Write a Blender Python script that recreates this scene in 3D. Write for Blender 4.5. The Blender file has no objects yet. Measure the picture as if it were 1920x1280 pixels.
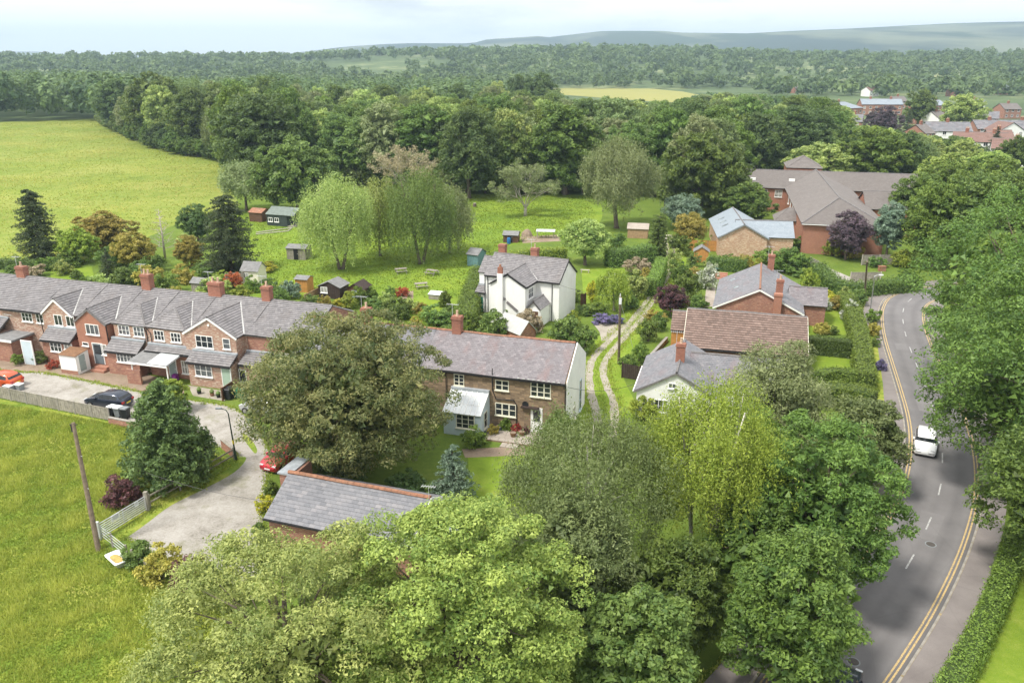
import bpy, math, random
import numpy as np
from mathutils import Vector, Matrix

S = bpy.context.scene
C = S.collection
R_ = math.radians

# ---------------------------------------------------------------- camera
CAM_H = 30.5; FPX = 1500.0; PITCH = math.atan(528 / 1500.0)
cam = bpy.data.cameras.new('camera'); cam.sensor_width = 36; cam.sensor_fit = 'HORIZONTAL'
cam.lens = FPX / 1920 * 36; cam.clip_start = 0.5; cam.clip_end = 30000
co = bpy.data.objects.new('camera', cam); C.objects.link(co)
co.location = (0, 0, CAM_H); co.rotation_euler = (math.pi / 2 - PITCH, 0, 0)
S.camera = co

# ---------------------------------------------------------------- sky, sun, exposure
SUN_EL, SUN_AZ = R_(58), R_(-125)          # azimuth from +Y (away from camera), negative = left
w = bpy.data.worlds.new('World'); S.world = w; w.use_nodes = True
nt = w.node_tree; nt.nodes.clear()
def N(nt, t, **k):
    n = nt.nodes.new(t)
    for a, b in k.items():
        setattr(n, a, b)
    return n
sky = N(nt, 'ShaderNodeTexSky', sky_type='NISHITA', sun_disc=False)
sky.sun_elevation = SUN_EL; sky.sun_rotation = SUN_AZ; sky.altitude = 80; sky.dust_density = 3
tc = N(nt, 'ShaderNodeTexCoord')
sep = N(nt, 'ShaderNodeSeparateXYZ'); nt.links.new(tc.outputs['Generated'], sep.inputs[0])
mp = N(nt, 'ShaderNodeMapping'); mp.inputs['Scale'].default_value = (1.0, 1.0, 4.5)
nt.links.new(tc.outputs['Generated'], mp.inputs[0])
cn = N(nt, 'ShaderNodeTexNoise'); cn.inputs['Scale'].default_value = 3.2; cn.inputs['Detail'].default_value = 7
cn.inputs['Roughness'].default_value = 0.58
nt.links.new(mp.outputs[0], cn.inputs['Vector'])
cr = N(nt, 'ShaderNodeValToRGB')
cr.color_ramp.elements[0].position = 0.33; cr.color_ramp.elements[0].color = (7.6, 7.65, 7.75, 1)
cr.color_ramp.elements[1].position = 0.52; cr.color_ramp.elements[1].color = (13.6, 13.5, 13.4, 1)
nt.links.new(cn.outputs['Fac'], cr.inputs[0])
mx = N(nt, 'ShaderNodeMix', data_type='RGBA'); mx.inputs[0].default_value = 0.95
nt.links.new(sky.outputs[0], mx.inputs[6]); nt.links.new(cr.outputs[0], mx.inputs[7])
bg = N(nt, 'ShaderNodeBackground'); bg.inputs[1].default_value = 0.062
nt.links.new(mx.outputs[2], bg.inputs[0])
wo = N(nt, 'ShaderNodeOutputWorld'); nt.links.new(bg.outputs[0], wo.inputs[0])

sl = bpy.data.lights.new('sun', 'SUN'); sl.energy = 2.3; sl.angle = R_(10); sl.color = (1, 0.95, 0.86)
so = bpy.data.objects.new('sun', sl); C.objects.link(so)
sd = Vector((math.sin(SUN_AZ) * math.cos(SUN_EL), math.cos(SUN_AZ) * math.cos(SUN_EL), math.sin(SUN_EL)))
so.rotation_euler = (-sd).to_track_quat('-Z', 'Y').to_euler(); so.location = (0, 0, 200)

S.view_settings.view_transform = 'Standard'; S.view_settings.look = 'None'
S.view_settings.exposure = 1.08; S.view_settings.gamma = 1; S.view_settings.use_curve_mapping = False
S.render.engine = 'CYCLES'
cy = S.cycles; cy.max_bounces = 6; cy.diffuse_bounces = 3; cy.glossy_bounces = 2; cy.transmission_bounces = 3
cy.volume_bounces = 0; cy.transparent_max_bounces = 8; cy.caustics_reflective = False; cy.caustics_refractive = False

# ---------------------------------------------------------------- pixel <-> place helpers
_sp, _cp = math.sin(PITCH), math.cos(PITCH)
def ray(px, py):
    u = (px - 960) / FPX; v = (640 - py) / FPX
    return (u, _cp + v * _sp, -_sp + v * _cp)
def G(px, py, z=0.0):
    d = ray(px, py); t = (z - CAM_H) / d[2]
    return Vector((d[0] * t, d[1] * t, z))
def depth(v):
    return v[1] * _cp - (v[2] - CAM_H) * _sp
def ppm(v):                                # photo pixels per metre at a point
    return FPX / depth(v)
class Frame:                               # local frame on the ground: x along a facade, y to its back
    def __init__(s, ox, oy, deg):
        s.o = Vector((ox, oy, 0)); s.a = R_(deg); s.c = math.cos(s.a); s.s = math.sin(s.a)
    def w(s, x, y, z=0):
        return Vector((s.o.x + x * s.c - y * s.s, s.o.y + x * s.s + y * s.c, z))
    def L(s, px, py, z=0):
        g = G(px, py, z) - s.o
        return (g.x * s.c + g.y * s.s, -g.x * s.s + g.y * s.c)

# ---------------------------------------------------------------- materials
MATS = {}
def newmat(name):
    m = bpy.data.materials.new(name); m.use_nodes = True
    m.node_tree.nodes.clear(); MATS[name] = m
    return m, m.node_tree
def rgb(c): return (c[0], c[1], c[2], 1)
def ramp(nt, fac, stops):
    r = N(nt, 'ShaderNodeValToRGB'); e = r.color_ramp.elements
    while len(e) < len(stops): e.new(0.5)
    for el, (p, c) in zip(e, stops):
        el.position = p; el.color = rgb(c)
    nt.links.new(fac, r.inputs[0])
    return r.outputs[0]
def noise(nt, scale, detail=4, rough=0.55, vec=None, coord='Object', stretch=None):
    n = N(nt, 'ShaderNodeTexNoise'); n.inputs['Scale'].default_value = scale
    n.inputs['Detail'].default_value = detail; n.inputs['Roughness'].default_value = rough
    if vec is None:
        t = N(nt, 'ShaderNodeTexCoord'); vec = t.outputs[coord]
    if stretch:
        mpn = N(nt, 'ShaderNodeMapping'); mpn.inputs['Scale'].default_value = stretch
        nt.links.new(vec, mpn.inputs[0]); vec = mpn.outputs[0]
    nt.links.new(vec, n.inputs['Vector'])
    return n.outputs['Fac']
def mixc(nt, fac, a, b, mode='MIX'):
    m = N(nt, 'ShaderNodeMix', data_type='RGBA', blend_type=mode)
    for sock, v in ((m.inputs[0], fac), (m.inputs[6], a), (m.inputs[7], b)):
        if hasattr(v, 'is_linked'): nt.links.new(v, sock)
        elif isinstance(v, (int, float)): sock.default_value = v
        else: sock.default_value = rgb(v)
    return m.outputs[2]
def math_(nt, op, a, b=0.0):
    m = N(nt, 'ShaderNodeMath', operation=op)
    for sock, v in ((m.inputs[0], a), (m.inputs[1], b)):
        if hasattr(v, 'is_linked'): nt.links.new(v, sock)
        else: sock.default_value = v
    return m.outputs[0]
def attr(nt, name):
    a = N(nt, 'ShaderNodeAttribute'); a.attribute_name = name
    return a.outputs['Fac']
def finish(nt, col, rough=0.8, spec=0.3, bump=None, bstr=0.3, bdist=0.02, metal=0.0, coat=0.0):
    b = N(nt, 'ShaderNodeBsdfPrincipled'); o = N(nt, 'ShaderNodeOutputMaterial')
    if hasattr(col, 'is_linked'): nt.links.new(col, b.inputs['Base Color'])
    else: b.inputs['Base Color'].default_value = rgb(col)
    if hasattr(rough, 'is_linked'): nt.links.new(rough, b.inputs['Roughness'])
    else: b.inputs['Roughness'].default_value = rough
    b.inputs['Specular IOR Level'].default_value = spec
    b.inputs['Metallic'].default_value = metal
    b.inputs['Coat Weight'].default_value = coat
    if bump is not None:
        bn = N(nt, 'ShaderNodeBump'); bn.inputs['Strength'].default_value = bstr; bn.inputs['Distance'].default_value = bdist
        nt.links.new(bump, bn.inputs['Height']); nt.links.new(bn.outputs[0], b.inputs['Normal'])
    nt.links.new(b.outputs[0], o.inputs[0])
def plain(name, c, rough=0.7, var=0.18, scale=2.5, spec=0.3, metal=0.0, coat=0.0, bump=0.15, dirt=None):
    m, nt = newmat(name)
    a = tuple(max(0, x * (1 - var)) for x in c); b = tuple(min(1, x * (1 + var)) for x in c)
    f = noise(nt, scale, 6, 0.62)
    col = ramp(nt, f, [(0.32, a), (0.68, b)])
    if dirt:
        d = noise(nt, 0.9, 5, 0.6, stretch=(1, 1, 0.35))
        k = ramp(nt, d, [(0.46, (0, 0, 0)), (0.72, (1, 1, 1))])
        col = mixc(nt, math_(nt, 'MULTIPLY', k, dirt[1]), col, dirt[0])
    finish(nt, col, rough, spec, noise(nt, scale * 9, 3) if bump else None, bump, 0.01, metal, coat)
    return m
def tiled(name, stops, rough=0.75, spec=0.3, stain=None, lichen=None):   # each piece carries its own 'tint'
    m, nt = newmat(name)
    col = ramp(nt, attr(nt, 'tint'), stops)
    f = noise(nt, 5.0, 5, 0.65)
    col = mixc(nt, 0.55, col, ramp(nt, f, [(0.3, (0.45, 0.45, 0.45)), (0.7, (0.62, 0.62, 0.62))]), 'OVERLAY')
    if stain:
        g = noise(nt, 0.55, 4, 0.6, stretch=(1.3, 0.6, 0.6))
        k = ramp(nt, g, [(0.50, (0, 0, 0)), (0.70, (1, 1, 1))])
        col = mixc(nt, math_(nt, 'MULTIPLY', k, stain[1]), col, stain[0])
    if lichen:
        g = noise(nt, 2.6, 6, 0.7)
        k = ramp(nt, g, [(0.60, (0, 0, 0)), (0.68, (1, 1, 1))])
        col = mixc(nt, math_(nt, 'MULTIPLY', k, lichen[1]), col, lichen[0])
    finish(nt, col, rough, spec, f, 0.2, 0.01)
    return m
def brickmat(name, c1, c2, mortar, bw=0.235, bh=0.078, ms=0.012, third=None, distort=0.0, soot=0.25):
    m, nt = newmat(name)
    t = N(nt, 'ShaderNodeTexCoord'); vec = t.outputs['UV']
    if distort:
        nz = N(nt, 'ShaderNodeTexNoise'); nz.inputs['Scale'].default_value = 1.8; nt.links.new(vec, nz.inputs['Vector'])
        va = N(nt, 'ShaderNodeVectorMath', operation='MULTIPLY_ADD'); va.inputs[1].default_value = (distort, distort * 0.5, 0)
        nt.links.new(nz.outputs['Color'], va.inputs[0]); nt.links.new(vec, va.inputs[2]); vec = va.outputs[0]
    b = N(nt, 'ShaderNodeTexBrick'); b.inputs['Scale'].default_value = 1.0
    b.inputs['Brick Width'].default_value = bw; b.inputs['Row Height'].default_value = bh
    b.inputs['Mortar Size'].default_value = ms; b.inputs['Mortar Smooth'].default_value = 0.2; b.inputs['Bias'].default_value = -0.1
    b.inputs['Color1'].default_value = rgb(c1); b.inputs['Color2'].default_value = rgb(c2); b.inputs['Mortar'].default_value = rgb(mortar)
    nt.links.new(vec, b.inputs['Vector'])
    col = b.outputs['Color']
    if third:
        # some single bricks in a third colour: cell noise on the brick grid
        mpn = N(nt, 'ShaderNodeMapping'); mpn.inputs['Scale'].default_value = (1 / bw, 1 / bh, 1); nt.links.new(vec, mpn.inputs[0])
        wn = N(nt, 'ShaderNodeTexWhiteNoise', noise_dimensions='2D')
        fl = N(nt, 'ShaderNodeVectorMath', operation='FLOOR'); nt.links.new(mpn.outputs[0], fl.inputs[0]); nt.links.new(fl.outputs[0], wn.inputs['Vector'])
        k = math_(nt, 'GREATER_THAN', wn.outputs['Value'], third[1])
        k = math_(nt, 'MULTIPLY', k, math_(nt, 'SUBTRACT', 1.0, b.outputs['Fac']))
        col = mixc(nt, k, col, third[0])
    g = noise(nt, 0.8, 5, 0.65)
    col = mixc(nt, soot, col, ramp(nt, g, [(0.3, (0.3, 0.3, 0.3)), (0.7, (0.72, 0.7, 0.68))]), 'OVERLAY')
    inv = math_(nt, 'SUBTRACT', 1.0, b.outputs['Fac'])
    finish(nt, col, 0.88, 0.2, inv, 0.35, 0.012)
    return m
def grassmat(name, stops, s1=0.25, s2=2.2, s3=14.0, rough=0.95, bstr=0.6, flowers=None, worn=None):
    m, nt = newmat(name)
    f = math_(nt, 'MULTIPLY', noise(nt, s1, 5, 0.6), 0.42)
    f = math_(nt, 'ADD', f, math_(nt, 'MULTIPLY', noise(nt, s2, 5, 0.62), 0.34))
    hi = noise(nt, s3, 3, 0.7)
    f = math_(nt, 'ADD', f, math_(nt, 'MULTIPLY', hi, 0.24))
    col = ramp(nt, f, stops)
    if worn:
        k = ramp(nt, noise(nt, worn[2], 5, 0.6), [(0.55, (0, 0, 0)), (0.66, (1, 1, 1))])
        col = mixc(nt, math_(nt, 'MULTIPLY', k, worn[1]), col, worn[0])
    if flowers:
        for (fc, sc, th, amt, ps) in flowers:
            patch = ramp(nt, noise(nt, ps, 4, 0.6), [(0.46, (0, 0, 0)), (0.62, (1, 1, 1))])
            k = ramp(nt, noise(nt, sc, 2, 0.8), [(th, (0, 0, 0)), (th + 0.06, (1, 1, 1))])
            k = math_(nt, 'MULTIPLY', k, patch)
            col = mixc(nt, math_(nt, 'MULTIPLY', k, amt), col, fc)
    finish(nt, col, rough, 0.1, hi, bstr, 0.08)
    return m
def folmat(name, dark, light, trans=0.27, gloss=0.5):
    dark = tuple(x * 1.25 for x in dark); light = tuple(min(0.8, x * 1.3) for x in light)
    m, nt = newmat(name)
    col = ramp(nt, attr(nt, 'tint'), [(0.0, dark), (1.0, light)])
    oi = N(nt, 'ShaderNodeObjectInfo')
    hv = N(nt, 'ShaderNodeHueSaturation')
    nt.links.new(math_(nt, 'ADD', 0.485, math_(nt, 'MULTIPLY', oi.outputs['Random'], 0.03)), hv.inputs['Hue'])
    nt.links.new(math_(nt, 'ADD', 0.82, math_(nt, 'MULTIPLY', oi.outputs['Random'], 0.36)), hv.inputs['Value'])
    nt.links.new(col, hv.inputs['Color']); col = hv.outputs[0]
    d = N(nt, 'ShaderNodeBsdfPrincipled'); nt.links.new(col, d.inputs['Base Color'])
    d.inputs['Roughness'].default_value = gloss; d.inputs['Specular IOR Level'].default_value = 0.28
    t = N(nt, 'ShaderNodeBsdfTranslucent'); nt.links.new(mixc(nt, 0.35, col, (0.35, 0.45, 0.05)), t.inputs[0])
    ms = N(nt, 'ShaderNodeMixShader'); ms.inputs[0].default_value = trans
    nt.links.new(d.outputs[0], ms.inputs[1]); nt.links.new(t.outputs[0], ms.inputs[2])
    o = N(nt, 'ShaderNodeOutputMaterial'); nt.links.new(ms.outputs[0], o.inputs[0])
    return m

# ground covers
grassmat('ground_cover', [(0.3, (0.07, 0.11, 0.025)), (0.5, (0.12, 0.18, 0.03)), (0.7, (0.19, 0.23, 0.05))])
grassmat('meadow_grass', [(0.33, (0.08, 0.13, 0.022)), (0.45, (0.15, 0.22, 0.03)), (0.54, (0.28, 0.31, 0.055)), (0.64, (0.42, 0.39, 0.13))], 0.16, 1.1, 7.0)
grassmat('lawn_grass', [(0.3, (0.10, 0.17, 0.02)), (0.5, (0.17, 0.25, 0.028)), (0.7, (0.27, 0.31, 0.06))], 0.3, 2.0, 11.0, bstr=0.35)
grassmat('paddock_grass', [(0.3, (0.075, 0.135, 0.02)), (0.47, (0.15, 0.23, 0.03)), (0.62, (0.22, 0.29, 0.035)), (0.75, (0.27, 0.31, 0.06))], 0.12, 0.8, 4.5)
grassmat('field_grass', [(0.33, (0.11, 0.165, 0.03)), (0.48, (0.18, 0.235, 0.04)), (0.62, (0.27, 0.29, 0.075))], 0.035, 0.3, 1.6,
         flowers=[((0.36, 0.235, 0.075), 1.4, 0.54, 0.6, 0.03), ((0.42, 0.38, 0.05), 2.4, 0.56, 0.7, 0.05)])
grassmat('far_land', [(0.35, (0.05, 0.08, 0.035)), (0.52, (0.10, 0.14, 0.06)), (0.62, (0.25, 0.27, 0.13))], 0.003, 0.012, 0.06, bstr=0.1)
grassmat('hay_field', [(0.3, (0.23, 0.24, 0.075)), (0.7, (0.32, 0.30, 0.10))], 0.02, 0.2, 1.2, bstr=0.1)
def hillmat():
    m, nt = newmat('hill_moor')
    f = noise(nt, 0.0011, 6, 0.55, stretch=(1, 0.45, 1.0))
    col = ramp(nt, f, [(0.42, (0.035, 0.055, 0.045)), (0.5, (0.15, 0.17, 0.11)), (0.58, (0.06, 0.08, 0.06))])
    k = ramp(nt, noise(nt, 0.0022, 4, 0.5, stretch=(1, 0.35, 2.5)), [(0.56, (0, 0, 0)), (0.585, (1, 1, 1))])
    col = mixc(nt, k, col, (0.035, 0.06, 0.035))
    finish(nt, col, 0.95, 0.05)
hillmat()
def gravelmat(name, stops, green=0.5):
    m, nt = newmat(name)
    f = math_(nt, 'ADD', math_(nt, 'MULTIPLY', noise(nt, 0.45, 8, 0.72), 0.6), math_(nt, 'MULTIPLY', noise(nt, 6.0, 5, 0.8), 0.4))
    col = ramp(nt, f, stops)
    k = ramp(nt, noise(nt, 0.32, 6, 0.68), [(0.56, (0, 0, 0)), (0.7, (1, 1, 1))])
    col = mixc(nt, math_(nt, 'MULTIPLY', k, green), col, (0.15, 0.15, 0.06))
    finish(nt, col, 0.95, 0.15, noise(nt, 30, 3, 0.8), 0.5, 0.03)
gravelmat('lane_gravel', [(0.36, (0.17, 0.155, 0.13)), (0.46, (0.30, 0.28, 0.25)), (0.56, (0.375, 0.355, 0.325)), (0.68, (0.46, 0.44, 0.41))], 0.6)
gravelmat('track_stone', [(0.3, (0.21, 0.185, 0.15)), (0.5, (0.33, 0.30, 0.25)), (0.7, (0.42, 0.39, 0.335))], 0.5)
gravelmat('bare_soil', [(0.3, (0.14, 0.10, 0.07)), (0.5, (0.26, 0.20, 0.15)), (0.7, (0.36, 0.29, 0.22))], 0.4)
gravelmat('patio_flag', [(0.3, (0.25, 0.215, 0.18)), (0.5, (0.37, 0.325, 0.28)), (0.7, (0.45, 0.41, 0.36))], 0.2)
def asphaltmat(name, a, b, patch):
    m, nt = newmat(name)
    f = math_(nt, 'ADD', math_(nt, 'MULTIPLY', noise(nt, 0.35, 6, 0.62), 0.65), math_(nt, 'MULTIPLY', noise(nt, 22, 3, 0.8), 0.35))
    col = ramp(nt, f, [(0.36, a), (0.64, b)])
    k = ramp(nt, noise(nt, 0.8, 6, 0.7, stretch=(1, 0.3, 1)), [(0.62, (0, 0, 0)), (0.66, (1, 1, 1))])
    col = mixc(nt, math_(nt, 'MULTIPLY', k, 0.3), col, patch)
    wr = N(nt, 'ShaderNodeAttribute'); wr.attribute_name = 'wear'
    col = mixc(nt, math_(nt, 'MULTIPLY', wr.outputs['Fac'], math_(nt, 'ADD', 0.25, noise(nt, 0.5, 5, 0.7))), col, tuple(x * 0.72 for x in a))
    v = N(nt, 'ShaderNodeTexVoronoi', feature='DISTANCE_TO_EDGE'); v.inputs['Scale'].default_value = 0.22
    t = N(nt, 'ShaderNodeTexCoord'); nt.links.new(t.outputs['Object'], v.inputs['Vector'])
    cr = ramp(nt, v.outputs['Distance'], [(0.0, (1, 1, 1)), (0.012, (0, 0, 0))])
    col = mixc(nt, math_(nt, 'MULTIPLY', cr, 0.10), col, (0.05, 0.05, 0.05))
    finish(nt, col, 0.85, 0.3, noise(nt, 40, 3), 0.3, 0.01)
asphaltmat('road_asphalt', (0.155, 0.148, 0.15), (0.215, 0.205, 0.205), (0.12, 0.115, 0.115))
asphaltmat('pavement_asphalt', (0.17, 0.15, 0.145), (0.25, 0.225, 0.215), (0.20, 0.19, 0.18))
def paintmat(name, c, under):
    m, nt = newmat(name)
    k = ramp(nt, noise(nt, 7, 6, 0.75), [(0.38, (0, 0, 0)), (0.55, (1, 1, 1))])
    finish(nt, mixc(nt, k, under, c), 0.75, 0.25)
paintmat('yellow_paint', (0.56, 0.40, 0.17), (0.27, 0.23, 0.18)); paintmat('white_line_paint', (0.5, 0.5, 0.49), (0.21, 0.205, 0.205))
plain('kerb_concrete', (0.29, 0.27, 0.24), 0.85)
plain('moss_strip', (0.30, 0.24, 0.14), 0.95, 0.4, 4)

# building skins
brickmat('brick_red', (0.34, 0.13, 0.08), (0.24, 0.085, 0.058), (0.32, 0.26, 0.22), third=((0.42, 0.21, 0.13), 0.8))
brickmat('brick_mottled', (0.40, 0.205, 0.135), (0.29, 0.135, 0.095), (0.41, 0.36, 0.31), third=((0.52, 0.40, 0.31), 0.70))
brickmat('brick_plain', (0.37, 0.14, 0.085), (0.30, 0.105, 0.068), (0.37, 0.27, 0.21))
brickmat('brick_buff', (0.48, 0.28, 0.175), (0.38, 0.20, 0.12), (0.46, 0.38, 0.30), third=((0.60, 0.45, 0.32), 0.7))
brickmat('stone_rubble', (0.27, 0.195, 0.125), (0.17, 0.12, 0.08), (0.24, 0.195, 0.15), 0.42, 0.17, 0.016, third=((0.34, 0.24, 0.15), 0.76), distort=0.10)
brickmat('brick_chimney', (0.34, 0.115, 0.07), (0.24, 0.08, 0.052), (0.29, 0.21, 0.17), soot=0.55)
plain('render_white', (0.80, 0.80, 0.78), 0.8, 0.05, 0.8, bump=0.1, dirt=((0.52, 0.50, 0.46), 0.22))
plain('paint_white', (0.82, 0.82, 0.80), 0.5, 0.04, 3)
plain('paint_cream', (0.72, 0.70, 0.58), 0.6, 0.06, 3)
plain('paint_paleblue', (0.52, 0.61, 0.67), 0.6, 0.06, 3)
plain('paint_sage', (0.34, 0.45, 0.36), 0.55, 0.06, 3)
plain('paint_greygreen', (0.30, 0.37, 0.36), 0.6, 0.08, 3)
plain('paint_slateblue', (0.14, 0.17, 0.19), 0.5, 0.1, 3)
plain('paint_teal', (0.13, 0.24, 0.25), 0.75, 0.2, 3)
plain('paint_dark', (0.02, 0.02, 0.022), 0.5, 0.2, 3)
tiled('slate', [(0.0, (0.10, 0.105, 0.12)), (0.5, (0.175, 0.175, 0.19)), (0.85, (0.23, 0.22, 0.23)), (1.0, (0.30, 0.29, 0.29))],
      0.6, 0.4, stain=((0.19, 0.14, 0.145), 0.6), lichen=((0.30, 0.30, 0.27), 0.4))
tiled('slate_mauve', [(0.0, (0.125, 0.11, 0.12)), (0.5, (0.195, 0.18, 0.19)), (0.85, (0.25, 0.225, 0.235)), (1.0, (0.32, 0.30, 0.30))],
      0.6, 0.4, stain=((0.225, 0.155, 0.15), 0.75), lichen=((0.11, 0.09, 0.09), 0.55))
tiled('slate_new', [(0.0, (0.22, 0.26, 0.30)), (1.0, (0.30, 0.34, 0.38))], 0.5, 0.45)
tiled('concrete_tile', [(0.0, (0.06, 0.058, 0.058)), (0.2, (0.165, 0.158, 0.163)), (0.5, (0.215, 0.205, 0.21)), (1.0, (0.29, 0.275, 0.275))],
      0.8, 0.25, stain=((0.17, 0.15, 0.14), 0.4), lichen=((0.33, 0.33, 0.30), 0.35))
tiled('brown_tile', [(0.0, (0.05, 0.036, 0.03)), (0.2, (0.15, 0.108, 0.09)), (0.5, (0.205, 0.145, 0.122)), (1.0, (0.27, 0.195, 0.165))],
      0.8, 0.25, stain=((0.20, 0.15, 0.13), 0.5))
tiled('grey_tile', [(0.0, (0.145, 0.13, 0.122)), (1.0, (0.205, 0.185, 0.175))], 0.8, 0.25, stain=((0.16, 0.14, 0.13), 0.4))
tiled('red_tile', [(0.0, (0.17, 0.105, 0.088)), (1.0, (0.24, 0.15, 0.125))], 0.8, 0.25)
plain('roof_deck', (0.10, 0.095, 0.09), 0.9, 0.2, 2)
plain('ridge_clay', (0.30, 0.145, 0.09), 0.8, 0.3, 3, dirt=((0.2, 0.16, 0.12), 0.5))
plain('ridge_grey', (0.17, 0.16, 0.16), 0.8, 0.25, 3)
plain('lead', (0.34, 0.37, 0.40), 0.55, 0.2, 2, 0.5)
plain('mortar_pale', (0.44, 0.44, 0.43), 0.8, 0.1, 3)
plain('clay_pot', (0.50, 0.36, 0.26), 0.8, 0.2, 4)
plain('polycarbonate', (0.66, 0.69, 0.70), 0.25, 0.08, 2, 0.5)
plain('felt_roof', (0.20, 0.20, 0.20), 0.9, 0.2, 2)
plain('felt_green', (0.16, 0.19, 0.17), 0.9, 0.2, 2)
plain('wood_grey', (0.29, 0.265, 0.225), 0.85, 0.3, 3, dirt=((0.17, 0.165, 0.13), 0.6))
plain('wood_brown', (0.12, 0.065, 0.04), 0.8, 0.3, 3)
plain('wood_dark', (0.05, 0.035, 0.03), 0.8, 0.3, 3)
plain('wood_orange', (0.46, 0.23, 0.07), 0.8, 0.2, 3)
plain('wood_fence', (0.36, 0.24, 0.14), 0.85, 0.25, 3)
plain('wood_greenblack', (0.045, 0.06, 0.055), 0.7, 0.25, 3)
plain('pole_wood', (0.20, 0.155, 0.115), 0.85, 0.3, 2.5)
plain('galvanised', (0.58, 0.60, 0.61), 0.5, 0.12, 4, 0.5, metal=0.3)
plain('lamp_green', (0.025, 0.05, 0.035), 0.5, 0.2, 4)
plain('yellow_band', (0.75, 0.62, 0.04), 0.5, 0.1, 4)
plain('plastic_black', (0.025, 0.027, 0.03), 0.45, 0.2, 4)
plain('plastic_white', (0.72, 0.74, 0.74), 0.4, 0.05, 4)
plain('plastic_grey', (0.23, 0.25, 0.26), 0.5, 0.1, 4)
plain('plastic_blue', (0.03, 0.16, 0.42), 0.4, 0.1, 4)
plain('plastic_green', (0.02, 0.22, 0.13), 0.5, 0.1, 4)
plain('plastic_purple', (0.22, 0.04, 0.26), 0.5, 0.1, 4)
plain('iron_dark', (0.085, 0.075, 0.068), 0.7, 0.2, 6)
plain('rust_brown', (0.20, 0.11, 0.06), 0.8, 0.3, 4)
plain('water_tan', (0.42, 0.30, 0.08), 0.2, 0.3, 3)
plain('bark', (0.13, 0.105, 0.08), 0.95, 0.35, 5, bump=0.5)
plain('bark_birch', (0.50, 0.47, 0.42), 0.9, 0.35, 4, bump=0.4)
plain('bark_pale', (0.42, 0.38, 0.33), 0.9, 0.25, 5, bump=0.4)
plain('tyre', (0.018, 0.018, 0.018), 0.8, 0.2, 6)
plain('alloy', (0.45, 0.46, 0.47), 0.35, 0.1, 6, 0.5, metal=0.8)
def glassmat(name, c, rough=0.06):
    m, nt = newmat(name)
    f = noise(nt, 1.3, 3)
    finish(nt, ramp(nt, f, [(0.35, tuple(x * 0.6 for x in c)), (0.65, tuple(x * 1.6 for x in c))]), rough, 0.6)
glassmat('glass', (0.03, 0.035, 0.04)); glassmat('glass_mid', (0.10, 0.11, 0.12), 0.1); glassmat('glass_curtain', (0.30, 0.30, 0.28), 0.2); glassmat('car_glass', (0.012, 0.015, 0.018), 0.03); glassmat('glass_roof', (0.30, 0.34, 0.36), 0.12)
def carpaint(name, c, metal=0.25):
    m, nt = newmat(name); finish(nt, mixc(nt, noise(nt, 3, 3), tuple(x * .92 for x in c), c), 0.32, 0.5, metal=metal, coat=0.7)
carpaint('car_orange', (0.62, 0.10, 0.025)); carpaint('car_blue', (0.03, 0.04, 0.065), 0.5); carpaint('car_white', (0.78, 0.79, 0.80), 0)
carpaint('car_red', (0.55, 0.03, 0.05)); carpaint('car_silver', (0.50, 0.52, 0.53), 0.5)
def lampmat(name, c):
    m, nt = newmat(name); finish(nt, c, 0.15, 0.6)
lampmat('lens_red', (0.35, 0.01, 0.01)); lampmat('lens_clear', (0.6, 0.62, 0.64))
def hazemat():
    m, nt = newmat('haze')
    v = N(nt, 'ShaderNodeVolumePrincipled'); v.inputs['Color'].default_value = (0.62, 0.82, 1.0, 1)
    v.inputs['Density'].default_value = HAZE_D; v.inputs['Anisotropy'].default_value = 0.2
    o = N(nt, 'ShaderNodeOutputMaterial'); nt.links.new(v.outputs[0], o.inputs['Volume'])
HAZE_D = 0.00018
hazemat()

# foliage skins (dark leaf, light leaf)
folmat('leaf_oak', (0.045, 0.085, 0.02), (0.145, 0.21, 0.042))
folmat('leaf_oak_bright', (0.06, 0.11, 0.02), (0.18, 0.25, 0.045))
folmat('leaf_lime', (0.105, 0.175, 0.038), (0.345, 0.42, 0.10))
folmat('leaf_limegrey', (0.135, 0.20, 0.055), (0.40, 0.46, 0.14))
folmat('leaf_olive', (0.06, 0.085, 0.03), (0.215, 0.20, 0.08))
folmat('leaf_birch', (0.085, 0.125, 0.045), (0.20, 0.25, 0.095))
folmat('leaf_weeping', (0.12, 0.18, 0.025), (0.31, 0.36, 0.055))
folmat('leaf_willow', (0.12, 0.155, 0.065), (0.27, 0.31, 0.14))
folmat('leaf_dark', (0.04, 0.075, 0.026), (0.12, 0.175, 0.052))
folmat('leaf_mid', (0.06, 0.11, 0.028), (0.175, 0.245, 0.06))
folmat('leaf_conifer', (0.045, 0.075, 0.03), (0.15, 0.20, 0.06))
folmat('leaf_pine', (0.028, 0.045, 0.024), (0.08, 0.105, 0.05))
folmat('leaf_blue', (0.09, 0.14, 0.10), (0.21, 0.28, 0.20))
folmat('leaf_yellow', (0.22, 0.25, 0.02), (0.50, 0.46, 0.05))
folmat('leaf_gold', (0.18, 0.17, 0.03), (0.40, 0.33, 0.08))
folmat('leaf_purple', (0.045, 0.02, 0.028), (0.15, 0.06, 0.065))
folmat('leaf_plum', (0.05, 0.035, 0.055), (0.135, 0.095, 0.12))
folmat('leaf_red', (0.20, 0.035, 0.02), (0.42, 0.09, 0.05))
folmat('leaf_blossom', (0.16, 0.22, 0.07), (0.70, 0.70, 0.60))
folmat('leaf_lavender', (0.08, 0.08, 0.14), (0.19, 0.16, 0.34))
folmat('leaf_straw', (0.22, 0.18, 0.11), (0.42, 0.36, 0.24))
folmat('leaf_hedge', (0.075, 0.13, 0.025), (0.22, 0.30, 0.055))
folmat('leaf_hedgedark', (0.04, 0.07, 0.02), (0.13, 0.18, 0.045))
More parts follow.
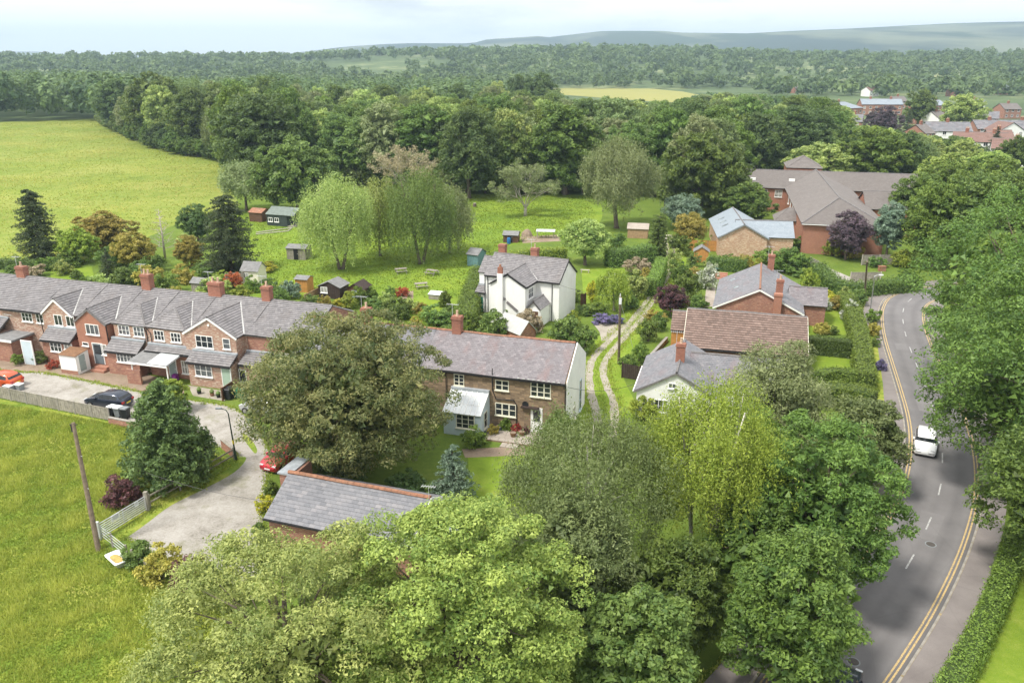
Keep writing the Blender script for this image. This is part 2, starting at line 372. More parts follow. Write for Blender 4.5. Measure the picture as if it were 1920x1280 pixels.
folmat('leaf_far', (0.045, 0.08, 0.03), (0.13, 0.18, 0.06))
folmat('blade', (0.15, 0.21, 0.03), (0.42, 0.45, 0.10), 0.4)
folmat('blade_field', (0.14, 0.19, 0.03), (0.29, 0.27, 0.06), 0.4)
folmat('blade_green', (0.10, 0.17, 0.02), (0.22, 0.29, 0.04), 0.4)

# ---------------------------------------------------------------- mesh helpers
def link(o, parent=None):
    C.objects.link(o)
    if parent is not None: o.parent = parent
    return o
def tag(o, label=None, cat=None, group=None, kind=None):
    if label: o['label'] = label
    if cat: o['category'] = cat
    if group: o['group'] = group
    if kind: o['kind'] = kind
    return o
def empty(name, label, cat, loc=(0, 0, 0), rz=0.0, group=None):
    o = bpy.data.objects.new(name, None); link(o); o.location = loc; o.rotation_euler = (0, 0, rz)
    o.empty_display_size = 0.3
    return tag(o, label, cat, group)
class MB:
    def __init__(s): s.v = []; s.f = []; s.t = []; s.smooth = False
    def add(s, verts, faces, tint=0.5):
        b = len(s.v); s.v += [tuple(q) for q in verts]
        for f in faces: s.f.append([b + i for i in f]); s.t.append(tint)
        return s
    def box(s, x0, y0, z0, x1, y1, z1, tint=0.5):
        return s.add([(x0, y0, z0), (x1, y0, z0), (x1, y1, z0), (x0, y1, z0), (x0, y0, z1), (x1, y0, z1), (x1, y1, z1), (x0, y1, z1)],
                     [(0, 3, 2, 1), (4, 5, 6, 7), (0, 1, 5, 4), (1, 2, 6, 5), (2, 3, 7, 6), (3, 0, 4, 7)], tint)
    def bar(s, a, b, w, h=None, tint=0.5):       # rectangular bar between two points
        a = Vector(a); b = Vector(b); h = h or w; d = (b - a).normalized()
        up = Vector((0, 0, 1)) if abs(d.z) < 0.95 else Vector((0, 1, 0))
        r = d.cross(up).normalized() * w / 2; u = r.cross(d).normalized() * h / 2
        vs = [a - r - u, a + r - u, a + r + u, a - r + u, b - r - u, b + r - u, b + r + u, b - r + u]
        return s.add(vs, [(0, 1, 2, 3), (7, 6, 5, 4), (0, 4, 5, 1), (1, 5, 6, 2), (2, 6, 7, 3), (3, 7, 4, 0)], tint)
    def tube(s, pts, rad, n=8, tint=0.5, caps=True):
        pts = [Vector(p) for p in pts]; rings = []
        for i, p in enumerate(pts):
            d = (pts[min(i + 1, len(pts) - 1)] - pts[max(i - 1, 0)]).normalized()
            up = Vector((0, 0, 1)) if abs(d.z) < 0.9 else Vector((0, 1, 0))
            a = d.cross(up).normalized(); b = a.cross(d)
            r = rad[i] if hasattr(rad, '__len__') else rad
            rings.append([p + (a * math.cos(2 * math.pi * k / n) + b * math.sin(2 * math.pi * k / n)) * r for k in range(n)])
        vs = [q for g in rings for q in g]; fs = []
        for i in range(len(pts) - 1):
            for k in range(n):
                k2 = (k + 1) % n
                fs.append((i * n + k, i * n + k2, (i + 1) * n + k2, (i + 1) * n + k))
        if caps: fs += [tuple(range(n - 1, -1, -1)), tuple(range((len(pts) - 1) * n, len(pts) * n))]
        return s.add(vs, fs, tint)
    def slab(s, poly, th):                       # planar polygon thickened downwards along its normal
        P = [Vector(p) for p in poly]; n = Vector()
        for i in range(len(P)): n += P[i].cross(P[(i + 1) % len(P)])
        n.normalize()
        if n.z < 0: P.reverse(); n = -n
        k = len(P); Q = [p - n * th for p in P]
        fs = [tuple(range(k)), tuple(range(2 * k - 1, k - 1, -1))] + [(i, k + i, k + (i + 1) % k, (i + 1) % k) for i in range(k)]
        return s.add(P + Q, fs)
    def mesh(s, name, m, smooth=False):
        me = bpy.data.meshes.new(name); me.from_pydata(s.v, [], s.f)
        a = me.attributes.new('tint', 'FLOAT', 'FACE'); a.data.foreach_set('value', s.t)
        uv = me.uv_layers.new(name='UVMap'); data = np.zeros((len(me.loops), 2), dtype=np.float32)
        for p in me.polygons:
            n = p.normal
            if abs(n.z) > 0.8: ax, ay = (1, 0, 0), (0, 1, 0)
            else:
                l = math.hypot(n.x, n.y); ax = (-n.y / l, n.x / l, 0); ay = (0, 0, 1)
            for li in p.loop_indices:
                q = me.vertices[me.loops[li].vertex_index].co
                data[li] = (q.x * ax[0] + q.y * ax[1], q.y * ay[1] + q.z * ay[2])
        uv.data.foreach_set('uv', data.ravel())
        if smooth: me.shade_smooth()
        me.materials.append(MATS[m]); return me
    def build(s, name, m, parent=None, smooth=False, loc=None):
        o = bpy.data.objects.new(name, s.mesh(name, m, smooth)); link(o, parent)
        if loc is not None: o.location = loc
        return o
def obj(name, me, parent=None, loc=(0, 0, 0), rz=0.0, scale=None, m=None):
    o = bpy.data.objects.new(name, me); link(o, parent); o.location = loc; o.rotation_euler = (0, 0, rz)
    if scale is not None: o.scale = scale if hasattr(scale, '__len__') else (scale,) * 3
    if m:
        o.material_slots[0].link = 'OBJECT'; o.material_slots[0].material = MATS[m]
    return o
def np_mesh(name, verts, faces, tint, m):
    me = bpy.data.meshes.new(name); k = faces.shape[1]
    me.vertices.add(len(verts)); me.vertices.foreach_set('co', np.ascontiguousarray(verts, dtype=np.float32).ravel())
    me.loops.add(faces.size); me.loops.foreach_set('vertex_index', np.ascontiguousarray(faces, dtype=np.int32).ravel())
    me.polygons.add(len(faces)); me.polygons.foreach_set('loop_start', np.arange(0, faces.size, k, dtype=np.int32))
    me.update(calc_edges=True)
    a = me.attributes.new('tint', 'FLOAT', 'FACE'); a.data.foreach_set('value', np.ascontiguousarray(np.clip(tint, 0, 1), dtype=np.float32))
    me.materials.append(MATS[m])
    return me
def poly_sheet(name, pts, z, m, kind='structure', parent=None):
    mb = MB(); mb.add([(p[0], p[1], z) for p in pts], [tuple(range(len(pts)))])
    o = mb.build(name, m, parent)
    if o.data.polygons[0].normal.z < 0: o.data.flip_normals()
    if parent is None: o['kind'] = kind
    return o
def smooth_path(pts, n=10):                     # Catmull-Rom
    P = [Vector(p) for p in pts]; P = [2 * P[0] - P[1]] + P + [2 * P[-1] - P[-2]]; out = []
    for i in range(1, len(P) - 2):
        for k in range(n):
            t = k / n; a, b, c, d = P[i - 1:i + 3]
            out.append(0.5 * ((2 * b) + (c - a) * t + (2 * a - 5 * b + 4 * c - d) * t * t + (3 * b - a - 3 * c + d) * t ** 3))
    out.append(P[-2]); return out
def offset_path(P, d):                          # d > 0: to the right of travel
    out = []
    for i, p in enumerate(P):
        t = P[min(i + 1, len(P) - 1)] - P[max(i - 1, 0)]; l = math.hypot(t.x, t.y)
        out.append(Vector((p.x + t.y / l * d, p.y - t.x / l * d, p.z)))
    return out
def ribbon(name, A, B, z, m, parent=None, kind='structure', th=0.0):
    mb = MB(); n = len(A)
    vs = [(p.x, p.y, z) for p in A] + [(p.x, p.y, z) for p in B]
    mb.add(vs, [(i, n + i, n + i + 1, i + 1) for i in range(n - 1)])
    o = mb.build(name, m, parent)
    if o.data.polygons[0].normal.z < 0: o.data.flip_normals()
    if parent is None: o['kind'] = kind
    return o

# ---------------------------------------------------------------- roofs made of real tiles
def tile_pieces(poly, w, h, th, rng, jitter=0.006, stagger=True):
    """pieces (8 verts) covering a planar roof polygon, rows laid along the eave"""
    P = [Vector(p) for p in poly]; n = Vector()
    for i in range(len(P)): n += P[i].cross(P[(i + 1) % len(P)])
    n.normalize()
    if n.z < 0: n = -n
    up = (Vector((0, 0, 1)) - n * n.z).normalized(); ax = up.cross(n).normalized(); o = P[0]
    q = [((p - o).dot(ax), (p - o).dot(up)) for p in P]
    v0 = min(a[1] for a in q); v1 = max(a[1] for a in q); rows = max(1, round((v1 - v0) / h)); hh = (v1 - v0) / rows
    out = []
    for r in range(rows):
        va = v0 + r * hh; vb = va + hh * 1.12; vm = va + hh * 0.5
        def span(v):
            xs = []
            for i in range(len(q)):
                (x1, y1), (x2, y2) = q[i], q[(i + 1) % len(q)]
                if (y1 - v) * (y2 - v) < 0: xs.append(x1 + (x2 - x1) * (v - y1) / (y2 - y1))
            return (min(xs), max(xs)) if len(xs) >= 2 else None
        sp = span(vm)
        if not sp: continue
        a, b = sp; k0 = math.floor(a / w) - 1; x = k0 * w + (w / 2 if (r % 2 and stagger) else 0)
        while x < b:
            l, rr = max(a, x), min(b, x + w)
            if rr - l > 0.03:
                j = rng.uniform(-jitter, jitter); g = 0.004
                lo = th * 2.6 + rng.uniform(0, jitter); hi = th * 0.9
                pts = []
                for (X, V, Z) in ((l + g, va + j, lo), (rr - g, va + j, lo), (rr - g, vb, hi), (l + g, vb, hi)):
                    pts.append(o + ax * X + up * V + n * Z)
                for (X, V, Z) in ((l + g, va + j, lo - th), (rr - g, va + j, lo - th), (rr - g, vb, hi - th), (l + g, vb, hi - th)):
                    pts.append(o + ax * X + up * V + n * Z)
                out.append(pts)
            x += w
    return out
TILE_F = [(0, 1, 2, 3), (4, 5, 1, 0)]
def sag(p):                                    # old roofs are never quite flat
    return Vector((p[0], p[1], p[2] + 0.03 * (1 + math.sin(p[0] * 0.85 + p[1] * 0.35 + 1.0) * math.sin(p[1] * 0.9 + p[2] * 1.1 + p[0] * 0.3))))
def tile_tint(rng): return min(1, max(0.2, rng.gauss(0.47, 0.14)))
def roof_tiles(mb, poly, w, h, th, rng):
    for p in tile_pieces(poly, w, h, th, rng):
        q_ = [sag(q) for q in p]; mb.add(q_, TILE_F[:1], tile_tint(rng)); mb.add(q_, TILE_F[1:], 0.0)  # front edges tinted darkest: joint dirt plus the thin row shadow painted in
def ridge_caps(mb, a, b, r=0.12, step=0.45):
    a = Vector(a); b = Vector(b); L = (b - a).length; n = max(1, round(L / step)); d = (b - a) / n
    for i in range(n):
        p = a + d * i; q = sag(p + d * 0.97); p = sag(p)
        mb.tube([p, q], [r, r * 1.06], 6, caps=False)

# ---------------------------------------------------------------- openings
_cache = {}
def win_mesh(w, h, cols, rows, fm, bar=0.035):
    k = ('w', round(w, 2), round(h, 2), cols, rows, fm, bar)
    if k not in _cache:
        f = 0.07; mb = MB()
        mb.box(-w / 2, -0.05, 0, -w / 2 + f, 0.05, h).box(w / 2 - f, -0.05, 0, w / 2, 0.05, h)
        mb.box(-w / 2 + f, -0.05, 0, w / 2 - f, 0.05, f).box(-w / 2 + f, -0.05, h - f, w / 2 - f, 0.05, h)
        for i in range(1, cols):
            x = -w / 2 + w * i / cols; mb.box(x - bar, -0.042, f, x + bar, 0.04, h - f)
        for i in range(1, rows):
            z = h * i / rows; mb.box(-w / 2 + f, -0.036, z - bar * 0.6, w / 2 - f, 0.03, z + bar * 0.6)
        g = MB(); g.box(-w / 2 + f * 0.8, -0.018, f * 0.8, w / 2 - f * 0.8, 0.02, h - f * 0.8)
        s = MB(); s.box(-w / 2 - 0.06, -0.14, -0.075, w / 2 + 0.06, -0.003, -0.002)
        _cache[k] = (mb.mesh('frame', fm), g.mesh('pane', 'glass'), s.mesh('sill', fm))
    return _cache[k]
def window(parent, x, y, z, w, h, cols=2, rows=2, rz=0.0, fm='paint_white', sill=True, bar=0.03, name='window'):
    a, b, c = win_mesh(w, h, cols, rows, fm, bar)
    o = obj(name, a, parent, (x, y, z), R_(rz)); obj('pane', b, o, m=('glass', 'glass', 'glass_mid', 'glass', 'glass_curtain')[int(abs(x * 7.3 + z * 3.1 + y * 5.7) * 10) % 5])
    if sill: obj('sill', c, o)
    return o
def door(parent, x, y, z, w=0.9, h=2.0, rz=0.0, m='paint_white', fm='paint_white', glazed=False):
    mb = MB(); mb.box(-w / 2, -0.04, 0, w / 2, 0.04, h)
    mb.box(-w / 2 + 0.12, -0.05, 0.15, w / 2 - 0.12, -0.04, h * 0.42)
    o = mb.build('door', m, parent, loc=(x, y, z)); o.rotation_euler = (0, 0, R_(rz))
    f = MB(); f.box(-w / 2 - 0.08, -0.06, 0, -w / 2, 0.05, h + 0.08).box(w / 2, -0.06, 0, w / 2 + 0.08, 0.05, h + 0.08).box(-w / 2, -0.06, h, w / 2, 0.05, h + 0.08)
    f.build('frame', fm, o)
    MB().box(w / 2 - 0.16, -0.09, 0.95, w / 2 - 0.06, -0.04, 1.02).build('handle', 'galvanised', o)
    if glazed: MB().box(-w / 2 + 0.14, -0.055, h * 0.48, w / 2 - 0.14, -0.041, h - 0.16).build('pane', 'glass', o)
    return o
def chimney(parent, x, y, zb, zt, w=0.95, d=0.6, pots=2, m='brick_chimney', rz=0.0, aerial=True):
    mb = MB(); mb.box(-w / 2, -d / 2, zb, w / 2, d / 2, zt - 0.28)
    mb.box(-w / 2 - 0.06, -d / 2 - 0.06, zt - 0.28, w / 2 + 0.06, d / 2 + 0.06, zt - 0.12).box(-w / 2 - 0.02, -d / 2 - 0.02, zt - 0.12, w / 2 + 0.02, d / 2 + 0.02, zt)
    o = mb.build('chimney', m, parent, loc=(x, y, 0)); o.rotation_euler = (0, 0, R_(rz))
    for i in range(pots):
        px = (i - (pots - 1) / 2) * w / max(1, pots) * 0.9
        MB().tube([(px, 0, zt), (px, 0, zt + 0.12), (px, 0, zt + 0.42), (px, 0, zt + 0.5)], [0.15, 0.12, 0.10, 0.13], 8).build('chimney_pot', 'clay_pot', o)
    if pots and aerial:
        an = MB().tube([(-w / 2 - .04, 0, zt - .9), (-w / 2 - .04, 0, zt + 1.1)], .022, 5).bar((-w / 2 - .6, .1, zt + 1.0), (-w / 2 + .6, -.1, zt + 1.05), .025)
        for i in range(7): an.bar((-w / 2 - .55 + i * .18, -.22, zt + 1.005 + i * .008), (-w / 2 - .55 + i * .18, .25, zt + 1.005 + i * .008), .014)
        an.build('aerial', 'galvanised', o)
    return o
def gutter(parent, a, b, m='paint_dark'):
    return MB().bar(a, b, 0.11, 0.10).build('gutter', m, parent)
def pipe(parent, pts, m='paint_dark', r=0.045, name='downpipe'):
    return MB().tube(pts, r, 6).build(name, m, parent)

# ---------------------------------------------------------------- trees
def unit(v): return v / np.maximum(np.linalg.norm(v, axis=1, keepdims=True), 1e-9)
def leaves(rng, c, n, size, aspect, droop=0.0):
    k = len(c); t = rng.normal(size=(k, 3)); t[:, 2] -= droop; n = unit(n)
    t = unit(t - n * np.sum(t * n, axis=1, keepdims=True)); b = np.cross(n, t)
    s = size * rng.uniform(0.6, 1.35, (k, 1)); a = aspect * rng.uniform(0.75, 1.2, (k, 1))
    v = np.stack([c - t * s * 0.42 + b * s * a * 0.5, c + t * s * 0.62 - n * s * 0.10, c - t * s * 0.34 - b * s * a * 0.5], axis=1)
    return v.reshape(-1, 3)
def tris(rng, c, n, size):
    k = len(c); t = rng.normal(size=(k, 3)); n = unit(n); t = unit(t - n * np.sum(t * n, axis=1, keepdims=True)); b = np.cross(n, t); s = size * rng.uniform(0.6, 1.3, (k, 1))
    return np.stack([c - t * s * 0.5 - b * s * 0.45, c - t * s * 0.4 + b * s * 0.5, c + t * s * 0.62], axis=1).reshape(-1, 3)
def quads(k): return np.arange(k * 3).reshape(k, 3)          # one small face per leaf
def sphere_dirs(rng, k): return unit(rng.normal(size=(k, 3)))
def crown_clusters(rng, R, z0, z1, lobes=13, per=13, flat=0.0, lob_r=0.42, fill=0.4):
    """cluster centres (+radius) on a lobed crown between heights z0..z1"""
    zc = z0 + (z1 - z0) * 0.50; hz = (z1 - z0) / 2; cs, rs, ls = [], [], []
    dirs = [np.array((0, 0, 1.0))]
    for i in range(lobes - 1):                       # fibonacci with jitter, upper-biased
        zz = 1 - 1.92 * (i + 0.6) / (lobes - 1); ph = i * 2.39996 + rng.uniform(-0.4, 0.4); r = math.sqrt(max(0, 1 - zz * zz))
        dirs.append(np.array((r * math.cos(ph), r * math.sin(ph), zz)))
    for d in dirs:
        rad = lob_r * rng.uniform(0.75, 1.2); dist = (1 - rad * 0.92) * rng.uniform(0.86, 1.08)
        lc = np.array((d[0] * R * dist, d[1] * R * dist, zc + d[2] * hz * dist)); ls.append(lc)
        sd_ = sphere_dirs(rng, per); sd_ = unit(sd_ + d * 0.55 + np.array((0, 0, 0.25)))
        for q in sd_:
            k = rng.uniform(0.7, 1.0)
            c_ = lc + q * np.array((R, R, hz)) * rad * k; c_[2] = max(c_[2], 0.35); cs.append(c_); rs.append(rad * rng.uniform(0.30, 0.5) * min(R, hz * 1.1))
    for _ in range(int(len(cs) * fill)):
        d = rng.normal(size=3); d /= np.linalg.norm(d); q = rng.uniform(0.5, 0.86); c_ = np.array((d[0] * R * q, d[1] * R * q, zc + d[2] * hz * q)); c_[2] = max(c_[2], 0.35)
        cs.append(c_); rs.append(lob_r * rng.uniform(0.34, 0.5) * min(R, hz * 1.1))
    return np.array(cs), np.array(rs), ls
def cluster_leaves(rng, cs, rs, per, size, aspect=0.6, up=0.55, droop=0.0, flatten=0.75, centre=None):
    k = len(cs) * per; ci = np.repeat(np.arange(len(cs)), per)
    d = sphere_dirs(rng, k); d[:, 2] = np.abs(d[:, 2]) * rng.choice([1, 1, 1, -0.6], k)
    rad = rs[ci][:, None] * (rng.uniform(0.25, 1.0, (k, 1)) ** 0.5)
    p = cs[ci] + d * rad * np.array((1, 1, flatten))
    n = d * 0.8 + rng.normal(size=(k, 3)) * 0.55 + np.array((0, 0, up))
    tc_ = rng.normal(0, 0.16, len(cs)); tint = 0.45 + tc_[ci] + rng.normal(0, 0.22, k)
    return leaves(rng, p, n, size, aspect, droop), tint
def limb_tree(mb, rng, base, top, r0, tips, twig=True):
    base = Vector(base); top = Vector(top)
    mid = base.lerp(top, 0.5) + Vector((rng.normal(0, 0.04), rng.normal(0, 0.04), 0)) * (top - base).length
    mb.tube([base, base.lerp(mid, 0.08) , base.lerp(mid, 0.5), mid, mid.lerp(top, 0.5), top], [r0 * 1.45, r0 * 1.05, r0 * 0.9, r0 * 0.75, r0 * 0.5, r0 * 0.2], 8)
    for t in tips:
        t = Vector(t); k = rng.uniform(0.25, 0.75); s = base.lerp(mid, k * 2) if k < 0.5 else mid.lerp(top, k * 2 - 1)
        h = s.lerp(t, 0.5) + Vector((0, 0, 0.10 * (t - s).length))
        t = s.lerp(t, 0.86); mb.tube([s, h, t], [r0 * 0.27, r0 * 0.17, r0 * 0.04], 5)
def broad_mesh(seed, R, H, z0, lobes=13, per=13, nleaf=60, size=0.25, aspect=0.6, m='leaf_oak', bark='bark', trunk_r=0.3, droop=0.0, up=0.55, lob_r=0.42, limbs=True, fill=0.2, core=110):
    rng = np.random.default_rng(seed)
    cs, rs, ls = crown_clusters(rng, R, z0, H, lobes, per, lob_r=lob_r, fill=fill)
    v, t = cluster_leaves(rng, cs, rs, nleaf, size, aspect, up, droop)
    # dense inner twigs and leaves, so that the crown is not see-through
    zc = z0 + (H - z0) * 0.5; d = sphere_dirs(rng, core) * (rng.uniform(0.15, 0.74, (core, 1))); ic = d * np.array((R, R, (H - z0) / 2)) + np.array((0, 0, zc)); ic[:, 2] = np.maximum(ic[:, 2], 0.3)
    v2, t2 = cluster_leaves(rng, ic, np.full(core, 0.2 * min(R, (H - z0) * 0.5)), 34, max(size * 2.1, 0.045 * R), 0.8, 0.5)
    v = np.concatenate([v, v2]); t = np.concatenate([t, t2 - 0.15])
    crown = np_mesh('crown', v, quads(len(t)), t, m)
    mb = MB(); tips = ls + [cs[i] for i in rng.integers(0, len(cs), len(ls) if limbs else 0)]
    limb_tree(mb, rng, (0, 0, -0.05), (0, 0, z0 + (H - z0) * 0.72), trunk_r, tips)
    return crown, mb.mesh('trunk', bark, True)
def weeping_mesh(seed, R, H, z0, strands=420, per=70, size=0.16, m='leaf_weeping', bark='bark_birch', trunk_r=0.2, hang=(1.2, 3.6), stems=1, lobes=12, aspect=0.45):
    rng = np.random.default_rng(seed)
    cs, rs, ls = crown_clusters(rng, R * 0.92, z0 + (H - z0) * 0.3, H, lobes, max(4, strands // lobes), lob_r=0.45)
    L = rng.uniform(hang[0], hang[1], len(cs)); k = len(cs) * per; ci = np.repeat(np.arange(len(cs)), per)
    u = rng.uniform(0, 1, k) ** 0.8
    out = unit(cs * np.array((1, 1, 0)) + 1e-6)
    sway = rng.normal(0, 0.10, (len(cs), 3)) + out * 0.12
    p = cs[ci] + np.array((0, 0, -1)) * (u * L[ci])[:, None] + sway[ci] * (u * L[ci])[:, None] + rng.normal(size=(k, 3)) * (0.10 + 0.20 * (1 - u))[:, None] * (R / 4.5)
    p[:, 2] = np.maximum(p[:, 2], z0 * 0.5 + 0.2)
    n = rng.normal(size=(k, 3)) * 0.7 + out[ci] * 0.9 + np.array((0, 0, 0.35))
    tint = 0.45 + rng.normal(0, 0.12, len(cs))[ci] + rng.normal(0, 0.16, k)
    v = leaves(rng, p, n, size, aspect, droop=1.3)
    crown = np_mesh('crown', v, quads(k), tint, m); mb = MB()
    for s in range(stems):
        a = s * 2.4 + 0.5; sp = 0.0 if stems == 1 else R * 0.45
        top = (math.cos(a) * sp, math.sin(a) * sp, z0 + (H - z0) * 0.85)
        limb_tree(mb, rng, (math.cos(a) * 0.12 * stems, math.sin(a) * 0.12 * stems, -0.05), top, trunk_r, [cs[i] for i in rng.integers(0, len(cs), 18)])
    return crown, mb.mesh('trunk', bark, True)
def conifer_mesh(seed, R, H, z0, tiers=22, per=14, nleaf=45, size=0.22, m='leaf_conifer', power=0.8, trunk_r=0.22, ragged=0.25, aspect=0.4):
    rng = np.random.default_rng(seed); cs, rs = [], []
    mb = MB(); mb.tube([(0, 0, -0.05), (0, 0, H * 0.5), (0, 0, H * 0.97)], [trunk_r * 1.2, trunk_r * 0.7, 0.03], 8)
    for i in range(tiers):
        f = (i + 0.5) / tiers; z = z0 + (H - z0) * f
        prof = (1 - f) ** power if f > 0.18 else 0.72 + f * 1.2 * ((1 - 0.18) ** power - 0.72) / 0.18 / 1.2
        for k in range(max(3, int(per * (0.35 + prof)))):
            a = rng.uniform(0, 2 * math.pi); r = R * prof * rng.uniform(1 - ragged, 1.06)
            tip = np.array((math.cos(a) * r, math.sin(a) * r, z - 0.12 * r + rng.normal(0, 0.15)))
            for q in (1.0, 0.66, 0.36):
                cs.append(tip * np.array((q, q, 1)) + np.array((0, 0, (1 - q) * 0.18 * r))); rs.append((0.10 + 0.14 * R * (0.4 + prof) * 0.55) * rng.uniform(0.8, 1.2))
            if k % 3 == 0: mb.tube([(0, 0, z + 0.1), tuple(tip)], [trunk_r * 0.22, 0.015], 4)
    cs = np.array(cs); rs = np.array(rs)
    v, t = cluster_leaves(rng, cs, rs, nleaf, size, aspect, 0.4, 0.4, 0.6)
    return np_mesh('crown', v, quads(len(t)), t, m), mb.mesh('trunk', 'bark', True)
def bare_mesh(seed, R, H, r0=0.25, levels=4, bark='bark_pale', first=5, spread=0.75, upright=0.0, leader=False):
    rng = np.random.default_rng(seed); mb = MB(); tips = []
    def grow(p, d, L, r, lv):
        q = p + d * L * 0.5 + Vector(rng.normal(0, 0.06, 3)) * L; e = p + d * L + Vector(rng.normal(0, 0.09, 3)) * L
        mb.tube([p, q, e], [r, r * 0.78, r * 0.55], 6 if lv > 2 else 4, caps=False)
        if lv <= 0: tips.append(e); return
        for k in range(3 if lv > 1 else 4):
            nd = (d + Vector(rng.normal(0, spread * 0.62, 3)) + Vector((0, 0, 0.12 + upright))).normalized()
            s = e if k < 2 else q
            grow(s, nd, L * rng.uniform(0.58, 0.78), r * 0.52, lv - 1)
    if leader:
        mb.tube([(0, 0, 0), (0.05, 0, H * 0.5), (0, 0, H)], [r0, r0 * 0.6, 0.02], 6)
        for i in range(26):
            z = H * (0.2 + 0.78 * i / 26); a = i * 2.4; L = R * (1.05 - 0.85 * i / 26)
            grow(Vector((0, 0, z)), Vector((math.cos(a), math.sin(a), 0.35)).normalized(), L * 0.55, r0 * 0.22, 1)
    else:
        mb.tube([(0, 0, -0.05), (0, 0, H * 0.16)], [r0 * 1.5, r0], 8)
        for i in range(first):
            a = i * 2 * math.pi / first + rng.uniform(-0.3, 0.3); tilt = rng.uniform(0.35, 0.95)
            grow(Vector((0, 0, H * 0.14)), Vector((math.cos(a) * tilt, math.sin(a) * tilt, 1)).normalized(), H * 0.33, r0 * 0.55, levels)
    return mb.mesh('trunk', bark, True), tips
def plant(name, label, meshes, loc, rz=0.0, s=1.0, group=None, cat='tree', m=None, tilt=None):
    t = empty(name, label, cat, (loc[0], loc[1], loc[2] if len(loc) > 2 else 0), rz, group)
    t.scale = s if hasattr(s, '__len__') else (s, s, s)
    obj('crown', meshes[0], t, m=m); obj('trunk', meshes[1], t)
    return t
def shrub_mesh(seed, kind='round'):
    """unit shrub: about 1 m radius, 1.5 m tall, standing on the ground"""
    rng = np.random.default_rng(seed); cs, rs = [], []
    nlob = 6 if kind == 'round' else 9
    for i in range(nlob):
        a = i * 2.4 + rng.uniform(-.3, .3); r = 0.0 if i == 0 else rng.uniform(0.35, 0.62); z = rng.uniform(0.35, 0.95) if i else 1.0
        lc = np.array((r * math.cos(a), r * math.sin(a), z)); lr = rng.uniform(0.32, 0.5)
        for q in sphere_dirs(rng, 9):
            p = lc + q * lr * 0.8; p[2] = max(0.1, p[2]); cs.append(p); rs.append(rng.uniform(0.14, 0.24))
        cs.append(np.array((lc[0], lc[1], lc[2] * 0.4))); rs.append(0.4)
    cs = np.array(cs); rs = np.array(rs)
    v, t = cluster_leaves(rng, cs, rs, 48 if kind != 'fine' else 80, 0.13 if kind != 'fine' else 0.09, 0.6, 0.5)
    me = np_mesh('foliage', v, quads(len(t)), t, 'leaf_mid'); mb = MB()
    for i in range(5):
        a = i * 1.26; mb.tube([(0.05 * math.cos(a), 0.05 * math.sin(a), -0.03), (0.3 * math.cos(a), 0.3 * math.sin(a), 0.7)], [0.03, 0.012], 4)
    return me, mb.mesh('stem', 'bark')
SHRUBS = [shrub_mesh(900 + i, 'round' if i % 3 else 'wide') for i in range(6)]
_ri = random.Random(5)
def shrub(label, px, py, wpx, hpx, m, name='shrub', cat='shrub', group=None, g=None, sy=1.0):
    """shrub whose foot is seen at px,py and which shows wpx x hpx photo pixels"""
    p = g if g is not None else G(px, py); k = ppm(p); me = SHRUBS[_ri.randrange(6)]
    t = empty(name, label, cat, p, _ri.uniform(0, 6.28), group)
    sx = wpx / k / 2 / 0.95; t.scale = (sx, sx * sy, hpx / k / 1.55)
    obj('foliage', me[0], t, m=m); obj('stem', me[1], t)
    return t
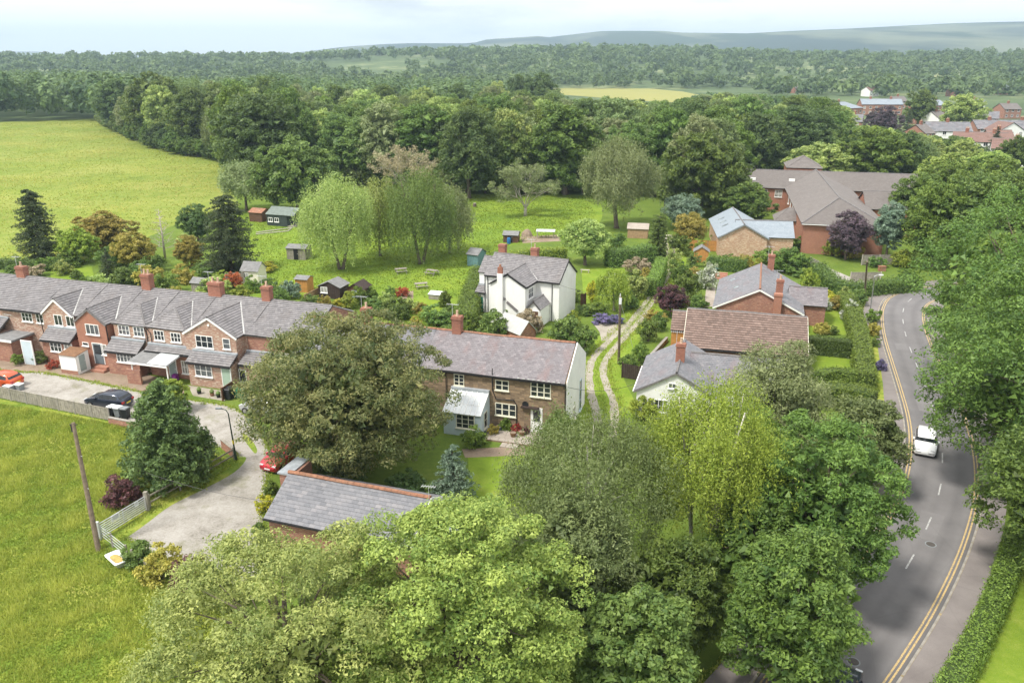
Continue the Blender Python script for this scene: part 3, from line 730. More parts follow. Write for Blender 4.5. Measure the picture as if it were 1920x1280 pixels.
def hedge(name, label, path, width, height, m, dens=150, size=0.12, seed=1, group=None, closed=False, cat='hedge', taper=0.12, rough=0.07):
    """clipped hedge along a ground path (list of (x, y)); a dense core plus a coat of leaves"""
    rng = np.random.default_rng(seed); P = [Vector((p[0], p[1], 0)) for p in path]; V = []; T = []
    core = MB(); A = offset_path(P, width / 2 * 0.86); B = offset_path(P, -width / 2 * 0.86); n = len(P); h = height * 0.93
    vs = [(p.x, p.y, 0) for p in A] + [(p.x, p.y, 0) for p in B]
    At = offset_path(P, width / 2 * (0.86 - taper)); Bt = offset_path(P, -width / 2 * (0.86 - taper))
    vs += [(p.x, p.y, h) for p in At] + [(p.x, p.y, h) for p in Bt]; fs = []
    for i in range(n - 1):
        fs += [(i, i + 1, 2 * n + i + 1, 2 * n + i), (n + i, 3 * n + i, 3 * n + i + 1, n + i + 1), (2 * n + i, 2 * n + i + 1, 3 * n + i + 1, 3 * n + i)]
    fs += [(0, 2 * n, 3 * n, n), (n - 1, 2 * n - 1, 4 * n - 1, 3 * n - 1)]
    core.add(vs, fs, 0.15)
    for i in range(n - 1):
        a, b = P[i], P[i + 1]; L = (b - a).length
        if L < 1e-4: continue
        d = (b - a) / L; r = Vector((d.y, -d.x, 0))
        area = L * (width + 2 * height); k = int(area * dens)
        u = rng.uniform(0, L, k); s = rng.uniform(0, width + 2 * height, k)
        x = np.where(s < height, -width / 2, np.where(s < height + width, s - height - width / 2, width / 2))
        z = np.where(s < height, s, np.where(s < height + width, height, height - (s - height - width)))
        x = x * (1 - taper * z / height)
        nx = np.where(s < height, -1.0, np.where(s < height + width, 0, 1.0)); nz = np.where((s >= height) & (s < height + width), 1.0, 0.15)
        p = np.stack([a.x + d.x * u + r.x * x, a.y + d.y * u + r.y * x, z], 1) + rng.normal(0, rough, (k, 3)); p[:, 2] = np.maximum(p[:, 2], 0.05)
        wob = 0.09 * np.sin(p[:, 0] * 1.7 + seed) * np.sin(p[:, 1] * 1.3) ; p[:, 2] += wob * (z / height)
        nn = np.stack([r.x * nx, r.y * nx, nz], 1) + rng.normal(0, 0.5, (k, 3))
        V.append(leaves(rng, p, nn, size, 0.65)); T.append(0.45 + rng.normal(0, 0.2, k))
    # both end faces
    for (p0, dirv) in ((P[0], (P[0] - P[1]).normalized()), (P[-1], (P[-1] - P[-2]).normalized())):
        k = int(width * height * dens); r = Vector((dirv.y, -dirv.x, 0)); x = rng.uniform(-width / 2, width / 2, k); z = rng.uniform(0, height, k)
        p = np.stack([p0.x + r.x * x, p0.y + r.y * x, z], 1) + rng.normal(0, rough, (k, 3)); p[:, 2] = np.maximum(p[:, 2], 0.05)
        V.append(leaves(rng, p, np.tile((dirv.x, dirv.y, 0.2), (k, 1)) + rng.normal(0, 0.5, (k, 3)), size, 0.65)); T.append(0.45 + rng.normal(0, 0.2, k))
    v = np.concatenate(V); t = np.concatenate(T); o = v.mean(axis=0) * np.array((1, 1, 0))
    e = empty(name, label, cat, tuple(o), 0, group)
    obj('foliage', np_mesh('foliage', v - o, quads(len(t)), t, m), e)
    for q in range(len(core.v)): core.v[q] = (core.v[q][0] - o[0], core.v[q][1] - o[1], core.v[q][2])
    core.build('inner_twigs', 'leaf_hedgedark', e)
    return e

# ================================================================ SETTING: ground, fields, lanes, road
def GP(pts, z=0): return [G(a, b) for a, b in pts]
poly_sheet('ground', [(-9000, -200), (9000, -200), (9000, 9500), (-9000, 9500)], 0.0, 'far_land')
poly_sheet('garden_ground', [(-130, -30), (150, -30), (190, 260), (-130, 260)], 0.004, 'ground_cover')
poly_sheet('meadow', GP([(-260, 700), (0, 748), (245, 798), (290, 812), (350, 832), (438, 862), (290, 948), (186, 1008), (250, 1062), (320, 1098), (400, 1125), (470, 1180), (470, 1400), (-420, 1400)]), 0.008, 'meadow_grass')
FIELD = GP([(-700, 228), (0, 229), (195, 222), (215, 236), (260, 262), (330, 283), (430, 300), (425, 345), (450, 385), (380, 405), (320, 425), (200, 480), (120, 492), (0, 500), (-500, 540)])
poly_sheet('far_field', FIELD, 0.008, 'field_grass')
poly_sheet('paddock', smooth_path(GP([(440, 388), (560, 384), (700, 366), (880, 364), (1090, 366), (1130, 400), (1090, 440), (960, 460), (900, 490), (880, 560), (860, 600), (760, 575), (640, 560), (480, 560), (430, 480), (432, 400)]), 4), 0.008, 'paddock_grass')
poly_sheet('hay_field', GP([(1000, 150), (1060, 152), (1280, 172), (1400, 196), (1240, 192), (1030, 176)]), 0.008, 'hay_field')
for pts, zz, mm in (
    ([(705, 580), (808, 580), (830, 640), (690, 640)], 0.012, 'lawn_grass'),
    ([(878, 852), (985, 852), (990, 960), (880, 975)], 0.012, 'lawn_grass'),
    ([(1532, 574), (1580, 574), (1592, 628), (1512, 628)], 0.012, 'lawn_grass'),
    ([(1510, 655), (1600, 655), (1600, 700), (1510, 700)], 0.012, 'lawn_grass'),
    ([(1815, 1190), (1905, 1060), (2300, 900), (2400, 1400), (1715, 1400)], 0.012, 'lawn_grass'),
    ([(1090, 505), (1170, 490), (1180, 560), (1095, 570)], 0.012, 'lawn_grass'),
    ([(95, 508), (172, 500), (180, 535), (95, 535)], 0.012, 'lawn_grass')):
    poly_sheet('lawn', GP(pts), zz, mm)
poly_sheet('garden_soil', GP([(866, 842), (985, 836), (985, 853), (872, 858)]), 0.016, 'bare_soil')
poly_sheet('hen_run_soil', GP([(975, 444), (1048, 440), (1052, 452), (980, 456)]), 0.012, 'bare_soil')
poly_sheet('garden_path', GP([(1512, 545), (1530, 545), (1525, 580), (1505, 625), (1488, 625), (1505, 585)]), 0.02, 'patio_flag')
poly_sheet('garden_path', GP([(1326, 525), (1345, 520), (1338, 575), (1320, 575)]), 0.02, 'patio_flag')
poly_sheet('garden_patch', GP([(750, 548), (775, 545), (775, 575), (752, 578)]), 0.012, 'bare_soil')
poly_sheet('front_garden_gravel', GP([(352, 722), (420, 733), (422, 752), (362, 742)]), 0.016, 'track_stone')
poly_sheet('forecourt', GP([(-20, 690), (-20, 660), (60, 655), (130, 676), (270, 700), (345, 722), (345, 742), (270, 738), (180, 716), (100, 702)]), 0.010, 'bare_soil')
# gravel lane and yard
lane = smooth_path(GP([(-260, 628), (-20, 690), (80, 699), (150, 712), (230, 728), (300, 742), (370, 752), (430, 762), (468, 785), (498, 830), (506, 870), (498, 905), (492, 985), (492, 1050), (480, 1085)]), 5) + \
       GP([(440, 1110), (330, 1060), (240, 1012), (222, 1002)]) + smooth_path(GP([(245, 985), (300, 950), (370, 915), (436, 868), (440, 850), (400, 835), (330, 812), (245, 792), (120, 768), (0, 744), (-260, 690)]), 4)
poly_sheet('gravel_lane', lane, 0.014, 'lane_gravel')
poly_sheet('grass_verge', smooth_path(GP([(438, 858), (462, 858), (440, 885), (380, 918), (320, 948), (270, 985), (225, 1015), (200, 1016), (186, 1008), (260, 962), (340, 915)]), 4), 0.018, 'meadow_grass')
poly_sheet('grass_verge', smooth_path(GP([(456, 812), (470, 822), (482, 842), (478, 850), (466, 836), (455, 820)]), 3), 0.018, 'meadow_grass')
# farm track: grass strip with two stone ruts
tl = smooth_path(GP([(1121, 850), (1121, 800), (1117, 770), (1109, 740), (1105, 705), (1110, 675), (1130, 651), (1152, 630), (1178, 607), (1204, 577), (1225, 548), (1243, 518), (1252, 492), (1252, 468), (1246, 440)]), 6)
tr = smooth_path(GP([(1146, 850), (1149, 815), (1152, 785), (1150, 752), (1137, 722), (1131, 697), (1138, 672), (1158, 647), (1178, 624), (1202, 597), (1222, 566), (1241, 536), (1257, 508), (1263, 486), (1263, 464), (1256, 440)]), 6)
ribbon('track_grass', offset_path(tl, -1.6), offset_path(tr, 2.0)[:len(tl)] + [offset_path(tr, 2.0)[-1]] * max(0, len(tl) - len(tr)), 0.012, 'lawn_grass')
def rut(name, P, wd, seed):
    r = random.Random(seed); A = []; B = []
    Pa, Pb = offset_path(P, wd / 2), offset_path(P, -wd / 2)
    for a, b in zip(Pa, Pb):
        k = r.uniform(-0.09, 0.09); A.append(a.lerp(b, k)); k = r.uniform(-0.09, 0.09); B.append(b.lerp(a, k))
    ribbon(name, A, B, 0.02, 'track_stone')
rut('track_rut', tl, 0.78, 1); rut('track_rut', tr, 0.78, 2)
poly_sheet('track_spur', GP([(1108, 602), (1150, 608), (1186, 604), (1180, 622), (1150, 634), (1128, 640), (1124, 622)]), 0.024, 'track_stone')
# road
RW = 5.5
kl = smooth_path(GP([(1290, 1420), (1395, 1302), (1445, 1238), (1520, 1155), (1590, 1070), (1650, 980), (1687, 900), (1698, 830), (1694, 780), (1681, 730), (1666, 680), (1653, 635), (1648, 602), (1650, 577), (1664, 557), (1700, 543), (1760, 534), (1860, 528), (1990, 526)]), 8)
kr = offset_path(kl, RW)
rows_ = [offset_path(kl, RW * q / 14) for q in range(15)]; mbr = MB(); nn_ = len(kl)
mbr.add([(p.x, p.y, 0.012) for r_ in rows_ for p in r_], [(q * nn_ + i, (q + 1) * nn_ + i, (q + 1) * nn_ + i + 1, q * nn_ + i + 1) for q in range(14) for i in range(nn_ - 1)])
rd = mbr.build('road', 'road_asphalt'); rd['kind'] = 'structure'
if rd.data.polygons[0].normal.z < 0: rd.data.flip_normals()
wa = rd.data.attributes.new('wear', 'FLOAT', 'POINT'); WV = [1, .6, .15, .55, .75, .3, .2, .45, .25, .3, .75, .55, .15, .6, 1]; wa.data.foreach_set('value', [WV[q] for q in range(15) for i in range(nn_)])
ribbon('pavement', offset_path(kl, -0.14), offset_path(kl, -1.9), 0.10, 'pavement_asphalt')
ribbon('pavement', offset_path(kr, 0.14), offset_path(kr, 1.6), 0.10, 'pavement_asphalt')
def kerbs(P, side, label):
    base = MB(); n0 = 0
    A = P; Bq = offset_path(P, side * 0.14)
    for i in range(len(P) - 1):
        a, b, c, d = A[i], A[i + 1], Bq[i + 1], Bq[i]
        base.add([(a.x, a.y, 0), (b.x, b.y, 0), (c.x, c.y, 0), (d.x, d.y, 0), (a.x, a.y, 0.108), (b.x, b.y, 0.108), (c.x, c.y, 0.108), (d.x, d.y, 0.108)],
                 [(4, 5, 6, 7), (0, 1, 5, 4), (2, 3, 7, 6)])
    k = base.build('kerb', 'moss_strip'); k['kind'] = 'structure'
    # single stones where they are near enough to be told apart
    acc = 0.0; stone = MB().box(0.01, 0.0, 0, 0.90, 0.125, 0.117).mesh('kerb_stone', 'kerb_concrete'); cnt = 0
    i = 0; pos = P[0].copy()
    while i < len(P) - 1 and cnt < 190:
        seg = P[i + 1] - pos; L = seg.length
        if L < 0.91: i += 1; pos = P[i].copy() if L < 0.3 else pos; 
        if L < 0.3: continue
        d = (P[min(i + 1, len(P) - 1)] - pos).normalized(); a = math.atan2(d.y, d.x)
        q = pos + Vector((d.y, -d.x, 0)) * (0.002 if side > 0 else -0.002)
        o = obj('kerb_stone', stone, k, (q.x, q.y, 0), a)
        if side > 0: o.scale = (1, -1, 1)
        pos = pos + d * 0.91; cnt += 1
        while i < len(P) - 1 and (P[i + 1] - pos).dot(d) < 0: i += 1
kerbs(kl, -1, ''); kerbs(kr, 1, '')
for P, s in ((kl, 1), (kr, -1)):
    for d in (0.22, 0.44):
        ribbon('yellow_line', offset_path(P, s * d), offset_path(P, s * (d + 0.10)), 0.018, 'yellow_paint')
cl = offset_path(kl, RW / 2); acc = 0
for i in range(30, len(cl) - 12):                 # broken white centre line
    acc += (cl[i + 1] - cl[i]).length
    if acc > 5.0:
        acc = 0; d = (cl[i + 1] - cl[i]).normalized(); a = cl[i]; b = a + d * 2.0
        ribbon('centre_dash', [a + Vector((d.y, -d.x, 0)) * 0.05, b + Vector((d.y, -d.x, 0)) * 0.05], [a - Vector((d.y, -d.x, 0)) * 0.05, b - Vector((d.y, -d.x, 0)) * 0.05], 0.018, 'white_line_paint')
poly_sheet('side_drive', GP([(1525, 492), (1548, 500), (1600, 522), (1655, 533), (1735, 537), (1690, 546), (1664, 558), (1646, 580), (1630, 575), (1560, 533), (1524, 512)]), 0.016, 'lane_gravel')
poly_sheet('grass_verge', GP([(1608, 620), (1640, 615), (1646, 655), (1655, 720), (1660, 790), (1640, 800), (1630, 700)]), 0.115, 'meadow_grass')
# hills on the skyline (height field, real distance)
HILLF = []
def hills(name, sil, r0, r1, rr, m, seed, rough=6.0):
    rng = np.random.default_rng(seed); nx, nr = 150, 26; vs = []; fs = []
    xs = [s[0] for s in sil]; ys = [s[1] for s in sil]
    ph = rng.uniform(0, 6.28, 8); HV = _cp + 528 / 1500.0 * _sp
    def hgt(x, y):
        r = math.hypot(x, y)
        if not r0 < r < r1 or y <= 0: return 0.0
        py = float(np.interp(960 + FPX * x / y * HV, xs, ys)); d = ray(960, py); top = CAM_H + d[2] / math.hypot(d[0], d[1]) * rr * math.cos(math.atan2(x, y)) ** 0
        tt = min(1, (r - r0) / (rr - r0)); prof = tt * tt * (3 - 2 * tt) if r <= rr else max(0.0, 1 - (r - rr) / (r1 - rr)) ** 0.7
        return max(0, top) * prof
    HILLF.append(hgt)
    for j in range(nr):
        t = j / (nr - 1); r = r0 + (r1 - r0) * t; tt = min(1, (r - r0) / (rr - r0)); prof = tt * tt * (3 - 2 * tt) if r <= rr else max(0.0, 1 - (r - rr) / (r1 - rr)) ** 0.7
        for i in range(nx):
            px = -500 + 2920 * i / (nx - 1); py = float(np.interp(px, xs, ys)); d = ray(px, py); hd = math.hypot(d[0], d[1])
            top = CAM_H + d[2] / hd * rr; x = d[0] / hd * r; y = d[1] / hd * r
            bumps = sum(math.sin(x * (0.0011 + 0.0007 * q) + ph[q] + y * 0.0009 * (q % 3)) for q in range(6)) * rough
            vs.append((x, y, max(0, top) * prof + (bumps * prof * (1 - abs(prof - 0.5)) if j else -2) * (0 if abs(r - rr) < 60 else 1)))
    for j in range(nr - 1):
        for i in range(nx - 1):
            a = j * nx + i; fs.append((a, a + 1, a + nx + 1, a + nx))
    mb = MB(); mb.add(vs, fs); o = mb.build(name, m, None, True); o['kind'] = 'structure'
    return o
hills('hills', [(-500, 118), (440, 113), (480, 105), (560, 96), (640, 89), (760, 83), (885, 81), (915, 73), (1010, 69), (1022, 72), (1130, 63), (1245, 64), (1275, 67), (1400, 66), (1480, 60), (1600, 55), (1800, 46), (1920, 43), (2420, 40)], 1900, 7200, 5200, 'hill_moor', 3)
hills('far_hills', [(-500, 98), (0, 97), (70, 97), (160, 105), (250, 107), (420, 106), (2420, 106)], 5300, 8800, 7400, 'hill_moor', 5, 2.0)
hills('low_rise', [(-500, 116), (560, 112), (700, 104), (900, 100), (1080, 94), (1300, 100), (1500, 108), (1700, 112), (2420, 100)], 900, 2600, 1700, 'far_land', 8, 1.5)
hz = MB().box(-9300, -260, -4, 9300, 9800, 360).build('haze', 'haze'); hz['kind'] = 'stuff'
hz['label'] = 'thin pale summer haze over the far hills'; hz['category'] = 'haze'

# ================================================================ BUILDINGS
def _fp(self, px, py, y0):                        # pixel onto the facade plane y = y0 of a frame -> (x, z)
    d = ray(px, py); dx = d[0] * self.c + d[1] * self.s; dy = -d[0] * self.s + d[1] * self.c
    o = Vector((0, 0, 0)) - self.o; ox = o.x * self.c + o.y * self.s; oy = -o.x * self.s + o.y * self.c
    t = (y0 - oy) / dy; return (ox + dx * t, CAM_H + d[2] * t)
Frame.fp = _fp
def _fx(self, px, py, x0):                        # pixel onto the side plane x = x0 -> (y, z)
    d = ray(px, py); dx = d[0] * self.c + d[1] * self.s; dy = -d[0] * self.s + d[1] * self.c
    o = Vector((0, 0, 0)) - self.o; ox = o.x * self.c + o.y * self.s; oy = -o.x * self.s + o.y * self.c
    t = (x0 - ox) / dx; return (oy + dy * t, CAM_H + d[2] * t)
Frame.fx = _fx
class House:
    def __init__(s, name, label, frame, ox, oy, cat='house', group=None, seed=1):
        s.f = frame; s.o = (ox, oy); s.root = empty(name, label, cat, frame.w(ox, oy), frame.a, group); s.rng = random.Random(seed)
    def P(s, x, y, z): return (x - s.o[0], y - s.o[1], z)
    def walls(s, x0, x1, y0, y1, z1, m, gx=None, gy=None, z0=-0.05, name='wall'):
        """box walls; gx = ridge height for gables at x0/x1 (ridge along x), gy likewise along y"""
        mb = MB(); q = lambda x, y, z: s.P(x, y, z)
        xm, ym = (x0 + x1) / 2, (y0 + y1) / 2
        if gx:
            mb.add([q(x0, y0, z0), q(x1, y0, z0), q(x1, y1, z0), q(x0, y1, z0), q(x0, y0, z1), q(x1, y0, z1), q(x1, y1, z1), q(x0, y1, z1), q(x0, ym, gx), q(x1, ym, gx)],
                   [(0, 1, 5, 4), (2, 3, 7, 6), (1, 2, 6, 9, 5), (3, 0, 4, 8, 7), (4, 5, 9, 8), (6, 7, 8, 9)])
        elif gy:
            mb.add([q(x0, y0, z0), q(x1, y0, z0), q(x1, y1, z0), q(x0, y1, z0), q(x0, y0, z1), q(x1, y0, z1), q(x1, y1, z1), q(x0, y1, z1), q(xm, y0, gy), q(xm, y1, gy)],
                   [(1, 2, 6, 5), (3, 0, 4, 7), (0, 1, 5, 8, 4), (2, 3, 7, 9, 6), (5, 6, 9, 8), (7, 4, 8, 9)])
        else:
            mb.box(*q(x0, y0, z0), *q(x1, y1, z1))
        return mb.build(name, m, s.root)
    def roof(s, polys, tile='slate', w=0.30, h=0.21, th=0.012, deck='roof_deck', dth=0.10, ridges=(), rm='ridge_grey', rr=0.11, single=False, name='roof'):
        d = MB(); tl = MB()
        polys = [[s.P(*p) for p in poly] for poly in polys]
        for poly in polys:
            d.slab(poly, dth)
        o = d.build(name, deck, s.root)
        if single:
            pieces = [p for poly in polys for p in tile_pieces(poly, w, h, th, s.rng)]
            keep = single(pieces); rest = MB()
            for i, p in enumerate(pieces):
                if i in keep:
                    mb = MB(); c = Vector(p[0]); mb.add([Vector(v) - c for v in p], TILE_F + [(5, 6, 2, 1), (7, 4, 0, 3), (7, 6, 5, 4), (6, 7, 3, 2)], tile_tint(s.rng)); mb.build('roof_slate', tile, o, loc=c)
                else: rest.add(p, TILE_F, tile_tint(s.rng))
            if rest.v: rest.build('roof_slates', tile, o)['kind'] = 'stuff'
        else:
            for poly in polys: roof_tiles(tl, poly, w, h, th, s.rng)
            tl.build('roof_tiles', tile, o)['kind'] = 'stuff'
        if ridges:
            rc = MB()
            for a, b in ridges: ridge_caps(rc, s.P(*a), s.P(*b), rr)
            rc.build('ridge_tiles', rm, o)
        return o
    def gable_x(s, x0, x1, y0, y1, ze, zr, oh=0.1, oe=0.22, **k):
        ym = (y0 + y1) / 2; sl = (zr - ze) / (ym - y0); e = 0.05
        return s.roof([[(x0 - oh, y0 - oe, ze - oe * sl + e), (x1 + oh, y0 - oe, ze - oe * sl + e), (x1 + oh, ym, zr + e), (x0 - oh, ym, zr + e)],
                       [(x1 + oh, y1 + oe, ze - oe * sl + e), (x0 - oh, y1 + oe, ze - oe * sl + e), (x0 - oh, ym, zr + e), (x1 + oh, ym, zr + e)]],
                      ridges=[((x0 - oh, ym, zr + e + 0.02), (x1 + oh, ym, zr + e + 0.02))], **k)
    def gable_y(s, x0, x1, y0, y1, ze, zr, oh=0.1, oe=0.22, back=None, **k):
        """ridge along y; back = (y of ridge end, y of eave end) where it runs into another roof"""
        xm = (x0 + x1) / 2; sl = (zr - ze) / (xm - x0); e = 0.05; yr, yb = back or (y1 + oh, y1 + oh)
        return s.roof([[(x0 - oe, y0 - oh, ze - oe * sl + e), (xm, y0 - oh, zr + e), (xm, yr, zr + e), (x0 - oe, yb, ze - oe * sl + e)],
                       [(x1 + oe, y0 - oh, ze - oe * sl + e), (xm, y0 - oh, zr + e), (xm, yr, zr + e), (x1 + oe, yb, ze - oe * sl + e)]],
                      ridges=[((xm, y0 - oh, zr + e + 0.02), (xm, yr, zr + e + 0.02))], **k)
    def barge_y(s, x0, x1, y0, ze, zr, oh=0.1, oe=0.22, m='paint_white', w=0.2):
        xm = (x0 + x1) / 2; sl = (zr - ze) / (xm - x0)
        for xx in (x0 - oe, x1 + oe):
            MB().bar(s.P(xx, y0 - oh - 0.02, ze - oe * sl - 0.03), s.P(xm, y0 - oh - 0.02, zr - 0.03), 0.04, w).build('bargeboard', m, s.root)
    def win(s, r, y0, cols=2, rows=2, org=None, sc=4.0, fm='paint_white', sill=True, bar=0.03):
        """r = window rectangle in photo pixels (or in zoom pixels with org, sc) on the plane y = y0"""
        x0, yy0, x1, yy1 = r
        if org: x0, x1 = org[0] + x0 / sc, org[0] + x1 / sc; yy0, yy1 = org[1] + yy0 / sc, org[1] + yy1 / sc
        xc = (x0 + x1) / 2; a = s.f.fp(x0, (yy0 + yy1) / 2, y0)[0]; b = s.f.fp(x1, (yy0 + yy1) / 2, y0)[0]
        zb = s.f.fp(xc, yy1, y0)[1]; zt = s.f.fp(xc, yy0, y0)[1]
        return window(s.root, *s.P((a + b) / 2, y0, zb), b - a, zt - zb, cols, rows, 0, fm, sill, bar)
    def dr(s, r, y0, org=None, sc=4.0, m='paint_white', glazed=False, zb=None):
        x0, yy0, x1, yy1 = r
        if org: x0, x1 = org[0] + x0 / sc, org[0] + x1 / sc; yy0, yy1 = org[1] + yy0 / sc, org[1] + yy1 / sc
        xc = (x0 + x1) / 2; a = s.f.fp(x0, (yy0 + yy1) / 2, y0)[0]; b = s.f.fp(x1, (yy0 + yy1) / 2, y0)[0]
        z0 = s.f.fp(xc, yy1, y0)[1] if zb is None else zb; zt = s.f.fp(xc, yy0, y0)[1]
        return door(s.root, *s.P((a + b) / 2, y0, z0), b - a, zt - z0, 0, m, 'paint_white', glazed)

TF = Frame(4.55, 61.96, -17.1); ZA = (0, 480)
MAIN_E, MAIN_EZ, MAIN_RY, MAIN_RZ, MAIN_B = 3.0, 5.0, 7.8, 7.1, 12.6
MS = (MAIN_RZ - MAIN_EZ) / (MAIN_RY - MAIN_E)
def terrace(name, label, x0, x1, brick, seed, group='brick terrace houses along the gravel lane'):
    h = House(name, label, TF, (x0 + x1) / 2, 3.0, 'house', group, seed)
    g = 0.012
    h.walls(x0 + g, x1 - g, MAIN_E, MAIN_B, MAIN_EZ, brick, gx=MAIN_RZ)
    e = 0.05
    h.roof([[(x0 + g, MAIN_E - 0.2, MAIN_EZ - 0.2 * MS + e), (x1 - g, MAIN_E - 0.2, MAIN_EZ - 0.2 * MS + e), (x1 - g, MAIN_RY, MAIN_RZ + e), (x0 + g, MAIN_RY, MAIN_RZ + e)],
            [(x1 - g, MAIN_B + 0.2, MAIN_EZ - 0.2 * MS + e), (x0 + g, MAIN_B + 0.2, MAIN_EZ - 0.2 * MS + e), (x0 + g, MAIN_RY, MAIN_RZ + e), (x1 - g, MAIN_RY, MAIN_RZ + e)]],
           'concrete_tile', 0.33, 0.29, 0.032, ridges=[((x0 + g, MAIN_RY, MAIN_RZ + 0.07), (x1 - g, MAIN_RY, MAIN_RZ + 0.07))])
    return h
def wing(h, x0, x1, y0, ze, zr, brick, barge='paint_white', tile='concrete_tile', valley=True):
    yv = MAIN_E + (zr - MAIN_EZ) / MS + 0.12
    h.walls(x0, x1, y0, MAIN_E + 0.4, ze, brick, gy=zr, name='wing_wall')
    h.gable_y(x0, x1, y0, yv, ze, zr, 0.08, 0.16, back=(yv, MAIN_E - 0.1), tile=tile, w=0.33, h=0.29, th=0.032, name='wing_roof')
    if barge: h.barge_y(x0, x1, y0, ze, zr, 0.08, 0.16, barge)
    if valley:
        xm = (x0 + x1) / 2
        MB().bar(h.P(x1 + 0.16, MAIN_E - 0.1, ze + 0.10), h.P(xm, yv + 0.05, zr + 0.17), 0.13, 0.08).build('valley_flashing', 'mortar_pale', h.root)
def hip_wing(h, x0, x1, y0, ze, zr, ya, brick):
    yv = MAIN_E + (zr - MAIN_EZ) / MS + 0.12; xm = (x0 + x1) / 2; e = 0.05; oe = 0.12
    h.walls(x0, x1, y0, MAIN_E + 0.4, ze, brick, name='wing_wall')
    a, b = (x0 - oe, y0 - oe, ze), (x1 + oe, y0 - oe, ze); c, d = (xm, ya, zr + e), (xm, yv, zr + e)
    h.roof([[a, b, c], [b, (x1 + oe, MAIN_E, ze), d, c], [(x0 - oe, MAIN_E, ze), a, c, d]], 'concrete_tile', 0.33, 0.29, 0.032,
           ridges=[(a, c), (b, c), (c, d)], rr=0.10, name='wing_roof')
    MB().bar(h.P(x1 + oe, MAIN_E - 0.1, ze + 0.10), h.P(xm, yv + 0.05, zr + 0.17), 0.12, 0.08).build('valley_flashing', 'mortar_pale', h.root)
def lean_to(h, x0, x1, ya, za, yb, zb, brick, walls=True, tile='concrete_tile', name='lean_to_roof'):
    if walls: h.walls(x0, x1, ya, yb, za - 0.04, brick, name='lean_to_wall')
    sl = (zb - za) / (yb - ya); o = 0.2
    r = h.roof([[(x0 - 0.1, ya - o, za - o * sl + 0.05), (x1 + 0.1, ya - o, za - o * sl + 0.05), (x1 + 0.1, yb, zb + 0.05), (x0 - 0.1, yb, zb + 0.05)]], tile, 0.33, 0.29, 0.032, name=name)
    MB().box(*h.P(x0 - 0.1, yb - 0.28, zb - 0.02), *h.P(x1 + 0.1, yb - 0.01, zb + 0.16)).build('lead_flashing', 'lead', r)
    gutter(h.root, h.P(x0 - 0.1, ya - o - 0.05, za - o * sl - 0.02), h.P(x1 + 0.1, ya - o - 0.05, za - o * sl - 0.02))

# --- house at the far left of the picture
h = terrace('terrace_house', 'leftmost brick terrace house, flat porch roof and pale blue door on the lane', -80, -59.0, 'brick_mottled', 11)
h.walls(-64.0, -58.35, 2.9, 3.6, 4.85, 'brick_mottled', name='wing_wall')
h.roof([[(-64.2, 2.6, 4.95), (-58.3, 2.6, 4.95), (-58.3, 4.9, 5.85), (-63.4, 4.9, 5.85)]], 'concrete_tile', 0.33, 0.29, 0.032, name='dormer_roof')
gutter(h.root, h.P(-64.2, 2.55, 4.9), h.P(-58.4, 2.55, 4.9))
h.win((165, 425, 243, 490), 2.9, 3, 2, ZA); h.win((273, 435, 350, 503), 2.9, 3, 2, ZA); h.win((35, 392, 82, 434), 3.0, 2, 1, ZA)
h.win((-80, 392, -10, 450), 3.0, 2, 2, ZA)
lean_to(h, -71, -63.2, 0.9, 2.6, 3.0, 3.9, 'brick_mottled')
h.walls(-68, -60.4, 0.2, 3.0, 2.35, 'brick_red', name='porch_wall')
MB().box(*h.P(-68.2, -0.05, 2.35), *h.P(-60.0, 3.0, 2.55)).build('porch_roof', 'felt_roof', h.root)
MB().box(*h.P(-68.22, -0.09, 2.33), *h.P(-59.98, -0.05, 2.57)).build('fascia', 'paint_white', h.root)
h.dr((170, 640, 240, 742), 0.2, ZA, m='paint_paleblue', zb=0.02); 
window(h.root, *h.P(-65.2, 0.2, 0.9), 1.2, 1.0, 2, 1)
MB().box(*h.P(-65.8, 0.6, 2.56), *h.P(-64.8, 1.4, 2.62)).build('rooflight', 'glass_roof', h.root)
c = chimney(h.root, *h.P(*TF.fp(44, 522, 7.8)[:1], 7.8, 0)[:2], 6.5, 8.35, 1.15, 0.7, 1)
# --- white-barged gable
h = terrace('terrace_house', 'brick terrace house with white-edged gable over a slate lean-to and two tall windows', -58.98, -53.6, 'brick_mottled', 12)
wing(h, -58.2, -54.3, 3.0 - 0.25, 5.0, 6.6, 'brick_mottled')
h.win((408, 440, 468, 520), 2.75, 2, 1, ZA); h.win((498, 450, 558, 528), 2.75, 2, 1, ZA)
lean_to(h, -57.4, -53.6, 1.35, 2.6, 2.75, 3.55, 'brick_red')
h.win((378, 640, 462, 715), 1.35, 3, 2, ZA); h.win((482, 655, 540, 700), 1.35, 2, 1, ZA)
pipe(h.root, [h.P(-58.35, 2.6, 4.9), h.P(-58.35, 2.6, 0)])
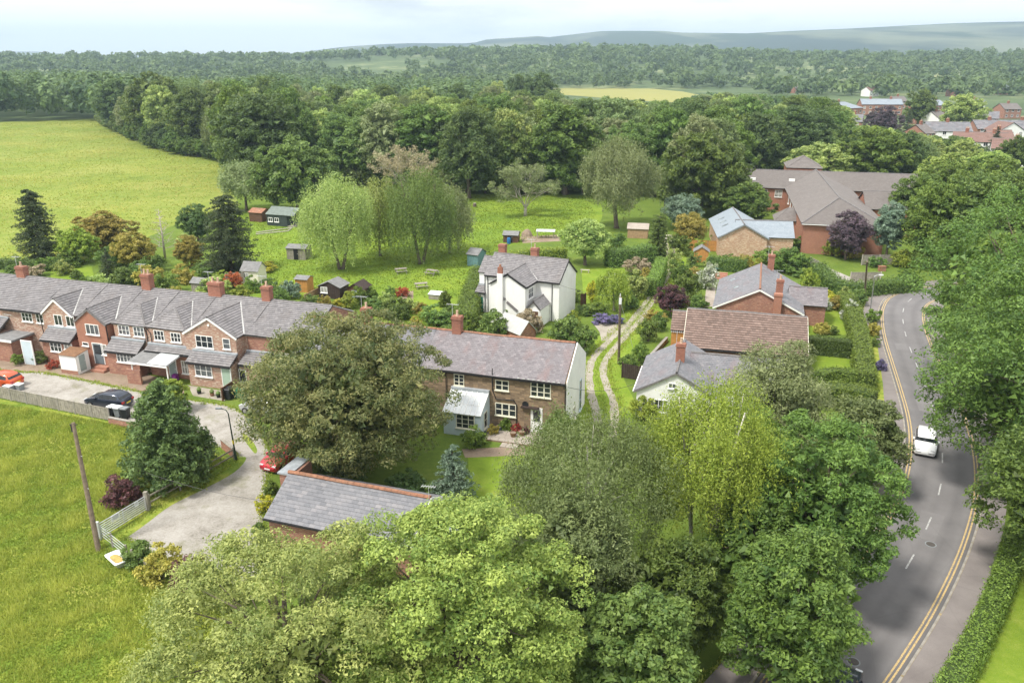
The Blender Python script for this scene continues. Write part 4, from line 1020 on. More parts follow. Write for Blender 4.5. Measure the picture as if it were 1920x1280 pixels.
# --- plain red gable standing forward
h = terrace('terrace_house', 'red brick terrace house with plain gable standing forward behind a white shed', -53.58, -48.72, 'brick_plain', 13)
wing(h, -52.6, -48.8, 1.5, 5.0, 6.4, 'brick_plain', barge='ridge_grey')
h.win((645, 512, 742, 588), 1.5, 3, 1, ZA); h.win((620, 645, 665, 672), 1.5, 1, 1, ZA)
h.dr((708, 658, 776, 805), 1.5, ZA, m='paint_slateblue', glazed=True); h.win((762, 662, 803, 740), 1.5, 1, 2, ZA)
MB().box(*h.P(-50.6, 0.4, 0), *h.P(-48.9, 1.45, 0.24)).box(*h.P(-50.4, 0.8, 0.24), *h.P(-48.9, 1.45, 0.45)).build('door_step', 'brick_plain', h.root)
MB().box(*h.P(-49.05, 1.38, 0.3), *h.P(-48.6, 1.497, 1.1)).build('meter_box', 'plastic_white', h.root)
pipe(h.root, [h.P(-48.72, 1.55, 4.9), h.P(-48.72, 1.55, 2.9)])
# --- first hipped bay
h = terrace('terrace_house', 'brick terrace house with hipped bay roof and a wide lean-to window left of canopy', -48.70, -44.2, 'brick_red', 14)
hip_wing(h, -48.2, -44.25, 2.0, 5.0, 6.5, 3.95, 'brick_mottled')
h.win((890, 518, 972, 590), 2.0, 3, 2, ZA); h.win((1003, 530, 1083, 603), 2.0, 3, 2, ZA)
lean_to(h, -48.4, -44.5, 0.7, 2.55, 2.0, 3.45, 'brick_red')
h.win((877, 715, 1003, 797), 0.7, 5, 2, ZA); h.win((1008, 735, 1050, 770), 0.7, 1, 1, ZA)
chimney(h.root, *h.P(TF.fp(279, 545, 7.8)[0], 7.8, 0)[:2], 6.5, 8.75, 1.1, 0.75, 2)
pipe(h.root, [h.P(-44.3, 1.9, 4.9), h.P(-44.1, 1.9, 4.2), h.P(-44.1, 1.9, 2.9)])
# --- second hipped bay
h = terrace('terrace_house', 'brick terrace house with hipped bay roof and pale corrugated porch canopy', -44.18, -39.42, 'brick_red', 15)
hip_wing(h, -44.1, -39.5, 2.0, 5.0, 6.5, 3.9, 'brick_mottled')
h.win((1157, 557, 1232, 632), 2.0, 3, 2, ZA); h.win((1282, 575, 1357, 645), 2.0, 3, 2, ZA)
lean_to(h, -43.9, -38.4, 1.3, 2.85, 2.0, 3.3, 'brick_red', walls=False)
h.walls(-43.9, -38.5, 1.6, 2.0, 2.8, 'brick_red', name='lean_to_wall')
door(h.root, *h.P(-41.2, 1.6, 0.0), 0.85, 2.0, 0, 'paint_greygreen'); window(h.root, *h.P(-39.6, 1.6, 0.6), 1.0, 1.4, 3, 2)
cn_ = MB(); cn_.slab([h.P(-44.3, -1.1, 2.35), h.P(-39.6, -0.9, 2.35), h.P(-39.6, 1.4, 2.75), h.P(-44.3, 1.4, 2.75)], 0.05)
can = cn_.build('porch_canopy', 'felt_roof', h.root)
for i in range(12):
    x = -41.9 + i * 0.19
    MB().bar(h.P(x, -0.98, 2.385), h.P(x, 1.38, 2.785), 0.17, 0.05).build('canopy_sheet', 'polycarbonate', can)
MB().box(*h.P(-44.3, -1.16, 2.2), *h.P(-39.6, -1.10, 2.36)).build('fascia', 'paint_white', can)
for x in (-43.9, -39.75): MB().box(*h.P(x - 0.05, -0.95, 0), *h.P(x + 0.05, -0.85, 2.3)).build('post', 'paint_white', can)
h.walls(-44.6, -43.0, -1.0, -0.78, 1.5, 'brick_red', name='porch_side_wall')
MB().box(*h.P(-40.9, 0.9, 0), *h.P(-40.4, 1.3, 0.6)).build('plant_tub', 'plastic_purple', h.root)
pipe(h.root, [h.P(-44.0, 1.9, 4.9), h.P(-43.6, 1.9, 4.4), h.P(-43.6, 1.9, 3.3)])
# --- big white-barged gable next to the large olive tree
h = terrace('terrace_house', 'brick terrace house with wide white-edged gable and sage green door beside the olive tree', -39.4, -33.0, 'brick_mottled', 16)
wing(h, -39.3, -33.4, 1.7, 5.0, 6.75, 'brick_mottled')
h.win((1470, 597, 1597, 687), 1.7, 3, 2, ZA); h.win((1672, 618, 1727, 697), 1.7, 1, 2, ZA)
lean_to(h, -38.3, -33.4, 0.4, 2.55, 1.7, 3.3, 'brick_mottled')
h.win((1465, 813, 1590, 902), 0.4, 3, 2, ZA); h.dr((1668, 828, 1728, 940), 0.4, ZA, m='paint_sage', zb=0.03)
MB().tube([h.P(-36.3, 1.66, 6.05), h.P(-36.3, 1.6, 6.05)], 0.12, 10).build('lamp', 'paint_white', h.root)
chimney(h.root, *h.P(TF.fp(407, 555, 7.8)[0], 7.8, 0)[:2], 6.5, 8.55, 1.5, 0.8, 2)
# --- last brick house, behind the tree
h = terrace('terrace_house', 'last brick terrace house, mostly hidden by the large olive tree', -32.98, -26.0, 'brick_red', 17)
lean_to(h, -33.0, -28.5, 1.4, 2.5, 3.0, 3.3, 'brick_mottled')
h.win((1795, 850, 1850, 945), 1.4, 1, 1, ZA)
chimney(h.root, *h.P(TF.fp(502, 562, 7.8)[0], 7.8, 0)[:2], 6.5, 8.6, 0.95, 0.7, 1)

# --- stone cottages
ZC = (760, 640)
def cottage(label, x0, x1, seed, right=False):
    h = House('stone_cottage', label, TF, (x0 + x1) / 2, 0, 'house', 'stone cottages under one slate roof', seed)
    h.walls(x0 + 0.012, x1 - (0.0 if right else 0.012), 0, 7.4, 5.0, 'stone_rubble', gx=7.2)
    h.gable_x(x0 + (0.012 if right else 0.112), x1 - (0.1 if right else 0.112), 0, 7.4, 5.0, 7.2, 0.1 if not right else 0.0, 0.2, tile='slate' if not right else 'slate_mauve', w=0.30, h=0.21, th=0.011, rm='ridge_clay')
    gutter(h.root, h.P(x0, -0.26, 4.86), h.P(x1, -0.26, 4.86))
    return h
h = cottage('stone cottage with long slate roof half hidden behind the large olive tree', -26.0, -13.1, 21)
h.win((100, 205, 145, 242), 0, 2, 1, ZC, fm='paint_cream')
chimney(h.root, *h.P(TF.fp(688, 600, 3.7)[0], 3.7, 0)[:2], 6.4, 8.7, 0.85, 0.7, 1)
h = cottage('stone end cottage with white rendered gable beside the grassy track', -13.1, 0.0, 22, True)
# white rendered gable end, a skin over the stone
mb = MB(); mb.add([h.P(0, 0, -0.05), h.P(0, 7.4, -0.05), h.P(0, 7.4, 5.0), h.P(0, 3.7, 7.36), h.P(0, 0, 5.0), h.P(0.09, 0, -0.05), h.P(0.09, 7.4, -0.05), h.P(0.09, 7.4, 5.1), h.P(0.09, 3.7, 7.36), h.P(0.09, 0, 5.1)],
                  [(5, 6, 7, 8, 9), (0, 4, 3, 2, 1), (4, 9, 8, 3), (3, 8, 7, 2), (1, 2, 7, 6), (0, 5, 9, 4)])
mb.build('gable_render', 'render_white', h.root)
h.win((940, 305, 1092, 417), 0, 3, 3, ZC, fm='paint_cream', bar=0.05); h.win((675, 290, 777, 366), 0, 2, 2, ZC, fm='paint_cream', bar=0.045)
h.win((365, 245, 441, 330), 0, 2, 3, ZC, fm='paint_cream', bar=0.045); h.win((675, 465, 831, 557), 0, 3, 2, ZC, fm='paint_cream', bar=0.06)
h.dr((948, 503, 1022, 660), 0, ZC, m='paint_white', glazed=True, zb=0.03)
x, z = TF.fp(960 + 36, 640 + 492 / 4, 0)
MB().box(*h.P(-3.9, -0.35, z - 0.05), *h.P(-2.3, 0, z + 0.06)).build('door_hood', 'wood_dark', h.root)
x, z = TF.fp(985, 640 + 470 / 4, 0)
MB().tube([h.P(x, -0.04, z), h.P(x, 0.01, z)], 0.28, 14).build('wall_plaque', 'paint_dark', h.root)
chimney(h.root, *h.P(TF.fp(858, 620, 3.7)[0], 3.7, 0)[:2], 6.4, 8.75, 0.85, 0.7, 1)
x1_, z1_ = TF.fp(923, 707, -0.1); x2_, z2_ = TF.fp(930, 748, -0.1); x3_, z3_ = TF.fp(963, 752, -0.1)
pipe(h.root, [h.P(x1_, -0.1, 5.6), h.P(x1_, -0.1, z1_ - 1.2), h.P(x2_, -0.1, z2_), h.P(x3_, -0.1, z3_ + 0.1)], name='waste_pipe')
pipe(h.root, [h.P(x3_, -0.1, z3_ + 0.1), h.P(x3_ + 0.25, -0.1, z3_ - 0.3), h.P(x3_ + 0.25, -0.1, 0)], name='waste_pipe')
xp, _ = TF.fp(836, 705, -0.1); pipe(h.root, [h.P(xp, -0.1, 4.9), h.P(xp, -0.1, 2.0)])
pipe(h.root, [h.P(-0.06, -0.09, 4.9), h.P(-0.06, -0.09, 0)])
window(h.root, *h.P(0.09, 5.3, 0.3), 0.8, 3.0, 1, 3, 90, 'paint_paleblue'); window(h.root, *h.P(0.09, 2.8, 0.5), 0.9, 1.2, 2, 2, 90, 'paint_cream')
for i in range(9): 
    MB().box(*h.P(-4.2 + i * 0.44, -0.30, 5.02), *h.P(-4.0 + i * 0.44, -0.2, 5.08)).build('snow_slate', 'mortar_pale', h.root)
# conservatory lean-to
x0, x1, yf = -10.2, -6.8, -2.35
cw = h.walls(x0, x1, yf, 0, 2.15, 'paint_paleblue', name='conservatory')
for xx_ in (x0 + 0.01, x1 - 0.01):
    mb = MB(); mb.add([h.P(xx_, yf, 2.14), h.P(xx_, -0.003, 2.14), h.P(xx_, -0.003, 3.45)], [(0, 1, 2)]); mb.build('conservatory_side', 'paint_paleblue', cw)
sl = (3.45 - 2.15) / 2.35
mb = MB(); mb.slab([h.P(x0 - .05, yf - .15, 2.15 - .15 * sl + .05), h.P(x1 + .05, yf - .15, 2.15 - .15 * sl + .05), h.P(x1 + .05, -0.01, 3.5), h.P(x0 - .05, -0.01, 3.5)], 0.05); mb.build('glass_roof', 'polycarbonate', cw)
mb = MB()
for i in range(8):
    x = x0 + (x1 - x0) * i / 7; mb.bar(h.P(x, yf - .16, 2.15 - .16 * sl + .085), h.P(x, -0.02, 3.535), 0.06, 0.05)
for k in (0.33, 0.66): mb.bar(h.P(x0, yf * (1 - k), 2.2 + (1.3) * k), h.P(x1, yf * (1 - k), 2.2 + 1.3 * k), 0.05, 0.05)
mb.build('glazing_bars', 'paint_white', cw)
MB().box(*h.P(x0 - .05, -0.35, 3.25), *h.P(x1 + .05, -0.01, 3.56)).build('lead_flashing', 'lead', cw)
window(h.root, *h.P(-8.2, yf, 0.75), 1.7, 1.3, 3, 3, 0, 'paint_cream'); window(h.root, *h.P(x1, -1.2, 0.5), 0.8, 1.5, 1, 2, 90, 'paint_cream')

# --- white house
WF = Frame(5.74, 93.87, -24.0)
h = House('white_house', 'white rendered house with slate roof and front gable wing behind the cottages', WF, -5, 0, 'house', None, 31)
WL = -10.0
h.walls(WL, 0, 0, 6.0, 5.0, 'render_white', gx=7.05)
h.gable_x(WL, 0, 0, 6.0, 5.0, 7.05, 0.08, 0.2, tile='concrete_tile', w=0.33, h=0.28, th=0.028)
for s_ in (-1, 1):
    MB().bar(h.P(0.10, 3 - s_ * 3.2, 4.87), h.P(0.10, 3, 7.03), 0.05, 0.18).build('bargeboard', 'paint_dark', h.root)
gutter(h.root, h.P(WL, -0.26, 4.86), h.P(0, -0.26, 4.86))
# wing
mw = 2.05 / 3.0
wx0, wx1, wy = -7.6, -3.0, -3.5
yv = (6.3 - 5) / mw + 0.1
h.walls(wx0, wx1, wy, 0.2, 5.0, 'render_white', gy=6.3, name='wing_wall')
h.gable_y(wx0, wx1, wy, yv, 5.0, 6.3, 0.1, 0.18, back=(yv, -0.1), tile='concrete_tile', w=0.33, h=0.28, th=0.028, name='wing_roof')
h.barge_y(wx0, wx1, wy, 5.0, 6.3, 0.1, 0.18, 'paint_dark', 0.16)
gutter(h.root, h.P(wx1 + 0.22, wy, 4.86), h.P(wx1 + 0.22, -0.1, 4.86))
MB().bar(h.P(wx1 + 0.18, -0.1, 5.06), h.P((wx0 + wx1) / 2, yv + .05, 6.47), 0.14, 0.08).build('valley_flashing', 'mortar_pale', h.root)
window(h.root, *h.P(wx1, -1.8, 3.2), 1.5, 1.3, 3, 2, 90)
for (yy, zz) in ((4.0, 4.2), (4.6, 3.0)): pass
for k_, (a_, b_) in enumerate((((-6.3, 3.55), (-5.6, 3.15)), ((-5.4, 2.9), (-4.0, 1.9)))):
    MB().bar(h.P(a_[0], wy - 0.06, a_[1]), h.P(b_[0], wy - 0.06, b_[1]), 0.12, 0.3).build('wall_vent', 'ridge_grey', h.root)
# small stack on the wing gable
x_, z_ = WF.fp(938, 500, wy - 0.2)
mb = MB(); mb.box(*h.P(x_ - 0.35, wy - 0.4, -0.05), *h.P(x_ + 0.35, wy, 6.4)); st = mb.build('chimney', 'render_white', h.root)
MB().box(*h.P(x_ - 0.3, wy - 0.36, 6.4), *h.P(x_ + 0.3, wy - 0.04, 7.15)).build('stack_top', 'brick_chimney', st)
MB().tube([h.P(x_, wy - 0.2, 7.15), h.P(x_, wy - 0.2, 7.5)], [0.16, 0.13], 8).build('chimney_pot', 'ridge_clay', st)
chimney(h.root, *h.P(-9.2, 3.6, 0)[:2], 5.5, 8.2, 0.9, 0.7, 0); chimney(h.root, *h.P(-4.6, 3.3, 0)[:2], 6.2, 8.2, 0.9, 0.7, 1)
# left end bay
h.walls(WL - 1.4, WL, 1.2, 4.8, 5.0, 'render_white', gx=6.5, name='end_bay')
h.gable_x(WL - 1.4, WL, 1.2, 4.8, 5.0, 6.5, 0.08, 0.2, tile='concrete_tile', w=0.33, h=0.28, th=0.028, name='end_roof')
h.walls(WL - 1.3, WL, 0.0, 1.2, 2.6, 'render_white', name='end_porch'); lean_to(h, WL - 1.3, WL, 0.0, 2.6, 1.2, 3.3, 'render_white', False)
for x in (WL, WL + 0.4, -0.9): pipe(h.root, [h.P(x, -0.09, 4.85), h.P(x, -0.09, 0)])
door(h.root, *h.P(WL - 0.7, 0.0, 0), 0.8, 2.0, 0, 'plastic_green')
# porch in the corner
lean = h.walls(wx1, -1.2, -3.0, 0, 2.35, 'render_white', gy=None, name='porch_wall')
h.gable_y(wx1 + 0.15, -1.3, -3.0, 0, 2.35, 3.15, 0.2, 0.15, tile='concrete_tile', w=0.33, h=0.28, th=0.028, name='porch_roof')
mb = MB(); mb.add([h.P(wx1, -2.99, 2.35), h.P(-1.2, -2.99, 2.35), h.P((wx1 - 1.2) / 2, -2.99, 3.15)], [(0, 1, 2)]); mb.build('porch_gable', 'render_white', h.root)
door(h.root, *h.P(-1.9, -3.0, 0), 0.85, 2.0, 0, 'wood_brown'); window(h.root, *h.P(-2.7, -3.0, 0.9), 0.5, 0.9, 1, 2)

# --- slate-roofed garage by the yard
GF = Frame(-16.12, 45.35, -18.6)
h = House('garage', 'low brick garage with slate roof and clay ridge beside the gravel yard', GF, 5, 1.5, 'garage', None, 41)
gl, gw, gz, gr = 10.4, 6.0, 2.4, 4.0
h.walls(0.15, gl, 0.2, gw, gz, 'brick_red', gx=gr - 0.02)
fr = [(-0.05, -0.05, gz - 0.05), (gl + 0.1, -0.05, gz - 0.05), (gl + 0.1, gw / 2 + 0.1, gr + 0.05), (-0.05, gw / 2 + 0.1, gr + 0.05)]
bk = [(gl + 0.1, gw + 0.25, gz - 0.05), (-0.05, gw + 0.25, gz - 0.05), (-0.05, gw / 2 + 0.1, gr + 0.05), (gl + 0.1, gw / 2 + 0.1, gr + 0.05)]
def near300(pieces):                               # the slates of the front slope that show
    front = [i for i, p in enumerate(pieces) if p[0][1] < 1.5 and p[3][1] > p[0][1]]
    sc = sorted(front, key=lambda i: pieces[i][0][0] * 0.55 + (1.8 - pieces[i][0][1]) * 1.6 if pieces[i][0][1] < 0.2 else pieces[i][0][0] * 0.4)
    return set(sc[:300])
h.roof([fr, bk], 'slate', 0.42, 0.27, 0.014, ridges=[((-0.05, gw / 2 + 0.1, gr + 0.09), (gl + 0.1, gw / 2 + 0.1, gr + 0.09))], rm='ridge_clay', rr=0.13, single=near300)
for y_ in (-0.08, gw + 0.3):
    MB().bar(h.P(gl + 0.13, y_, gz - 0.08), h.P(gl + 0.13, gw / 2 + 0.1, gr), 0.06, 0.24).build('bargeboard', 'paint_white', h.root)
gutter(h.root, h.P(-0.05, -0.12, gz - 0.08), h.P(gl, -0.12, gz - 0.08))
an = MB().tube([h.P(gl, gw / 2, gr), h.P(gl, gw / 2, gr + 1.0)], 0.02, 6).bar(h.P(gl - 0.5, gw / 2, gr + 0.9), h.P(gl + 0.5, gw / 2, gr + 1.0), 0.03)
for i in range(6): an.bar(h.P(gl - 0.45 + i * 0.18, gw / 2 - 0.2, gr + 0.91 + i * .018), h.P(gl - 0.45 + i * 0.18, gw / 2 + 0.2, gr + 0.91 + i * .018), 0.015)
an.build('aerial', 'galvanised', h.root)
h.walls(-0.95, 0.14, 3.3, 5.6, 3.75, 'brick_red', name='side_pier'); MB().box(*h.P(-1.05, 3.2, 3.75), *h.P(-0.06, 5.7, 3.86)).build('coping', 'lead', h.root)
h.walls(gl, gl + 2.0, 2.6, 5.0, 2.2, 'brick_red', name='annexe_wall'); MB().box(*h.P(gl + 0.16, 2.4, 2.2), *h.P(gl + 2.2, 5.1, 2.32)).build('annexe_roof', 'lead', h.root)

# --- brown tiled building, grey-roofed white cottage, bungalow
BF = Frame(17.6, 77.5, -15.1)
h = House('tiled_house', 'long low house with brown tiled roof beyond the grey cottage', BF, 6, 3, 'house', None, 51)
h.walls(0.1, 12.1, 0.2, 10.2, 2.7, 'brick_red', gx=5.15)
h.gable_x(0.1, 12.1, 0.2, 10.2, 2.7, 5.15, 0.12, 0.3, tile='brown_tile', w=0.33, h=0.34, th=0.04, rm='ridge_grey')
for s_ in (-1, 1): MB().bar(h.P(-0.05, 5.2 - s_ * 5.3, 2.6), h.P(-0.05, 5.2, 5.14), 0.05, 0.2).build('bargeboard', 'paint_cream', h.root)
for s_ in (-1, 1): MB().bar(h.P(12.24, 5.2 - s_ * 5.3, 2.6), h.P(12.24, 5.2, 5.14), 0.05, 0.2).build('bargeboard', 'paint_cream', h.root)
gutter(h.root, h.P(0, -0.18, 2.56), h.P(12.2, -0.18, 2.56))
wx, wy_ = BF.L(520, 770) if False else (-1.5, 6.2)
h.walls(-1.6, 0.1, 6.0, 9.6, 2.5, 'wood_orange', gx=4.0, name='side_bay')
h.gable_x(-1.6, 0.0, 6.0, 9.6, 2.5, 4.0, 0.12, 0.2, tile='brown_tile', w=0.33, h=0.34, th=0.04, name='side_roof')
CF = Frame(11.0, 66.3, -16.0)
h = House('grey_cottage', 'white cottage with weathered grey slate roof and brick chimney among the birches', CF, 3.5, 2.5, 'house', None, 52)
h.walls(0.2, 7.0, 0.0, 6.5, 2.6, 'render_white', gy=4.55)
h.gable_y(0.2, 7.0, 0.0, 9.0, 2.6, 4.55, 0.15, 0.25, tile='slate', w=0.3, h=0.22, th=0.012)
MB().bar(h.P(-0.08, -0.17, 2.42), h.P(3.6, -0.17, 4.55), 0.05, 0.16).build('bargeboard', 'ridge_grey', h.root); MB().bar(h.P(7.28, -0.17, 2.42), h.P(3.6, -0.17, 4.55), 0.05, 0.16).build('bargeboard', 'ridge_grey', h.root)
MB().bar(h.P(-0.1, -0.1, 2.48), h.P(-0.1, 6.3, 2.48), 0.12, 0.10).build('gutter', 'paint_white', h.root)
h.win((1253, 718, 1268, 728), 0.0, 2, 1); window(h.root, *h.P(2.4, 0.0, 0.7), 1.2, 1.2, 3, 2)
chimney(h.root, *h.P(3.6, 3.4, 0)[:2], 4.0, 6.2, 0.8, 0.6, 1)
h.walls(4.5, 14.5, 3.6, 9.0, 2.6, 'render_white', gx=4.3, name='rear_wing'); h.gable_x(4.5, 14.5, 3.6, 9.0, 2.6, 4.3, 0.1, 0.25, tile='slate', w=0.3, h=0.22, th=0.012, name='rear_roof')
h.walls(8.5, 13.5, 0.2, 3.6, 2.2, 'render_white', name='sun_room'); MB().slab([h.P(8.4, 0, 2.22), h.P(13.6, 0, 2.22), h.P(13.6, 3.6, 2.55), h.P(8.4, 3.6, 2.55)], 0.08).build('sun_room_roof', 'polycarbonate', h.root)

UF = Frame(23.9, 92.0, -17.0)
h = House('bungalow', 'red brick bungalow with slate gable roof and tall chimneys near the garden lawn', UF, 5, 6, 'house', None, 53)
h.walls(0.6, 10.2, 0.0, 13.0, 2.7, 'brick_red', gy=5.1)
h.gable_y(0.6, 10.2, 0.0, 13.0, 2.7, 5.1, 0.2, 0.4, tile='slate', w=0.33, h=0.24, th=0.014, rm='ridge_clay')
h.barge_y(0.6, 10.2, 0.0, 2.7, 5.1, 0.2, 0.4, 'paint_white', 0.2)
h.walls(9.0, 13.2, 4.0, 8.4, 2.7, 'brick_red', gx=4.1, name='side_wing'); h.gable_x(9.0, 13.2, 4.0, 8.4, 2.7, 4.1, 0.15, 0.3, tile='slate_mauve', w=0.33, h=0.24, th=0.014, name='side_roof')
chimney(h.root, *h.P(7.6, 1.6, 0)[:2], 3.0, 6.1, 0.8, 0.6, 1); chimney(h.root, *h.P(7.5, -0.35, 0)[:2], 0, 4.9, 0.9, 0.66, 0, 'brick_plain')
chimney(h.root, *h.P(6.6, 12.4, 0)[:2], 3.0, 6.6, 0.8, 0.6, 1)
window(h.root, *h.P(13.2, 6.2, 0.9), 1.6, 1.2, 3, 2, 90)
for (x, y) in ((2.6, 5), (2.0, 9.5), (8.4, 2.0)):
    zz = 5.1 - abs(x - 5.4) * 0.5 + 0.12; MB().slab([h.P(x - .3, y, zz + (-.15 if x < 5.4 else .15)), h.P(x + .3, y, zz + (.15 if x < 5.4 else -.15)), h.P(x + .3, y + .7, zz + (.15 if x < 5.4 else -.15)), h.P(x - .3, y + .7, zz + (-.15 if x < 5.4 else .15))], 0.06).build('rooflight', 'glass_roof', h.root)

# --- new slate-roofed house and the care home behind
NF = Frame(33.9, 129.0, -8.0)
h = House('new_house', 'buff brick house with smooth blue-grey slate roof in front of the red care home', NF, 4, 6, 'house', None, 54)
h.walls(0, 7.6, 0, 16, 3.2, 'brick_buff', gy=5.3); h.gable_y(0, 7.6, 0, 16, 3.2, 5.3, 0.2, 0.3, tile='slate_new', w=0.5, h=0.3, th=0.012)
h.barge_y(0, 7.6, 0, 3.2, 5.3, 0.2, 0.3, 'plastic_grey', 0.18)
h.walls(3.0, 12.0, 1.5, 7.0, 3.2, 'brick_buff', gx=5.2, name='side_wing'); h.gable_x(3.0, 12.0, 1.5, 7.0, 3.2, 5.2, 0.15, 0.3, tile='slate_new', w=0.5, h=0.3, th=0.012, name='side_roof')
for y in (5, 8, 11): MB().slab([h.P(0.9, y, 3.85), h.P(1.9, y, 4.4), h.P(1.9, y + .9, 4.4), h.P(0.9, y + .9, 3.85)], 0.06).build('rooflight', 'glass_roof', h.root)
HF = Frame(48.2, 131.0, -14.0)
h = House('care_home', 'large red brick building with long grey tiled hipped roofs by the road bend', HF, 8, 15, 'building', None, 55)
h.walls(0, 12.5, 0, 48, 5.0, 'brick_plain', name='wall')
e = 0.06
h.roof([[(-.4, -.4, 5), (12.9, -.4, 5), (6.25, 9.0, 8.0)], [(-.4, -.4, 5), (6.25, 9.0, 8.0), (6.25, 48, 8.0), (-.4, 48, 5)], [(12.9, -.4, 5), (6.25, 9.0, 8.0), (6.25, 48, 8.0), (12.9, 48, 5)]], 'grey_tile', 0.42, 0.36, 0.02,
       ridges=[((-.4, -.4, 5.05), (6.25, 9, 8.07)), ((12.9, -.4, 5.05), (6.25, 9, 8.07)), ((6.25, 9, 8.07), (6.25, 48, 8.07))])
gutter(h.root, h.P(-.4, -.48, 4.95), h.P(12.9, -.48, 4.95), 'paint_white')
h.walls(-12, 26, 40, 52, 5.0, 'brick_plain', gx=7.8, name='rear_wing'); h.gable_x(-12, 26, 40, 52, 5.0, 7.8, 0.2, 0.4, tile='grey_tile', w=0.42, h=0.36, th=0.02, name='rear_roof')
h.walls(12.4, 23, 18, 28, 5.0, 'brick_plain', gx=7.3, name='east_wing'); h.gable_x(12.4, 23, 18, 28, 5.0, 7.3, 0.2, 0.4, tile='grey_tile', w=0.42, h=0.36, th=0.02, name='east_roof')
h.roof([[(1, 58, 7), (9, 58, 7), (5, 62, 9.3)], [(1, 58, 7), (5, 62, 9.3), (5, 64, 9.3), (1, 68, 7)], [(9, 58, 7), (5, 62, 9.3), (5, 64, 9.3), (9, 68, 7)]], 'grey_tile', 0.6, 0.5, 0.02, name='tower_roof')
h.walls(1.2, 8.8, 58.2, 67.8, 7.0, 'brick_plain', name='tower')
for i in range(4): window(h.root, *h.P(-10.5 + i * 3.0, 40, 3.0), 1.5, 1.5, 2, 2)
for i in range(3): window(h.root, *h.P(0, 22 + i * 5.0, 3.0), 1.5, 1.4, 2, 2, -90)
h.walls(-3.5, 0, 12.5, 18, 3.0, 'brick_plain', name='bay'); h.roof([[(-3.8, 12.2, 3), (.0, 12.2, 3), (0, 15, 5.0), (-1.4, 15, 5.0)], [(-3.8, 12.2, 3), (-1.4, 15, 5), (-3.8, 18.3, 3)], [(-3.8, 18.3, 3), (-1.4, 15, 5), (0, 15, 5), (0, 18.3, 3)]], 'grey_tile', 0.42, 0.36, 0.02, name='bay_roof')
window(h.root, *h.P(-2.0, 12.5, 0.9), 2.2, 1.6, 3, 2); window(h.root, *h.P(16, 18, 3.0), 1.6, 1.5, 2, 2); window(h.root, *h.P(21, 18, 3.0), 1.6, 1.5, 2, 2)
for x in (-7.5, 0.5): MB().box(*h.P(x, 42.0, 6.1), *h.P(x + 1.2, 42.6, 6.6)).build('roof_vent', 'paint_white', h.root)

# --- houses far off on the right, above the trees
def far_house(name, label, px, py, wpx, deg, dpt, ze, zr, wall, tile, ax='x', seed=1, chim=1, rows=2, lit='glass', group='houses far off among the trees'):
    """centre of the front eave seen at px,py; front is wpx photo pixels wide"""
    p = G(px, py, ze); k = ppm(p); L_ = wpx / k; f = Frame(p.x, p.y, deg); h = House(name, label, f, 0, 0, 'house', group, seed)
    if ax == 'x':
        h.walls(-L_ / 2, L_ / 2, 0, dpt, ze, wall, gx=zr); h.gable_x(-L_ / 2, L_ / 2, 0, dpt, ze, zr, 0.2, 0.3, tile=tile, w=1.2, h=0.8, th=0.03)
    else:
        h.walls(-L_ / 2, L_ / 2, 0, dpt, ze, wall, gy=zr); h.gable_y(-L_ / 2, L_ / 2, 0, dpt, ze, zr, 0.2, 0.3, tile=tile, w=1.2, h=0.8, th=0.03)
    n = max(2, int(L_ / 3.2))
    for r in range(rows):
        for i in range(n): window(h.root, -L_ / 2 + L_ * (i + .5) / n, 0, 0.9 + r * 2.7, 1.3, 1.35, 2, 1)
    for i in range(chim):
        x = -L_ / 2 + L_ * (i + 0.5) / chim; chimney(h.root, x if ax == 'x' else 0, dpt / 2, zr - 0.4, zr + 1.3, 1.1, 0.7, 2, aerial=False)
    return h
far_house('far_house', 'white house with dark slate roof and two rooflights far right above the trees', 1782, 246, 78, -8, 9, 5.0, 8.0, 'render_white', 'slate', seed=61)
far_house('far_house', 'cream gabled house with brown roof at the far right edge', 1898, 246, 52, 4, 9, 5.2, 8.2, 'render_white', 'red_tile', 'y', 62, 0)
far_house('far_house', 'red-roofed semi-detached house with white bays far right', 1836, 266, 90, -28, 9, 5.0, 7.6, 'render_white', 'red_tile', seed=63, chim=2)
far_house('far_house', 'second red-roofed house at the frame edge, nearer than the cream gable', 1905, 280, 80, -28, 9, 5.0, 7.6, 'render_white', 'red_tile', seed=64)
far_house('far_house', 'long low grey-roofed terrace far right behind the red roofs', 1895, 242, 120, -3, 10, 4.6, 7.6, 'brick_red', 'slate', seed=65, chim=2)
far_house('far_house', 'brick terrace with pale roof far off right of the dark wood', 1655, 196, 74, -6, 10, 6.0, 8.8, 'brick_red', 'slate_new', seed=66, chim=2)
far_house('far_house', 'brick end house with gable facing left of the pale-roofed terrace', 1607, 203, 36, 32, 24, 6.0, 8.6, 'brick_red', 'slate_new', seed=67)
far_house('far_house', 'row of brick houses with stepped chimneys beside the round pale tree', 1752, 198, 60, 22, 10, 6.0, 8.6, 'brick_red', 'slate_new', seed=68, chim=3)
far_house('far_house', 'brick house with pale roof high among far trees, right edge', 1887, 166, 34, 5, 9, 5.5, 8.5, 'brick_red', 'slate_new', seed=69)
far_house('far_bungalow', 'white bungalow with pale flat hipped roof among far trees', 1566, 160, 34, 0, 12, 3.2, 5.2, 'render_white', 'slate_new', seed=70, chim=0, rows=1)
far_house('far_house', 'small pale roof among the far trees above the dark wood', 1428, 152, 24, -4, 10, 4.0, 6.5, 'render_white', 'slate_new', seed=71, chim=0, rows=1)
